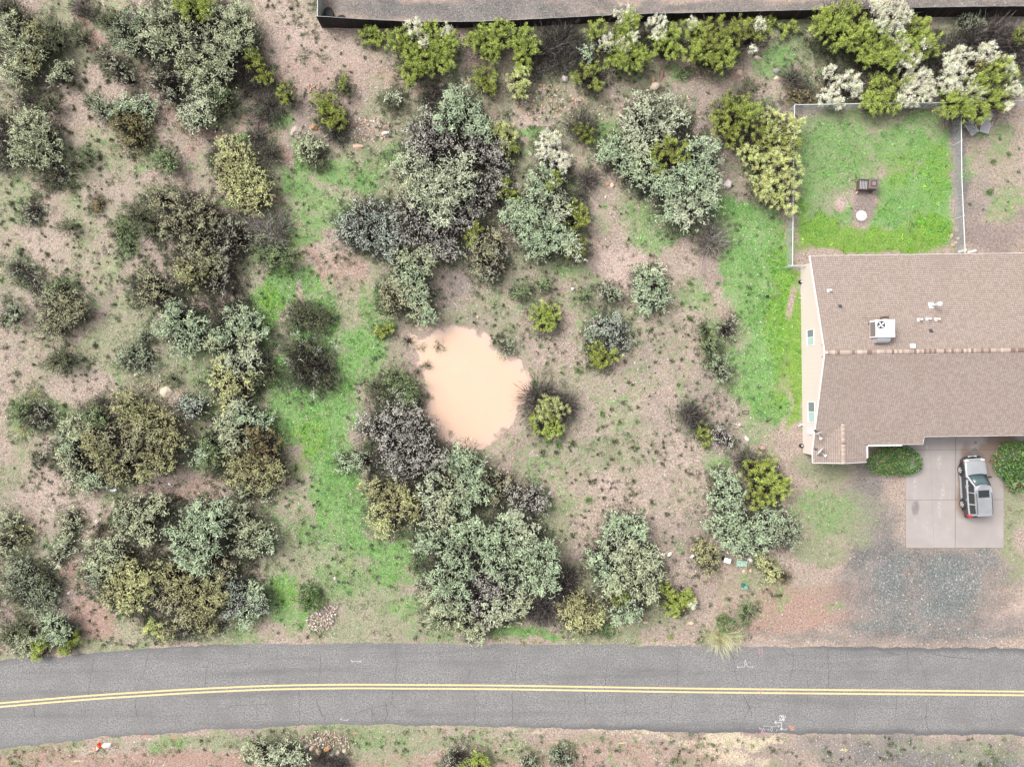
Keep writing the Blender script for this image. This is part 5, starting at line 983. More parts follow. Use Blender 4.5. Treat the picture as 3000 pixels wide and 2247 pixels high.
def stones():
    PK = [(.62,.48,.42),(.70,.60,.54),(.52,.37,.32),(.80,.75,.72),(.58,.40,.28),(.45,.36,.34)]
    n = 62000; U = rng.uniform(-10, 3010, n); V = rng.uniform(-10, 2257, n); X = (U - 1500) / S; Y = (1123.5 - V) / S
    dn = fbm(X, Y, 3, 60, 3); keep = (dn > .42) & ~((V > road_top(U) - 4) & (V < road_bot(U) + 4)) & ~((U > 2290) & (V > 280) & (V < 1620)) & (sdist(X, Y, PUD) < -.2) & ~((U > 930) & (V < 90))
    X, Y = X[keep], Y[keep]; sz = .02 + .055 * rng.random(len(X)) ** 3
    V_, F, c = stone_mesh(X, Y, sz, PK); tag(obj('gravel_stones', V_, F, M['stone'], None, c), 'loose pinkish stones scattered over the bare ground', 'stones', None, 'stuff')
    # rubble on the slope below the black fence
    acc = []
    for (u, v, ru, rv, k, big) in [(1600,300,90,50,260,.11),(1720,330,60,40,120,.09),(1080,380,70,40,300,.11),(1150,250,120,60,120,.07),(1560,240,60,30,80,.1),(1290,240,50,30,60,.1),(2020,270,60,60,50,.06),(920,260,30,16,30,.12),(540,1150,26,14,20,.08)]:
        a = rng.uniform(0, 6.28, k); r = np.sqrt(rng.random(k)); Uq = u + ru * r * np.cos(a); Vq = v + rv * r * np.sin(a)
        acc.append(((Uq - 1500) / S, (1123.5 - Vq) / S, .03 + big * rng.random(k) ** 1.6))
    X = np.concatenate([a[0] for a in acc]); Y = np.concatenate([a[1] for a in acc]); sz = np.concatenate([a[2] for a in acc])
    V_, F, c = stone_mesh(X, Y, sz, [(.66,.46,.36),(.74,.58,.48),(.50,.36,.32),(.60,.32,.22),(.78,.70,.64)]); tag(obj('rubble', V_, F, M['stone'], None, c), 'broken reddish rubble on the upper slope', 'stones', None, 'stuff')
    def heap(name, label, poly, k, big, pal, hh):
        b = np.array(poly, float); u0, v0 = b.min(0); u1, v1 = b.max(0)
        U = rng.uniform(u0, u1, k * 3); V = rng.uniform(v0, v1, k * 3); ok = sdist(U, V, b) > 0; U, V = U[ok][:k], V[ok][:k]
        X = (U - 1500) / S; Y = (1123.5 - V) / S; sz = .04 + big * rng.random(len(X)) ** 1.7
        V_, F, c = stone_mesh(X, Y, sz, pal, 0); V_[:, 2] += np.repeat(rng.random(len(X)) * hh, 10)
        tag(obj(name, V_, F, M['stone'], None, c), label, 'rock pile', None, 'stuff')
    heap('rock_pile', 'pile of pale pink broken rock beside the bright green shrub', [(905,1800),(935,1785),(960,1770),(990,1772),(985,1800),(975,1830),(960,1850),(930,1848),(905,1840),(898,1815)], 420, .08, [(.72,.62,.56),(.60,.48,.42),(.50,.36,.30),(.80,.74,.66)], .12)
    heap('stone_apron', 'apron of small brown stones above the wall at the bottom edge', [(870,2160),(920,2140),(960,2138),(1010,2150),(1030,2172),(1025,2195),(990,2195),(930,2188),(890,2180)], 620, .05, [(.66,.52,.44),(.55,.40,.32),(.48,.33,.25),(.76,.68,.60)], .1)
    heap('rock_pile', 'heap of small stones beside the large flat boulder', [(418,1118),(440,1098),(470,1100),(478,1130),(470,1160),(440,1158),(420,1140)], 60, .09, [(.66,.55,.45),(.62,.40,.22),(.56,.50,.44)], .08)
    # individual boulders
    def boulder(u, v, a, b_, rz, col, label, hz=.5, grp=None):
        import bmesh
        bm = bmesh.new(); bmesh.ops.create_icosphere(bm, subdivisions=3, radius=1); rd = random.Random(int(u * 7 + v)); ax = a / S; by = b_ / S
        pl = [Vector((rd.uniform(-1, 1), rd.uniform(-1, 1), rd.uniform(-.3, 1))).normalized() for _ in range(9)]; pd = [rd.uniform(.62, .88) for _ in pl]
        for vt in bm.verts:
            p = vt.co.copy()
            for q, dd in zip(pl, pd):
                t_ = p.dot(q)
                if t_ > dd: p -= q * (t_ - dd)
            p *= 1 + .05 * math.sin(7 * p.x + u) * math.cos(6 * p.y + v)
            vt.co = (p.x * ax, p.y * by, max(p.z, -.35) * min(ax, by) * hz * 1.6)
        me = bpy.data.meshes.new('boulder'); bm.to_mesh(me); bm.free()
        at = me.attributes.new('Col', 'FLOAT_COLOR', 'POINT'); at.data.foreach_set('color', np.tile(np.array([*col, 1], np.float32), len(me.vertices)))
        me.materials.append(M['stone']); x, y = px(u, v); o = link(bpy.data.objects.new('boulder', me)); o.location = (x, y, float(hgt(x, y)) + .02); o.rotation_euler = (0, 0, rz)
        tag(o, label, 'rock', grp)
    B = [(489,1147,20,19,.3,(.66,.58,.46),'large flat cream boulder beside a heap of small stones',.3),
     (400,1097,9,7,.5,(.62,.5,.42),'small tan rock upper left of the large flat boulder'),
     (1050,431,17,10,-.2,(.72,.50,.38),'orange pink rock on green grass left of the central thicket'),
     (1130,391,13,7,.1,(.66,.64,.63),'whitish flat rock in the rubble above the central thicket'),
     (1293,250,11,7,.1,(.74,.64,.54),'cream rock on the slope below the leftmost lime broom'),
     (1458,360,11,8,-.5,(.62,.52,.48),'pinkish rock beside the dark bush with cream tips'),
     (1655,233,11,11,.4,(.68,.60,.58),'pale pink rock at the top of the rubble'),
     (1917,255,18,13,.3,(.76,.62,.48),'large pale tan boulder below the dark red stone'),
     (1940,222,8,20,-.35,(.34,.19,.17),'long dark red stone leaning above the tan boulder'),
     (1915,232,6,13,.2,(.50,.30,.22),'small brown red stone left of the long dark red stone'),
     (2220,173,12,9,-.3,(.66,.46,.44),'rosy pink boulder below the widest dark lime broom'),
     (2168,214,12,11,.6,(.72,.54,.46),'tan pink boulder left of the grey round one'),
     (2275,210,12,10,0,(.30,.31,.29),'dark grey round boulder touching a pink one'),
     (2276,232,11,10,.2,(.76,.54,.46),'pink boulder just below the dark grey round one'),
     (2133,541,12,15,.6,(.72,.64,.64),'pale lilac boulder right of the right hand thicket'),
     (2344,387,6,4,.1,(.68,.58,.52),'small tan rock at the left fence of the pen'),
     (868,385,22,14,.9,(.50,.42,.38),'large grey brown rock beside the orange one',.5),
     (921,374,12,11,.2,(.50,.26,.12),'rusty orange rock right of the large grey brown rock'),
     (1793,546,8,9,0,(.76,.54,.38),'orange tan rock, right one of the pair left of the right hand thicket'),
     (1780,541,6,5,.3,(.62,.36,.26),'red brown rock, left one of the pair left of the right hand thicket'),
     (1820,541,6,6,.1,(.72,.52,.22),'ochre rock right of the orange tan pair'),
     (1774,580,5,5,.1,(.80,.78,.74),'small white rock below the orange tan pair'),
     (1677,846,5,6,.5,(.82,.80,.80),'white stone on gravel above the grey mint bush'),
     (1770,832,7,6,.2,(.62,.50,.50),'mauve stone in green weeds above the grey mint bush'),
     (1742,943,8,5,.2,(.58,.42,.44),'mauve flat stone at the top of the grey mint bush'),
     (2188,1285,9,6,-.8,(.82,.78,.74),'white angular rock near the house corner left of the lawn'),
     (2167,1244,6,6,.1,(.64,.48,.44),'pink rock left of the white angular one'),
     (2234,1312,11,8,.1,(.42,.28,.25),'red brown flat rock in dry grass near the house corner'),
     (1400,930,5,5,.1,(.74,.56,.38),'small tan stone above the puddle'),
     (1892,1821,8,5,.1,(.7,.5,.4),'tan rock on the verge below the lower right thicket'),
     (2025,1825,8,6,.2,(.72,.54,.4),'tan rock on the verge left of the bright roadside shrub'),
     (2178,1673,5,6,.2,(.80,.62,.42),'orange rock below the flattened green cover'),
     (2198,1671,5,6,-.2,(.78,.56,.36),'darker orange rock right of the one below the flattened cover'),
     (286,1527,8,7,.2,(.60,.54,.52),'pale grey rock above the lower left thicket'),
     (205,1736,6,5,.2,(.66,.62,.58),'pale rock right of the wide dull green tree'),
     (318,1217,5,6,.2,(.70,.38,.20),'small orange rock on the left edge of the big olive tree')]
    for b in B: boulder(*b[:7], **({'hz': b[7]} if len(b) > 7 else {}))
    for i, (u, v, a, c_) in enumerate([(846,2195,9,(.42,.40,.36)),(915,2190,10,(.56,.42,.34)),(935,2200,12,(.55,.43,.33)),(958,2192,11,(.60,.32,.16)),(973,2208,11,(.40,.37,.36)),(992,2205,10,(.52,.42,.38)),(1012,2200,10,(.58,.46,.38)),(898,2186,10,(.44,.42,.38))]):
        if i: boulder(u, v, a, a * .9, i, c_, 'rough block in the row below the apron of small stones', .7, 'blocks edging the stone apron')
    for u, v, s_ in ((2806,700,8),(2800,712,7),(2792,720,7),(2788,692,8),(2804,677,7)):
        boulder(u, v, s_, s_ * .7, u, (.46,.36,.28), 'brown edging stone at the lower right corner of the pen', .6, 'edging stones in the pen corner')
# ------------------------------------------------------------------ house
HO = Vector((24.05, 2.37, 0)); HR = R(.75); HRM = Matrix.Rotation(HR, 3, 'Z')
ZR, ZE, SL = 4.93, 2.4, .3215
def roofz(x, y):
    z = ZR - SL * abs(y)
    if y < -5.4 and 0 <= x <= 4.3: z = max(z, 3.15 - .3256 * abs(x - 2.15))
    return z
def onroof(u, v, up=0.0):
    """house-local point on the roof seen at photo pixel"""
    z = 3.5
    for _ in range(12):
        p = Vector(g(u, v, z + up)) - HO; q = HRM.inverted() @ p; z = roofz(q.x, q.y)
    return Vector((q.x, q.y, z))
def hw(p): return HRM @ Vector(p) + HO
def build_house():
    ho = empty('house', HO, HR); tag(ho, 'single storey house with pale siding and a tan shingle gable roof', 'house')
    # roof slopes with slope-aligned UVs
    L = 24.0; k = math.sqrt(1 + SL * SL)
    roof_V, roof_F, roof_UV = [], [], []
    def slope(P, uvf, th=.14):
        n0 = len(roof_V); n = len(P); T = [(x, y, z) for x, y, z in P]; Bm = [(x, y, z - th) for x, y, z in P]
        roof_V.extend(T + Bm); c = [uvf(*p) for p in P] * 2
        for f in [list(range(n)), list(range(2 * n - 1, n - 1, -1))] + [[i, i + n, (i + 1) % n + n, (i + 1) % n] for i in range(n)]:
            roof_F.append([i + n0 for i in f]); roof_UV.extend([c[i] for i in f])
    zz = roofz
    slope([(0, 0, ZR), (L, 0, ZR), (L, 7.87, zz(L, 7.87)), (0, 7.87, zz(9, 7.87))], lambda x, y, z: (x, (8.2 - y) * k))
    vy = -7.34
    slope([(0, 0, ZR), (0, -7.71, 2.45), (2.15, -5.54, 3.15), (3.93, vy, 2.57), (8.75, vy, 2.57), (8.75, -6.72, zz(9, 6.72)), (L, -6.72, zz(9, 6.72)), (L, 0, ZR)], lambda x, y, z: (x, (y + 8.2) * k))
    slope([(2.15, -5.54, 3.15), (0, -7.71, 2.45), (0, -8.72, 2.45), (2.15, -8.72, 3.15)], lambda x, y, z: (y, x * 1.05))
    slope([(2.15, -5.54, 3.15), (2.15, -8.72, 3.15), (4.3, -8.72, 2.45), (4.3, vy, 2.45), (3.93, vy, 2.57)], lambda x, y, z: (y, (4.3 - x) * 1.05))
    me = bpy.data.meshes.new('roof'); me.from_pydata(roof_V, [], roof_F); uvl = me.uv_layers.new(name='UVMap')
    for i, c in enumerate(roof_UV): uvl.data[i].uv = c
    me.materials.append(M['shingle']); roof = link(bpy.data.objects.new('roof', me), ho)
    # ridge caps
    rc = MB(); rd = random.Random(4); PAL = [(.46,.37,.32)] * 4 + [(.36,.28,.24)] * 3 + [(.21,.145,.12)] * 4 + [(.54,.46,.39)] * 2
    x = -.02
    while x < L:
        w_ = .19; c = rd.choice(PAL); t0 = .012; t1 = .028
        V = []
        for xx, tt in ((x, t1), (x + w_ * 1.2, t0)):
            V += [(xx, -.16, ZR - .16 * SL + tt), (xx, -.05, ZR + tt - .003), (xx, .05, ZR + tt - .003), (xx, .16, ZR - .16 * SL + tt)]
        rc.add(V, [[0, 1, 5, 4], [1, 2, 6, 5], [2, 3, 7, 6], [0, 3, 2, 1], [4, 5, 6, 7], [0, 4, 7, 3]], c); x += w_
    rc.build('ridge_cap', M['ridgecap'], roof, usecol=True); rc = MB(); y = -8.72
    while y < -5.5:
        c = rd.choice(PAL[:9]); V = []
        for yy, tt in ((y, .028), (y + .2, .012)):
            V += [(2.15 - .16, yy, 3.15 - .05 + tt), (2.1, yy, 3.147 + tt), (2.2, yy, 3.147 + tt), (2.31, yy, 3.10 + tt)]
        rc.add(V, [[0, 4, 5, 1], [1, 5, 6, 2], [2, 6, 7, 3], [0, 1, 2, 3], [4, 7, 6, 5], [0, 3, 7, 4]], c); y += .165
    rc.build('ridge_cap', M['ridgecap'], roof, usecol=True)
    # fascia boards, a few mm proud of the roof edge
    f = MB()
    def board(a, b, h=.17, out=(0, 0), w=.035):
        a = Vector(a); b = Vector(b); o = Vector((*out, 0)) * .004; n = Vector((*out, 0)) * w
        V = [a + o, b + o, b + o + n, a + o + n]; V = [p + Vector((0, 0, .012)) for p in V] + [p - Vector((0, 0, h)) for p in V]
        f.add(V, [[0, 1, 2, 3], [7, 6, 5, 4], [0, 4, 5, 1], [1, 5, 6, 2], [2, 6, 7, 3], [3, 7, 4, 0]])
    board((0, 0, ZR), (0, 7.9, zz(9, 7.9)), out=(-1, 0)); board((0, 0, ZR), (0, -7.71, 2.45), out=(-1, 0)); board((0, -7.715, 2.45), (0, -8.75, 2.45), out=(-1, 0))
    board((2.15, -8.72, 3.15), (0, -8.72, 2.45), out=(0, -1)); board((2.15, -8.72, 3.15), (4.3, -8.72, 2.45), out=(0, -1))
    board((4.3, -8.4, 2.452), (4.3, vy - .1, 2.452), out=(1, 0), w=.11, h=.12); board((4.41, vy, 2.572), (7.1, vy, 2.572), out=(0, -1), w=.11, h=.12); board((7.15, vy, 2.56), (8.75, vy, 2.56), out=(0, -1), w=.02)
    board((8.75, vy, 2.565), (8.75, -6.76, 2.76), out=(1, 0), w=.02); board((8.77, -6.72, 2.765), (L, -6.72, 2.765), out=(0, -1), w=.02); board((0, 7.87, 2.39), (L, 7.87, 2.39), out=(0, 1), w=.02)
    board((L, 0, ZR), (L, 7.9, 2.4), out=(1, 0)); board((L, 0, ZR), (L, -6.8, 2.7), out=(1, 0))
    f.build('fascia', M['white'], roof)
    # walls: closed prisms between footprint and roof underside
    wl = MB(); th = .15; x0 = .19
    def wall(P):  # outline in plan & height list (x,y,ztop), thickness inward given by n
        pass
    prof = [(7.4, -.15), (7.4, zz(9, 7.4) - .145), (0, ZR - .145), (-7.55, zz(9, 7.55) - .15), (-7.75, 2.31), (-8.18, 2.31), (-8.18, -.15)]
    n = len(prof); V = [(x0, y, z) for y, z in prof] + [(x0 + .15, y, z) for y, z in prof]
    wl.add(V, [list(range(n)), list(range(2 * n - 1, n - 1, -1))] + [[i, i + n, (i + 1) % n + n, (i + 1) % n] for i in range(n)])
    def wbox(xa, xb, ya, yb, zt): wl.box(xa, xb, ya, yb, -.15, zt)
    wbox(x0 + .15, L - .3, 7.25, 7.398, 2.4); wbox(x0 + .15, 2.0, -8.178, -8.03, 2.45); wbox(2.0, 4.1, -8.178, -8.03, 2.33)
    wbox(3.95, 4.1, -8.03, -6.6, 2.3); wbox(4.1, 8.6, -6.75, -6.6, 2.6); wbox(8.45, 8.6, -6.6, -6.1, 2.7); wbox(8.6, L - .3, -6.25, -6.1, 2.75)
    prof2 = [(7.25, -.15), (7.25, 2.4), (0, ZR - .15), (-6.1, zz(9, 6.1) - .15), (-6.1, -.15)]; n = len(prof2)
    V = [(L - .45, y, z) for y, z in prof2] + [(L - .3, y, z) for y, z in prof2]
    wl.add(V, [list(range(n)), list(range(2 * n - 1, n - 1, -1))] + [[i, i + n, (i + 1) % n + n, (i + 1) % n] for i in range(n)])
    g2 = [(.34, 2.32), (2.15, 3.0), (4.1, 2.32)]  # small front gable infill
    V = [(x, -8.175, z) for x, z in g2] + [(x, -8.04, z) for x, z in g2]; wl.add(V, [[0, 1, 2], [5, 4, 3], [0, 3, 4, 1], [1, 4, 5, 2], [2, 5, 3, 0]])
    wl.build('wall', M['siding'], ho)
    so = MB()   # soffit under the recess, grey walk seen below
    # windows on the west wall
    def window(ya, yb, za, zb, mid, label):
        w_ = MB(); xo = x0 - .03; t = .05
        for (a, b, c, d) in ((ya - t, yb + t, za - t, za), (ya - t, yb + t, zb, zb + t), (ya - t, ya, za, zb), (yb, yb + t, za, zb), (mid - .03, mid + .03, za, zb)):
            w_.box(xo, x0 + .02, a, b, c, d)
        fr = w_.build('window', M['white'], ho); fr['label'] = label
        p = MB(); p.box(x0 - .008, x0 + .01, ya, mid - .03, za, zb); p.build('pane', M['glass'], fr)
        p = MB(); p.box(x0 - .014, x0 + .012, mid + .03, yb, za, zb); p.build('insect_screen', M['screen'], fr)
        sl = MB(); sl.box(x0 - .06, x0 + .02, ya - .07, yb + .07, za - t - .035, za - t - .001); sl.build('sill', M['white'], fr)
    def wy(v, z): return (HRM.inverted() @ (Vector(g(2370, v, z)) - HO)).y
    window(wy(1011, 1.9), wy(967, 1.9), 1.25, 2.42, wy(988.5, 1.9), 'window on the upper half of the side wall')
    window(wy(1236, 1.9), wy(1179, 1.9), 1.25, 2.42, wy(1207, 1.9), 'wider window on the lower half of the side wall')
    # wall fittings
    v = MB(); v.tube([(x0 - .02, 4.75, .25), (x0 - .16, 4.75, .22), (x0 - .2, 4.75, .1)], .025, 6); v.build('drain_pipe', M['white'], ho); v = MB(); v.tube([(x0 - .02, wy(1244, .4), .3), (x0 - .22, wy(1244, .4), .26), (x0 - .35, wy(1249, .2), .1)], .05, 8); v.build('drain_pipe', M['white'], ho)
    for yy in (.62, -.28): v = MB(); v.box(x0 - .05, x0 + .01, yy - .02, yy + .02, 3.9, 4.55); v.build('vent_strip', M['brownmetal'], ho)
    v = MB(); v.box(x0 - .12, x0 - .001, wy(1262, 1.5) - .28, wy(1262, 1.5) + .28, 1.2, 1.95); v.build('meter_box', M['galvdull'], ho, bevel=.01)
    gd = MB(); gd.box(9.2, 14.4, -6.275, -6.255, -.05, 2.15)
    for i in range(1, 4): gd.box(9.2, 14.4, -6.285, -6.276, i * .54 - .02, i * .54 + .01)
    gd.build('garage_door', M['white'], ho)
    dr = MB(); dr.box(6.3, 7.25, -6.775, -6.755, -.05, 2.05); d = dr.build('door', M['brownmetal'], ho); kb = MB(); kb.lathe([(.03, -.06), (.035, -.03), (.02, 0)], 10, 'y', (7.15, -6.78, 1.0)); kb.build('handle', M['galv'], d)
    # vents on the roof
    def vent(u, v, kind):
        p = onroof(u, v); b = MB(); s_ = SL if p.y > 0 else -SL
        if kind == 'pipe':     # flashing, short pipe with white cap
            b.add([(p.x - .14, p.y - .13, p.z + .13 * s_ + .02), (p.x + .1, p.y - .13, p.z + .13 * s_ + .02), (p.x + .1, p.y + .13, p.z - .13 * s_ + .02), (p.x - .14, p.y + .13, p.z - .13 * s_ + .02)], [[0, 1, 2, 3]])
            b.tube([(p.x, p.y, p.z - .05), (p.x, p.y, p.z + .42)], .06, 10); b.lathe([(.05, .36), (.09, .38), (.09, .44), (.02, .48)], 12, 'z', tuple(p)); nm, mt = 'vent_pipe', M['galvdull']
        elif kind == 'tall':
            b.add([(p.x - .24, p.y - .24, p.z + .24 * s_ + .02), (p.x + .2, p.y - .24, p.z + .24 * s_ + .02), (p.x + .2, p.y + .24, p.z - .24 * s_ + .02), (p.x - .24, p.y + .24, p.z - .24 * s_ + .02)], [[0, 1, 2, 3]])
            b.tube([(p.x, p.y, p.z - .05), (p.x, p.y, p.z + 1.15)], .085, 12); b.lathe([(.09, 1.02), (.19, 1.05), (.19, 1.16), (.03, 1.24)], 14, 'z', tuple(p)); nm, mt = 'flue_pipe', M['galvdull']
        elif kind == 'small':
            b.add([(p.x - .13, p.y - .1, p.z + .1 * s_ + .02), (p.x + .13, p.y - .1, p.z + .1 * s_ + .02), (p.x + .13, p.y + .16, p.z - .16 * s_ + .02), (p.x - .13, p.y + .16, p.z - .16 * s_ + .02)], [[0, 1, 2, 3]])
            b.tube([(p.x, p.y - .02, p.z - .05), (p.x + .01, p.y - .03, p.z + .3)], .04, 8); nm, mt = 'vent_pipe', M['dgrey']
        else:
            b.box(p.x - .19, p.x + .19, p.y - .19, p.y + .19, p.z - .08, p.z + .16, top=.9); nm, mt = 'roof_vent', M['galvdull']
        b.build(nm, mt, roof, bevel=.008 if kind == 'box' else 0)
    for u, v in ((2428, 852), (2692, 937), (2717, 935), (2743, 936)): vent(u, v, 'pipe')
    vent(2729, 895, 'tall'); vent(2461, 898, 'small'); vent(2727, 970, 'small'); vent(2673, 1014, 'box')
    c = MB(); p = onroof(2421, 1034); c.lathe([(.07, 0), (.07, .14), (.03, .17)], 10, 'z', (p.x, p.y, p.z)); c.build('ridge_vent', M['galvdull'], roof)
    # ---------------- rooftop air conditioner
    a = empty('air_conditioner', hw((4.3, 1.75, 0)), HR); tag(a, 'white rooftop air conditioner with round fan and side louvres', 'air conditioner')
    zt = 5.55; zb = 4.6; W2, D2 = .71, .66
    b = MB(); b.box(-W2, W2, -D2, D2, zb, zt); cab = b.build('cabinet', M['dirtywhite'], a, bevel=.015)
    b = MB(); b.box(-W2 - .012, W2 + .012, -D2 - .012, D2 + .012, zt + .004, zt + .03); cx, cy = -.33, .27
    lid = b.build('lid', M['dirtywhite'], a, bevel=.008)
    fr = MB(); n = 28; r0, r1 = .27, .30
    fr.lathe([(.27, zt + .032), (.30, zt + .034), (.30, zt + .05), (.27, zt + .05)], 28, 'z', (cx, cy, 0)); fr.F = fr.F[:-2]; fr.build('fan_ring', M['dgrey'], a)
    d = MB(); d.lathe([(.268, zt + .033), (.268, zt + .036)], 28, 'z', (cx, cy, 0)); d.build('fan_well', M['black'], a)
    bl = MB()
    for q in range(4):
        t = q * math.pi / 2 + .5; V = []
        for rr, dt, z in ((.05, -.5, .04), (.05, .5, .045), (.235, .52, .055), (.25, .12, .05), (.235, -.3, .042)): V.append((cx + rr * math.cos(t + dt), cy + rr * math.sin(t + dt), zt + z))
        bl.add(V, [[0, 1, 2, 3, 4][::-1]])
    bl.lathe([(.07, zt + .04), (.07, zt + .06), (.04, zt + .07)], 14, 'z', (cx, cy, 0)); bl.build('fan', M['galvdull'], a)
    lv = MB(); lv.box(-W2 - .006, -W2 + .01, -D2 + .08, D2 - .14, zb + .08, zt - .06)
    lo = lv.build('louvre', M['louvre'], a)
    sl_ = MB()
    for i in range(9): yy = -D2 + .12 + i * .125; sl_.box(-W2 - .014, -W2 - .007, yy, yy + .02, zb + .08, zt - .06)
    sl_.build('slat', M['dgrey'], lo)
    dk = MB(); P = []
    for i in range(7):
        t = i / 6 * math.pi / 2; P.append((-D2 - .42 * math.sin(t), zt - .12 - .42 * (1 - math.cos(t)) - (.0 if i < 6 else .3)))
    V = [(-.5, y, z) for y, z in P] + [(.48, y, z) for y, z in P]; n = len(P)
    V += [(-.5, -D2, zb - .1), (.48, -D2, zb - .1)]
    F = [[i, i + 1, i + 1 + n, i + n] for i in range(n - 1)] + [[*range(n), 2 * n][::-1], [*range(n, 2 * n), 2 * n + 1]]
    dk.add(V, F); dk.build('duct', M['galv'], a)
    pp = MB(); pp.tube([(.45, D2, 5.0), (.45, D2 + .22, 5.0), (-.95, D2 + .25, 4.35), (-1.1, D2 + .25, 4.25)], .02, 6); pp.box(.3, .62, D2 + .12, D2 + .32, 4.2, 4.95); pp.build('conduit', M['brownmetal'], a)
    bx = MB(); bx.box(.22, .56, D2 + .02, D2 + .12, 4.5, 4.9); bx.build('junction_box', M['galvdull'], a, bevel=.01)
    for sx_ in (-.6, .6):
        for sy_ in (-.5, .5): lg = MB(); lg.box(sx_ - .04, sx_ + .04, sy_ - .04, sy_ + .04, roofz(4.3, 1.75 + sy_) - .02, zb - .001); lg.build('stand_leg', M['dgrey'], a)
    # ---------------- satellite dishes
    def dish(u, v, lab, az, el, s_=1.0):
        p = onroof(u, v); p.z += .02; w_ = hw(p); o = empty('satellite_dish', w_, az); tag(o, lab, 'satellite dish')
        m_ = MB(); m_.box(-.09, .09, -.07, .07, -.03, .02); m_.tube([(0, 0, 0), (0, 0, .28), (.06, 0, .40)], .03, 8); m_.tube([(-.02, .02, .2), (.1, .25, -.02)], .015, 6); m_.build('mount', M['dgrey'], o)
        Rm = Matrix.Rotation(el, 4, 'Y'); b = MB(); V = []; nr, na = 5, 24
        for i in range(nr + 1):
            r = .36 * s_ * i / nr
            for j_ in range(na): t = 2 * math.pi * j_ / na; V.append(Rm @ Vector((.35 * r * r, r * .95 * math.cos(t), r * 1.05 * math.sin(t))) + Vector((.12, 0, .48)))
        F = [[i * na + j_, i * na + (j_ + 1) % na, (i + 1) * na + (j_ + 1) % na, (i + 1) * na + j_] for i in range(nr) for j_ in range(na)]
        b.add(V, F); r_ = b.build('reflector', M['galvdull'], o); sm = r_.modifiers.new('s', 'SOLIDIFY'); sm.thickness = .012
        ar = MB(); e0 = Rm @ Vector((.0, 0, -.3 * s_)) + Vector((.12, 0, .48)); e1 = Rm @ Vector((.62 * s_, 0, -.22 * s_)) + Vector((.12, 0, .48))
        ar.tube([tuple(e0), tuple(e1)], .022, 6); ar.build('arm', M['white'], o)
        h = MB(); c = e1; h.box(c.x - .05, c.x + .07, c.y - .1, c.y + .1, c.z - .04, c.z + .05); h.build('receiver', M['white'], o, bevel=.01)
    dish(2389, 1316, 'satellite dish on the front corner of the roof', R(-38), R(-12))
    dish(2388, 1262, 'satellite dish at the roof edge above the meter box', R(-65), R(-10), .8)
    return ho

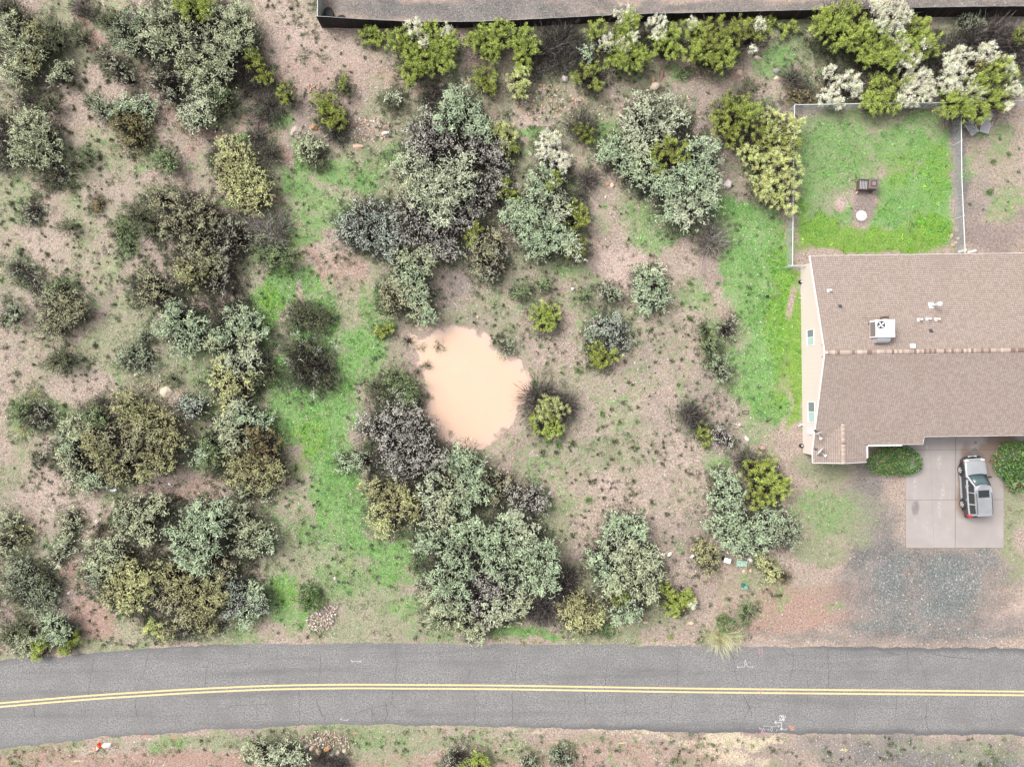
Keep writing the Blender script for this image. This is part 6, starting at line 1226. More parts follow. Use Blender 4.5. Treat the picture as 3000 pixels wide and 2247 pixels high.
# ------------------------------------------------------------------ car
def build_car():
    paint = mat('silver_paint', (.36, .37, .385), .28, .7, .5); t = NT(paint); t.base(t.mix(t.mr(t.noise(3, t.geo()), .4, .7, 0, .5), (.37, .38, .40), (.30, .31, .33)))
    t.b.inputs['Metallic'].default_value = .25; t.b.inputs['Coat Weight'].default_value = .6; t.b.inputs['Coat Roughness'].default_value = .1
    side = mat('shaded_side_paint', (.08, .08, .088), .3, .4, .5)  # silver body darkened here, the shade on its sides put into the colour
    clad = mat('bumper_plastic', (.035, .036, .04), .45)
    gl = mat('car_glass', (.02, .025, .028), .06, 0, .9); wg = mat('windshield_glass', (.07, .11, .12), .07, 0, .9)
    lamp = mat('headlamp_lens', (.75, .74, .72), .15, 0, .8); red = mat('tail_lamp', (.6, .03, .03), .25); amb = mat('marker_lamp', (.7, .15, .06), .3)
    al = mat('alloy', (.66, .66, .67), .35, .5)
    x, y, _ = g(2872, 1427, .9); rz = R(3.6)
    root = empty('parked_car', (x - .35, y, .066), rz); tag(root, 'silver grey four wheel drive car parked on the concrete driveway', 'car')
    # body loft: stations along y (front = +), each with half widths and heights
    def loft(ST, mt, name, cap=True, smooth=True):
        V = []; m = len(ST[0][1]); F = []
        for yy, sec in ST:
            for xx, z in sec: V.append((xx, yy + 0, z))
        for i in range(len(ST) - 1):
            for j in range(m - 1): F.append([i * m + j, i * m + j + 1, (i + 1) * m + j + 1, (i + 1) * m + j])
        if cap: F += [list(range(m)), list(range((len(ST) - 1) * m, len(ST) * m))[::-1]]
        return obj(name, V, F, mt, root, smooth=smooth)
    def sec(hw_, zt, zb=.32, sh=.10, cr=.03):   # half width, top height
        h = [(hw_ * .92, zb), (hw_ * .985, zb + .12), (hw_, zb + .3), (hw_ * .985, zt - sh), (hw_ * .94, zt - sh * .35), (hw_ * .80, zt - .01), (hw_ * .4, zt + cr), (0, zt + cr * 1.15)]
        return h + [(-a, b) for a, b in h[-2::-1]]
    ST = [(2.36, sec(.52, .62, .42, .1, 0)), (2.30, sec(.72, .80, .36, .1, .01)), (2.16, sec(.84, .93, .33)), (1.95, sec(.89, 1.0, .32)), (1.5, sec(.915, 1.06, .32)), (1.0, sec(.92, 1.10, .32)), (.85, sec(.92, 1.11, .32)),
          (0, sec(.92, 1.10, .32)), (-1.2, sec(.92, 1.11, .32)), (-2.0, sec(.905, 1.12, .34)), (-2.28, sec(.87, 1.12, .38)), (-2.36, sec(.80, 1.08, .42, .1, 0))]
    body = loft(ST, side, 'body'); body.data.materials.append(paint)
    for p in body.data.polygons:
        if p.normal.z > .45 or (p.center.z > .93): p.material_index = 1
    # hood creases
    for s in (-1, 1): cz = MB(); cz.tube([(s * .52, 2.05, .975), (s * .56, 1.5, 1.075), (s * .62, 1.02, 1.125)], .012, 5); cz.build('hood_crease', paint, root)
    # greenhouse
    base_ = [(.80, .98), (-2.27, 1.10)]
    GH = MB(); zb, zt = 1.08, 1.74
    def ring(y0, hwid, z): return [(-hwid, y0, z), (hwid, y0, z)]
    Pb = [(-.80, 1.02), (-.3, 1.10), (.3, 1.10), (.80, 1.02), (.85, .3), (.85, -1.5), (.80, -2.28), (-.80, -2.28), (-.85, -1.5), (-.85, .3)]
    Pt = [(-.60, .18), (-.25, .26), (.25, .26), (.60, .18), (.66, -.2), (.66, -1.5), (.61, -2.16), (-.61, -2.16), (-.66, -1.5), (-.66, -.2)]
    n = len(Pb); V = [(a, b, zb) for a, b in Pb] + [(a, b, zt - (.04 if i in (0, 3, 6, 7) else 0) + (.03 if abs(a) < .3 else 0)) for i, (a, b) in enumerate(Pt)]
    F = [[i, (i + 1) % n, (i + 1) % n + n, i + n] for i in range(n)] + [list(range(2 * n - 1, n - 1, -1))]
    gh = obj('cabin', V, [f[::-1] for f in F], paint, root); bv = gh.modifiers.new('b', 'BEVEL'); bv.width = .035; bv.segments = 3
    def quad_on(a, b, c, d, f0, f1, g0, g1):  # patch on wall quad a-b (bottom) d-c (top)
        a, b, c, d = map(Vector, (a, b, c, d)); P = []
        for fx, fz in ((f0, g0), (f1, g0), (f1, g1), (f0, g1)): P.append((a * (1 - fx) + b * fx) * (1 - fz) + (d * (1 - fx) + c * fx) * fz)
        return P
    def pane(name, P, mt, off=.012, th=.008):
        P = [Vector(p) for p in P]; nn = (P[1] - P[0]).cross(P[2] - P[0]).normalized()
        if nn.dot((P[0] + P[2]) / 2 - Vector((0, (P[0].y + P[2].y) / 2, 1.0))) < 0: nn = -nn
        b = MB(); A = [p + nn * off for p in P]; B_ = [p + nn * (off - th) for p in P]; k = len(P)
        b.add(A + B_, [list(range(k)), list(range(2 * k - 1, k - 1, -1))] + [[i, i + k, (i + 1) % k + k, (i + 1) % k] for i in range(k)]); return b.build(name, mt, root)
    # windshield: follows three facets
    ws = MB(); 
    bot = [(-.74, 1.00), (-.3, 1.085), (.3, 1.085), (.74, 1.00)]; top = [(-.58, .26), (-.25, .33), (.25, .33), (.58, .26)]
    V = [(a, b, zb + .025) for a, b in bot] + [(a, b, zt - .045) for a, b in top]; V = [(a, b + .02, z + .02) for a, b, z in V]
    ws.add(V, [[0, 1, 5, 4], [1, 2, 6, 5], [2, 3, 7, 6]]); w_ = ws.build('windshield', wg, root, smooth=True); sm = w_.modifiers.new('s', 'SOLIDIFY'); sm.thickness = .01
    tr = MB(); tr.tube([(V[i][0] * 1.02, V[i][1] + .01, V[i][2] + .004) for i in (0, 1, 2, 3)], .022, 5); tr.tube([V[0], V[4]], .018, 5); tr.tube([V[3], V[7]], .018, 5); tr.tube([V[i] for i in (4, 5, 6, 7)], .02, 5); tr.build('window_seal', clad, root)
    wp = MB(); wp.tube([(-.05, 1.12, 1.15), (.02, .85, 1.34), (.1, .45, 1.62)], .012, 4); wp.tube([(-.62, 1.03, 1.15), (-.5, .72, 1.38), (-.4, .45, 1.58)], .012, 4); wp.build('wiper', clad, root)
    pp_ = MB(); pp_.box(-.50, -.36, .76, .86, 1.385, 1.392); 
    for s, nm in ((-1, ''), (1, '')):
        def ly(yb, yt, z0, z1):
            return lambda f: None
        # wall plane between bottom x=.85 and top x=.66
        def wp_(yy, z):
            f = (z - zb) / (zt - zb); xb = .80 + .05 * min(1, (1.02 - yy) / .72) if yy > .3 else (.85 if yy > -1.5 else .85 - .05 * (-1.5 - yy) / .78)
            xt = .66 if yy > -1.5 else .66 - .05 * (-1.5 - yy) / .66
            return Vector((s * (xb * (1 - f) + xt * f), yy, z))
        z0, z1 = 1.14, 1.64
        for (a0, a1, b1, b0) in ((.72, -.30, -.30, .22), (-.38, -1.25, -1.22, -.38), (-1.36, -2.12, -2.02, -1.33)):
            P = [wp_(a0, z0), wp_(a1, z0), wp_(b1, z1), wp_(b0, z1)]; pane('side_window', P, gl)
        # mirror
        m_ = MB(); m_.tube([(s * .84, .78, 1.12), (s * .98, .80, 1.14)], .025, 6); m_.box(s * 1.0 - .10, s * 1.0 + .10, .76, .86, 1.05, 1.23); m_.build('wing_mirror', clad, root, bevel=.02)
        # running board, sill cladding, arches
        rb = MB(); rb.box(min(s * .86, s * 1.0), max(s * .86, s * 1.0), -.98, .95, .30, .36); rb.build('running_board', mat('alu_step', (.38, .38, .39), .5, .3) if s < 0 else bpy.data.materials['alu_step'], root, bevel=.02)
        for hy in (.1, -.95):
            h = MB(); h.tube([(s * .93, hy + .1, .98), (s * .965, hy, .985), (s * .93, hy - .1, .98)], .018, 6); h.build('door_handle', M['galv'], root)
        sl = MB(); sl.tube([(s * .925, y_, .62) for y_ in (1.1, 0, -1.1)], .025, 6); sl.build('side_trim', clad, root)
        for yy in (.9, -.34, -1.3): dl = MB(); dl.tube([(s * .923, yy, .45), (s * .922, yy, .7), (s * .915, yy, 1.0)], .006, 4); dl.build('door_seam', clad, root)
        # roof rail
        rr_ = MB(); rr_.tube([(s * .61, -.35, 1.77), (s * .615, -.5, 1.81), (s * .615, -1.95, 1.81), (s * .60, -2.08, 1.76)], .024, 6); rr_.build('roof_rail', clad, root)
        # wheels
        for yy, nm in ((1.42, 'f'), (-1.42, 'r')):
            wx = s * .84; we = empty('wheel', (0, 0, 0)); we.parent = root; we.location = (wx, yy, .37)
            ty = MB(); ty.lathe([(.24, -.115), (.33, -.125), (.37, -.09), (.375, 0), (.37, .09), (.33, .125), (.24, .115)], 28, 'x'); ty.build('tyre', M['rubber'], we, smooth=True)
            rm = MB(); rm.lathe([(.235, s * .09), (.245, s * .124), (.20, s * .11), (.05, s * .10)], 24, 'x')
            for q in range(5):
                tq = q * 2 * math.pi / 5 + .3; dv = Vector((0, math.cos(tq), math.sin(tq))); nv = Vector((0, -math.sin(tq), math.cos(tq)))
                V = [Vector((s * .128, 0, 0)) + dv * a + nv * b for a, b in ((.04, -.035), (.22, -.05), (.22, .05), (.04, .035))]; V2 = [p - Vector((s * .03, 0, 0)) for p in V]
                rm.add(V + V2, [[0, 1, 2, 3], [7, 6, 5, 4], [0, 4, 5, 1], [1, 5, 6, 2], [2, 6, 7, 3], [3, 7, 4, 0]])
            rm.lathe([(.06, s * .125), (.055, s * .142), (.02, s * .146)], 14, 'x'); rm.build('rim', al, we)
            for q in range(5):
                bk = MB(); tq = q * 2 * math.pi / 5 + .3 + math.pi / 5; bk.lathe([(.055, s * .116), (.05, s * .121)], 10, 'x', (0, .15 * math.cos(tq), .15 * math.sin(tq))); bk.build('rim_opening', M['black'], we)
            ar = MB(); 
            for q in range(9):
                pass
            pts = [(s * .925, yy + .47 * math.cos(a_), .37 + .47 * math.sin(a_)) for a_ in [R(v_) for v_ in range(-10, 191, 20)]]
            ar.tube(pts, .05, 6); ar.build('wheel_arch', clad, root)
        # lamps
        hl = MB(); hl.box(min(s * .50, s * .80), max(s * .50, s * .80), 2.05, 2.32, .70, .90, rz=-s * R(24)); hl.build('headlight', lamp, root, bevel=.03)
        mk = MB(); mk.box(min(s * .79, s * .87), max(s * .79, s * .87), 1.96, 2.1, .72, .88, rz=-s * R(30)); mk.build('marker_light', amb, root, bevel=.02)
        tl = MB(); tl.box(min(s * .72, s * .885), max(s * .72, s * .885), -2.37, -2.2, .80, 1.25); tl.build('tail_light', red, root, bevel=.02)
    # bumpers, grille, plate
    fb = MB(); 
    pts = [(-.90, 1.95, .5), (-.86, 2.2, .5), (-.6, 2.38, .5), (0, 2.46, .5), (.6, 2.38, .5), (.86, 2.2, .5), (.90, 1.95, .5)]; fb.tube(pts, [.10, .13, .13, .13, .13, .13, .10], 8); fb.build('front_bumper', clad, root, smooth=True)
    gr = MB(); gr.box(-.46, .46, 2.26, 2.37, .66, .86); gr.build('grille', M['galv'], root, bevel=.02)
    gi = MB()
    for i in range(4): gi.box(-.42, .42, 2.372, 2.38, .68 + i * .045, .70 + i * .045)
    gi.build('grille_slot', M['black'], root)
    hd = MB(); hd.box(-.36, .36, 2.40, 2.55, .56, .60); hd.build('front_guard', M['dirtywhite'], root, bevel=.012)
    rbp = MB(); rbp.tube([(-.88, -2.1, .52), (-.8, -2.4, .52), (0, -2.45, .52), (.8, -2.4, .52), (.88, -2.1, .52)], [.09, .12, .12, .12, .09], 8); rbp.build('rear_bumper', clad, root, smooth=True)
    rw = [(-.6, -2.255, 1.16), (.6, -2.255, 1.16), (.52, -2.18, 1.60), (-.52, -2.18, 1.60)]; pane('rear_window', rw, gl, -.02 + .04, .01)
    pl = MB(); pl.box(-.2, .2, -2.39, -2.375, .78, .92); pl.build('number_plate', M['dirtywhite'], root)
    sr = MB(); sr.box(-.44, .44, -.70, -.12, 1.758, 1.775); sr.build('sunroof', gl, root, bevel=.01)
    rib = MB()
    for i in range(9): xx = -.46 + i * .115; rib.box(xx, xx + .03, -2.02, -.88, 1.738, 1.752)
    rib.build('roof_rib', paint, root)
    sp = MB(); sp.box(-.58, .58, -2.24, -2.10, 1.685, 1.715); sp.build('spoiler', paint, root, bevel=.012)
    st_ = MB(); st_.box(-.34, -.24, .78, .86, 1.352, 1.36)
    return root

# ------------------------------------------------------------------ fences and small things
def build_fences():
    # black screened fence across the top
    o = empty('screen_fence', (*px(943, 80), 0)); tag(o, 'black fabric covered fence running along the top of the photo', 'fence'); ox, oy = px(943, 80)
    base_ = [(943,82),(1040,84),(1100,84),(1200,84),(1300,83),(1400,82),(1500,80),(1600,77),(1700,71),(1760,67),(1900,64),(2100,61),(2330,58),(2500,55),(2700,51),(2900,50),(3050,49),(3400,45)]
    top_ = [(935,50),(1040,57),(1100,60),(1200,65),(1300,66),(1400,65),(1500,61),(1600,56),(1700,51),(1760,48),(1900,42),(2100,38),(2330,32),(2500,29),(2700,24),(2900,21),(3050,20),(3400,14)]
    bu = np.array([b[0] for b in base_], float); bvv = np.array([b[1] for b in base_], float); tu = np.array([b[0] for b in top_], float); tv = np.array([b[1] for b in top_], float)
    us = np.arange(943, 3400, 12.0); V = []; 
    Tp = []; Bp = []
    for u in us:
        v0 = np.interp(u, bu, bvv); bx, by = px(u, v0); by += .01 * math.sin(u * .11)
        h = 1.35
        for _ in range(6):   # height whose projection meets the observed rail
            ut = 1500 + (u - 1500) * 1 / (1 - h / H); vt = np.interp(ut, tu, tv); h = H * (1 - (1123.5 - v0) / (1123.5 - vt)); h = min(max(h, .8), 1.9)
        Bp.append((bx, by, -.02)); Tp.append((bx, by + .02, h))
    n = len(us); w2 = .02
    V = [(x - ox, y - oy - .015, z) for x, y, z in Bp] + [(x - ox, y - oy - .015, z) for x, y, z in Tp] + [(x - ox, y - oy + .01, z) for x, y, z in Bp] + [(x - ox, y - oy + .01, z) for x, y, z in Tp]
    F = [[i, i + 1, n + i + 1, n + i] for i in range(n - 1)] + [[2 * n + i + 1, 2 * n + i, 3 * n + i, 3 * n + i + 1] for i in range(n - 1)] + [[n + i, n + i + 1, 3 * n + i + 1, 3 * n + i] for i in range(n - 1)]
    obj('fabric', V, F, M['fabric'], o)
    r = MB(); r.tube([(x - ox, y - oy + .03, z - .02) for x, y, z in Tp[::3]], .012, 6); r.build('top_wire', M['galv'], o)
    for k in range(0, n, 7):
        p = Tp[k]; b = MB(); b.tube([(p[0] - ox, p[1] - oy + .05, -.1), (p[0] - ox, p[1] - oy + .05, p[2] + .12)], .022, 6); b.build('post', M['galvdull'], o)
    # west return: grey panel seen from above
    xw, yw = px(945, 82); b = MB(); b.box(xw - ox - .02, xw - ox + .02, .0, 9.0, 0, 1.5); b.build('side_panel', mat('grey_panel', (.33, .36, .35), .6), o)
    b = MB(); b.tube([(xw - ox, 0, 1.53), (xw - ox, 9.0, 1.53)], .03, 6); b.build('top_rail', M['galvdull'], o)
    # chain link pen
    def chain_fence(lab, P, hgt_, posts, name='chain_link_fence', sp=.11):
        o = empty(name, (P[0][0], P[0][1], 0)); tag(o, lab, 'fence'); p0 = Vector((P[0][0], P[0][1], 0))
        rl = MB(); rl.tube([Vector((*p, hgt_)) - p0 for p in P], .033, 8); rl.build('top_rail', M['galvdull'], o)
        for a, b_ in zip(P[:-1], P[1:]):
            a = Vector((*a, 0)); b2 = Vector((*b_, 0)); d = b2 - a; Ln = d.length; d.normalize(); nn = Vector((-d.y, d.x, 0)); w_ = []; k = int(Ln / sp); V = []; F = []
            wv = MB(); hh = hgt_ - .03
            for i in range(-int(hh / sp) - 1, k + 1):
                for sg in (1, -1):
                    x0_ = i * sp; x1_ = x0_ + hh
                    f0 = max(0, -x0_ / hh); f1 = min(1, (Ln - x0_) / hh)
                    if f1 <= f0: continue
                    za, zb_ = (hh * f0, hh * f1) if sg > 0 else (hh * (1 - f0), hh * (1 - f1))
                    pa = a + d * (x0_ + hh * f0) - p0; pb = a + d * (x0_ + hh * f1) - p0; t_ = nn * .003
                    pa.z, pb.z = za + .02, zb_ + .02; up = Vector((0, 0, .004)); q = len(V)
                    V += [pa - t_ - up, pa + t_ + up, pb + t_ + up, pb - t_ - up]; F.append([q, q + 1, q + 2, q + 3])
            obj('wire_mesh', V, F, M['galv'], o)
            m_ = max(1, round(Ln / posts))
            for i in range(m_ + 1):
                p = a + d * (Ln * i / m_) - p0; b = MB(); b.tube([(p.x, p.y, -.1), (p.x, p.y, hgt_ + .07)], .024, 8); b.lathe([(.045, hgt_ + .07), (.04, hgt_ + .11), (.01, hgt_ + .13)], 10, 'z', (p.x, p.y, 0)); b.build('post', M['galvdull'], o)
    ht = 1.22
    g2 = lambda u, v: g(u, v, ht)[:2]
    nw = g2(2328, 308)
    chain_fence('chain link fence on the left side of the grass pen', [nw, g2(2324, 560), g2(2322, 779)], ht, 3.0)
    chain_fence('chain link fence along the top of the grass pen', [(nw[0] + .08, nw[1]), g2(2560, 304), g2(2811, 301), g2(2960, 296), g2(3040, 294)], ht, 2.8)
    chain_fence('chain link fence between the grass pen and the side yard', [g2(2816, 306), g2(2818, 520), g2(2828, 746)], ht, 3.0)
    chain_fence('short chain link piece joining the pen to the house corner', [g2(2310, 779), g2(2358, 778)], ht, 2.0)

def wheel_prop(u, v, z, lab, tilt=(0, 0), r=.36, rz=0, rimc=(.75, .75, .74)):
    x, y, _ = g(u, v, z); o = empty('spare_wheel', (x, y, z)); o.rotation_euler = (tilt[0], tilt[1], rz); tag(o, lab, 'wheel')
    t_ = MB(); t_.lathe([(r * .62, -.10), (r * .9, -.11), (r, -.07), (r, .07), (r * .9, .11), (r * .62, .10)], 28, 'z'); t_.build('tyre', M['rubber'], o, smooth=True)
    rm = MB(); rm.lathe([(r * .66, .0), (r * .66, .09), (r * .60, .075), (.03, .06)], 24, 'z'); rim = rm.build('rim', mat('rim', rimc, .4, .2), o)
    hl = MB()
    for q in range(5):
        a = q * 2 * math.pi / 5 + .2; hl.lathe([(r * .11, .064), (r * .10, .0725)], 10, 'z', (r * .42 * math.cos(a), r * .42 * math.sin(a), 0))
    hl.lathe([(r * .10, .06), (r * .07, .075)], 10, 'z'); hl.build('rim_hole', M['black'], o)
    return o
def build_props():
    wheel_prop(966, 44, .36, 'upper wheel of two stacked in the corner of the black fence', (R(-8), R(6)))
    wheel_prop(962, 36, .13, 'bare black tyre under the stacked wheel in the fence corner', (0, 0), .38, 0, (.03, .03, .03))
    wheel_prop(1001, 55, .24, 'wheel leaning on the black fence right of the stacked wheels', (R(-28), 0))
    # trailer wheels peeping in at the top edge: a small utility trailer outside the frame
    tr = empty('utility_trailer', (*px(1045, -40), 0)); tag(tr, 'dark utility trailer whose wheels show at the top edge', 'trailer')
    b = MB(); b.box(-1.3, 4.2, .35, 2.2, .55, .64); b.build('bed', M['dgrey'], tr, bevel=.02)
    b = MB(); b.tube([(-1.3, .38, .9), (4.2, .38, .9)], .03, 6); b.tube([(-1.3, 2.17, .9), (4.2, 2.17, .9)], .03, 6)
    for xx in (-1.28, 1.4, 4.18):
        for yy in (.38, 2.17): b.tube([(xx, yy, .6), (xx, yy, .9)], .025, 6)
    b.build('rail', M['dgrey'], tr)
    for xx in (-.75, .4):
        for yy in (.12, 2.4):
            w_ = MB(); w_.lathe([(.2, -.1), (.32, -.11), (.35, -.06), (.35, .06), (.32, .11), (.2, .1)], 22, 'y', (xx, yy, .36)); w_.build('tyre', M['rubber'], tr, smooth=True)
            w_ = MB(); w_.lathe([(.2, -.08), (.19, -.112), (.04, -.09)], 18, 'y', (xx, yy, .36)); w_.build('rim', M['galv'], tr)
    # yard barbecue smoker
    x, y, _ = g(2541, 542, .6); o = empty('barbecue', (x, y, .0), R(-3)); tag(o, 'dark rusty barbecue stove standing in the grass pen', 'barbecue')
    b = MB(); b.box(-.68, .12, -.42, .42, .12, .62); b.build('firebox', M['brownmetal'], o, bevel=.02)
    b = MB(); b.box(0, .74, -.38, .42, .1, .92); bx = b.build('cabinet', M['brownmetal'], o, bevel=.02)
    b = MB(); b.box(-.02, .76, -.40, .44, .925, .96); b.build('lid', mat('lid_metal', (.2, .17, .165), .5, .3), o, bevel=.015)
    b = MB(); b.box(.12, .62, -.25, .3, .965, .985); b.build('lid_panel', M['brownmetal'], o, bevel=.01)
    b = MB(); b.box(.22, .5, -.13, .17, .99, 1.005); b.build('lid_knob', mat('lid_inner', (.25, .2, .2), .5), o, bevel=.01)
    b = MB()
    for i in range(5): b.box(-.62 + i * .13, -.56 + i * .13, -.36, .36, .625, .65)
    b.build('grate', M['galv'], o)
    b = MB(); b.box(-.66, .1, .34, .42, .63, .74); b.build('back_rail', M['dgrey'], o)
    for xx in (-.62, .68):
        for yy in (-.36, .36): b = MB(); b.box(xx - .025, xx + .025, yy - .025, yy + .025, -.02, .14); b.build('leg', M['dgrey'], o)
    def stick(u0, v0, u1, v1, w_, lab, col=(.68, .52, .36), nm='wooden_stick', cat='stick', h=.06):
        a = Vector(g(u0, v0, h)); b2 = Vector(g(u1, v1, h)); m = MB(); m.tube([a - a, (b2 - a) * .5 + Vector((0, 0, .02)), b2 - a], [w_, w_ * 1.1, w_ * .9], 7); q = m.build(nm, mat('wood', col, .8), None); q.location = a; tag(q, lab, cat)
    stick(2517, 542, 2513, 554, .05, 'upper short pale split log left of the barbecue'); stick(2518, 554, 2508, 568, .06, 'lower short pale split log left of the barbecue')
    for i, (u, v, s_, c, lab) in enumerate([(2556, 553, .13, (.12, .13, .15), 'dark blue grey pot beside the barbecue'), (2545, 557, .11, (.1, .06, .05), 'rusty brown pot below the barbecue'), (2551, 563, .12, (.2, .15, .12), 'shallow brown pan furthest below the barbecue')]):
        x, y, _ = g(u, v, .15); b = MB(); b.lathe([(s_ * .8, 0), (s_, .04), (s_ * 1.05, .2 - .03 * i), (s_ * .93, .2 - .03 * i), (s_ * .85, .06)], 18, 'z'); q = b.build('pot', mat('pot_metal', c, .5, .3), None); q.location = (x, y, .0); tag(q, lab, 'pot')
    # round stone disc
    x, y = px(2523, 633); b = MB(); b.lathe([(.43, 0), (.445, .03), (.44, .07), (.42, .075)], 40, 'z'); q = b.build('round_slab', M['siding'], None, smooth=False); q.location = (x, y, 0); tag(q, 'round pale concrete slab in the dirt below the barbecue', 'slab')
    b = MB(); b.tube([(.24 + .1 * math.cos(t_), .0 + .1 * math.sin(t_), .09) for t_ in np.linspace(0, 6.28, 20)], .016, 5); b.build('ring_handle', M['galv'], q)
    # lounge chairs
    fab = mat('lounger_fabric', rough=.8); t = NT(fab); t.base(t.mix(t.noise(40, t.geo()), (.30, .29, .32), (.40, .39, .42)))
    def lounger(u, v, rz, lab, fold):
        x, y, _ = g(u, v, .35); o = empty('lounge_chair', (x, y, .0), rz); tag(o, lab, 'lounge chair', 'two grey lounge chairs under the flowering bush')
        b = MB(); b.box(-.33, .33, -.65, .35, .33, .37); b.build('seat', fab, o, bevel=.01)
        P = [(-.33, .36, .35), (.33, .36, .35), (.31, 1.0, .35 + fold), (-.31, 1.0, .35 + fold)]; b = MB(); b.prism(P, .04); b.build('backrest', fab, o)
        b = MB()
        for s in (-1, 1): b.tube([(s * .35, -.66, .34), (s * .35, .4, .34)], .018, 6); b.tube([(s * .35, .2, .34), (s * .42, .35, .5), (s * .42, .0, .52), (s * .36, -.15, .36)], .014, 6)
        b.tube([(-.35, -.66, .34), (.35, -.66, .34)], .018, 6); b.build('frame', M['galvdull'], o)
        for s in (-1, 1):
            for yy in (-.55, .3): b = MB(); b.tube([(s * .33, yy, .33), (s * .34, yy, -.02)], .018, 6); b.build('leg', M['galvdull'], o)
    lounger(2845, 372, R(35), 'grey lounge chair under the flowering bush nearest the fence', .30); lounger(2889, 366, R(-14), 'grey lounge chair under the flowering bush further from the fence', .25)
    # white things at the fence end by the house
    for (u0, v0, u1, v1, lab) in ((2815, 742, 2822, 722, 'tall white plastic post left of the fence end'), (2843, 744, 2846, 730, 'white plastic post right of the fence end')):
        a = Vector(g(u0, v0, .3)); b2 = Vector(g(u1, v1, 1.3)); m = MB(); m.box(-.08, .08, -.12, .12, 0, 1.0, top=.85); q = m.build('pedestal', M['white'], None, bevel=.05); q.location = (a.x, a.y + .15, 0); tag(q, lab, 'post')
    # utility pedestals by the road
    x, y = px(2124, 1636); o = empty('utility_pedestal', (x, y, 0), R(-18)); tag(o, 'white topped black utility pedestal among the roadside shrubs', 'utility box')
    b = MB(); b.box(-.26, .26, -.16, .16, 0, .62); b.build('box', M['black'], o, bevel=.02); b = MB(); b.box(-.28, .28, -.2, .2, .62, .74); b.build('lid', M['white'], o, bevel=.03)
    x, y = px(2176, 1713); o = empty('cable_pedestal', (x, y, 0), R(-5)); tag(o, 'small green utility pedestal near the roadside', 'utility box')
    gm = mat('green_plastic', (.03, .17, .15), .5); gm2 = mat('green_cap', (.14, .36, .30), .5)
    b = MB(); b.lathe([(.16, 0), (.16, .75), (.15, .8)], 18, 'z'); b.build('body', gm, o, smooth=False); b = MB(); b.lathe([(.15, .801), (.16, .84), (.12, .87)], 18, 'z'); b.build('cap', gm2, o)
    x, y = px(2171, 1650); rgd = rng; V = []; nx, ny = 16, 10
    for j in range(ny):
        for i in range(nx): V.append(((i / (nx - 1) - .5) * .84 + rng.normal(0, .01), (j / (ny - 1) - .5) * .5 + rng.normal(0, .01), .05 + .10 * rng.random()))
    F = [[j * nx + i, j * nx + i + 1, (j + 1) * nx + i + 1, (j + 1) * nx + i] for j in range(ny - 1) for i in range(nx - 1)]
    q = obj('plastic_sheet', V, F, mat('pale_green_plastic', (.36, .50, .42), .4)); q.location = (x, y, .02); tag(q, 'crumpled pale green plastic cover lying beside the pedestal', 'plastic sheet'); sm = q.modifiers.new('s', 'SOLIDIFY'); sm.thickness = .01
    def litterbag(u, v, s_, col, lab, cat='litter', nm='crumpled_bag', asp=.6, rz=0):
        V = STV * [s_ * 1.2, s_ * asp, s_ * .5] ; import bmesh
        bm = bmesh.new(); bmesh.ops.create_icosphere(bm, subdivisions=3, radius=1)
        for vt in bm.verts: p = vt.co; k = 1 + .25 * math.sin(5 * p.x + u) * math.sin(6 * p.y + v) + .1 * math.sin(13 * p.z + u); vt.co = Vector((p.x * s_ * k, p.y * s_ * asp * k, max(p.z, -.3) * s_ * .5 * k))
        me = bpy.data.meshes.new(nm); bm.to_mesh(me); bm.free(); me.materials.append(mat(nm, col, .5)); x, y = px(u, v); q = link(bpy.data.objects.new(nm, me)); q.location = (x, y, float(hgt(x, y)) + .05); q.rotation_euler = (0, 0, rz); tag(q, lab, cat)
    litterbag(2197, 1639, .22, (.75, .72, .70), 'white torn bag under the feathery mint tree', rz=-.6)
    litterbag(2028, 1628, .2, (.78, .78, .76), 'white scrap left of the olive bush by the utility pedestals', rz=.7)
    litterbag(1960, 1622, .22, (.80, .79, .77), 'crumpled white scrap right of the lower right thicket', rz=.9)
    litterbag(313, 2181, .42, (.74, .71, .68), 'flattened whitish bag lying beside the fallen cone', rz=.1, asp=.45)
    litterbag(498, 1418, .13, (.85, .85, .86), 'tiny white scrap below the big olive tree', rz=-.3)
    litterbag(981, 1693, .13, (.82, .80, .78), 'tiny white scrap above the bright green shrub by the rock pile', rz=1.5)
    litterbag(2551, 1349, .18, (.40, .44, .46), 'round grey lid on the ground left of the hedge', asp=.9)
    # fallen traffic cone
    a = Vector(g(292, 2182, .2)); o = empty('traffic_cone', (a.x, a.y, .16)); tag(o, 'fallen orange traffic cone with a white band on the lower verge', 'traffic cone')
    org = mat('cone_orange', (.85, .09, .02), .5); dvec = Vector((-.42, -.60, -.06)).normalized(); ax = dvec.to_track_quat('Z', 'Y').to_matrix()
    def cl(prof, nm, mt):
        b = MB(); b.lathe(prof, 22, 'z'); b.V = [tuple(ax @ Vector(p)) for p in b.V]; b.build(nm, mt, o)
    cl([(.165, 0), (.135, .22)], 'cone_body', org); cl([(.134, .222), (.085, .50)], 'white_band', M['white']); cl([(.084, .502), (.05, .70), (.03, .71)], 'cone_tip', org)
    b = MB(); b.box(-.2, .2, -.2, .2, -.035, -.001); b.V = [tuple(ax @ Vector(p)) for p in b.V]; b.build('base', org, o)
    # broken plastic hoop
    x, y = px(333, 1420); pts = [(-.42, .05), (-.30, .25), (-.05, .5), (.1, .52), (.36, .34), (.52, .14), (.48, -.16), (.30, -.42), (.05, -.5), (-.22, -.42), (-.42, -.2)]
    b = MB(); P = [(a * 1.15, b_ * 1.1, .12 + .04 * math.sin(i * 2)) for i, (a, b_) in enumerate(pts)]; P.append(P[0]); b.tube(P, .018, 6)
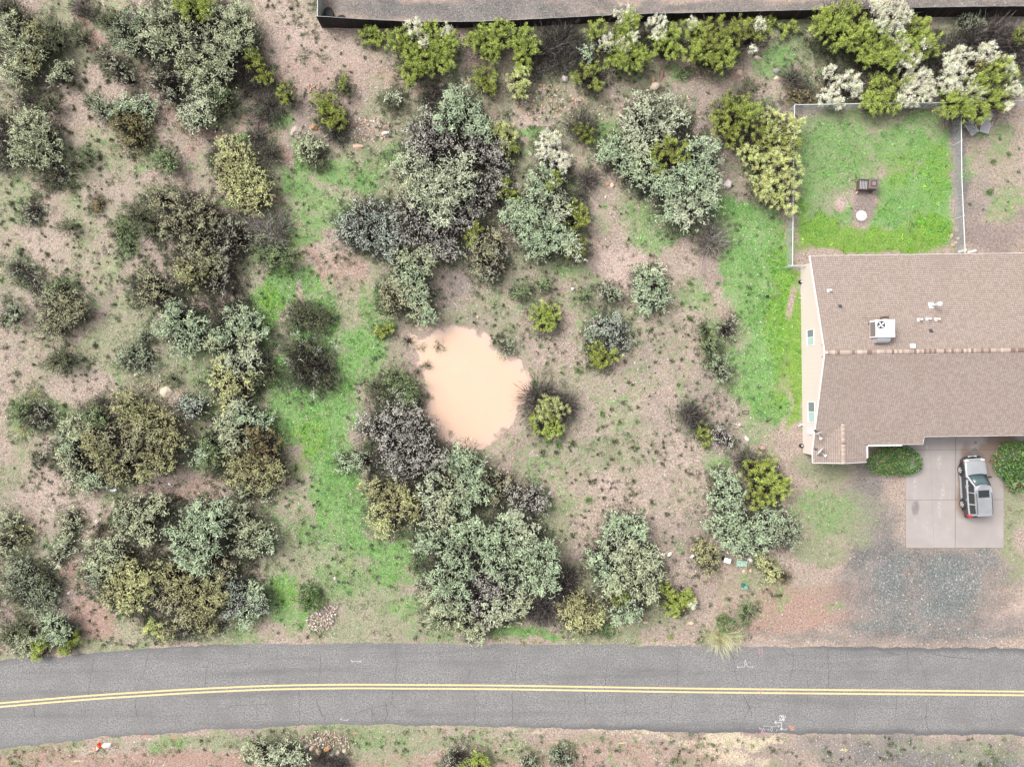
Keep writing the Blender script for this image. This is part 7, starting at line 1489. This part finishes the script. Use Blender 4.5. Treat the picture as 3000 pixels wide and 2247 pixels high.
    b.add([(-.05, .55, .14), (.08, .6, .18), (.42, .4, .1), (.4, .28, .12), (.2, .34, .16)], [[0, 1, 2, 3, 4]]); b.add([(-.4, -.24, .1), (.05, -.56, .14), (.36, -.44, .12), (.3, -.28, .1), (.0, -.34, .16), (-.2, -.36, .1)], [[0, 1, 2, 3, 4, 5]])
    b.tube([(-.02, .55, .3), (-.16, .1, .34), (-.46, -.2, .25)], .02, 6)
    q = b.build('broken_hoop', mat('hoop_plastic', (.72, .76, .80), .3), None); q.location = (x, y, float(hgt(x, y)) + .12); tag(q, 'broken white plastic hoop lying below the big olive tree', 'hoop')
    # wall floodlights / black boxes at the foot of the side wall
    for u, v, lab in ((2343, 827, 'black lamp at the foot of the side wall near the pen'), (2345, 1305, 'black lamp at the foot of the side wall near the front corner')):
        x, y = px(u, v); b = MB(); b.lathe([(.10, 0), (.15, .05), (.16, .25), (.10, .32), (.03, .34)], 14, 'z'); q = b.build('garden_lamp', M['black'], None); q.location = (x, y, 0); tag(q, lab, 'lamp')
        b = MB(); b.lathe([(.07, .342), (.05, .36)], 12, 'z'); b.build('lens', M['galvdull'], q)
    x, y = px(2183, 1208); b = MB()
    for (a0, a1, b0, b1) in ((-.26, .26, .1, .14), (-.26, .26, -.14, -.1), (-.26, -.22, -.1, .1), (.22, .26, -.1, .1)): b.box(a0, a1, b0, b1, 0, .05)
    q = b.build('metal_grate', M['brownmetal'], None); q.location = (x, y, .02); tag(q, 'small dark rectangular frame on the grass strip', 'frame')
    # survey paint on the verge
    for u, v, L, rz, mt, lab, kd in ((1307, 2192, 26, 0, 'ypaint', 'leftmost of the yellow paint dashes on the lower verge', 'paint'), (1498, 2192, 26, 0, 'ypaint', 'second yellow paint dash from the left on the lower verge', 'paint'), (1625, 2174, 30, 0, 'ypaint', 'third yellow paint dash from the left on the lower verge', 'paint'), (1822, 2175, 30, .1, 'ypaint', 'yellow paint dash just left of the orange one by the straw grass', 'paint'), (230, 2228, 32, .05, 'ypaint', 'yellow paint dash near the fallen cone', 'paint'),
       (1038, 2146, 28, 0, 'opaint', 'orange paint dash just right of the stone apron', 'paint'), (510, 2160, 34, 0, 'opaint', 'long orange paint dash on the lower verge right of the cone', 'paint'), (425, 2154, 24, 0, 'opaint', 'faint orange paint dash nearest the fallen cone', 'paint'), (1252, 2162, 24, 0, 'opaint', 'orange paint dash above the leftmost yellow one', 'paint'), (930, 2142, 34, 0, 'opaint', 'orange paint stroke on top of the stone apron', 'paint'), (1868, 2184, 26, 0, 'opaint', 'orange paint dash nearest the straw grass', 'paint'),
       (2470, 2196, 26, 0, 'ypaint', 'yellow paint arrow on the grey lower verge', 'paint')):
        x, y = px(u, v); l2 = L / S / 2; b = MB(); n = 8; V = []
        for i in range(n): xx = -l2 + 2 * l2 * i / (n - 1); w_ = .05 * math.sin(math.pi * (i + .6) / n) + .015; V += [(xx, w_ + rng.normal(0, .01), .0), (xx, -w_ + rng.normal(0, .01), .0)]
        b.add(V, [[2 * i, 2 * i + 1, 2 * i + 3, 2 * i + 2][::-1] for i in range(n - 1)])
        if 'arrow' in lab: b.add([(.05, .2, .002), (.1, .2, .002), (.42, .0, .002), (.1, -.2, .002), (.05, -.2, .002), (.28, 0, .002)], [[0, 1, 2, 5], [5, 2, 3, 4]])
        b.V = [(p[0], p[1], float(hgt(x + p[0], y + p[1]) - hgt(x, y)) + .02) for p in b.V]
        q = b.build('paint_dash', M[mt], None); q.location = (x, y, float(hgt(x, y)) + .01); q.rotation_euler = (0, 0, rz); tag(q, lab, 'paint mark')
# ------------------------------------------------------------------ build
import time; T0 = time.time()
ms, litter, xs, ys = build_ground()
build_road(); build_driveway(); build_puddle(); build_house(); build_fences(); build_car(); build_props()
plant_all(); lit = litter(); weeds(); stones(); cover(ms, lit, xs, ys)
print('quads', CNT, 'objects', len(bpy.data.objects), 'time', round(time.time() - T0, 1))
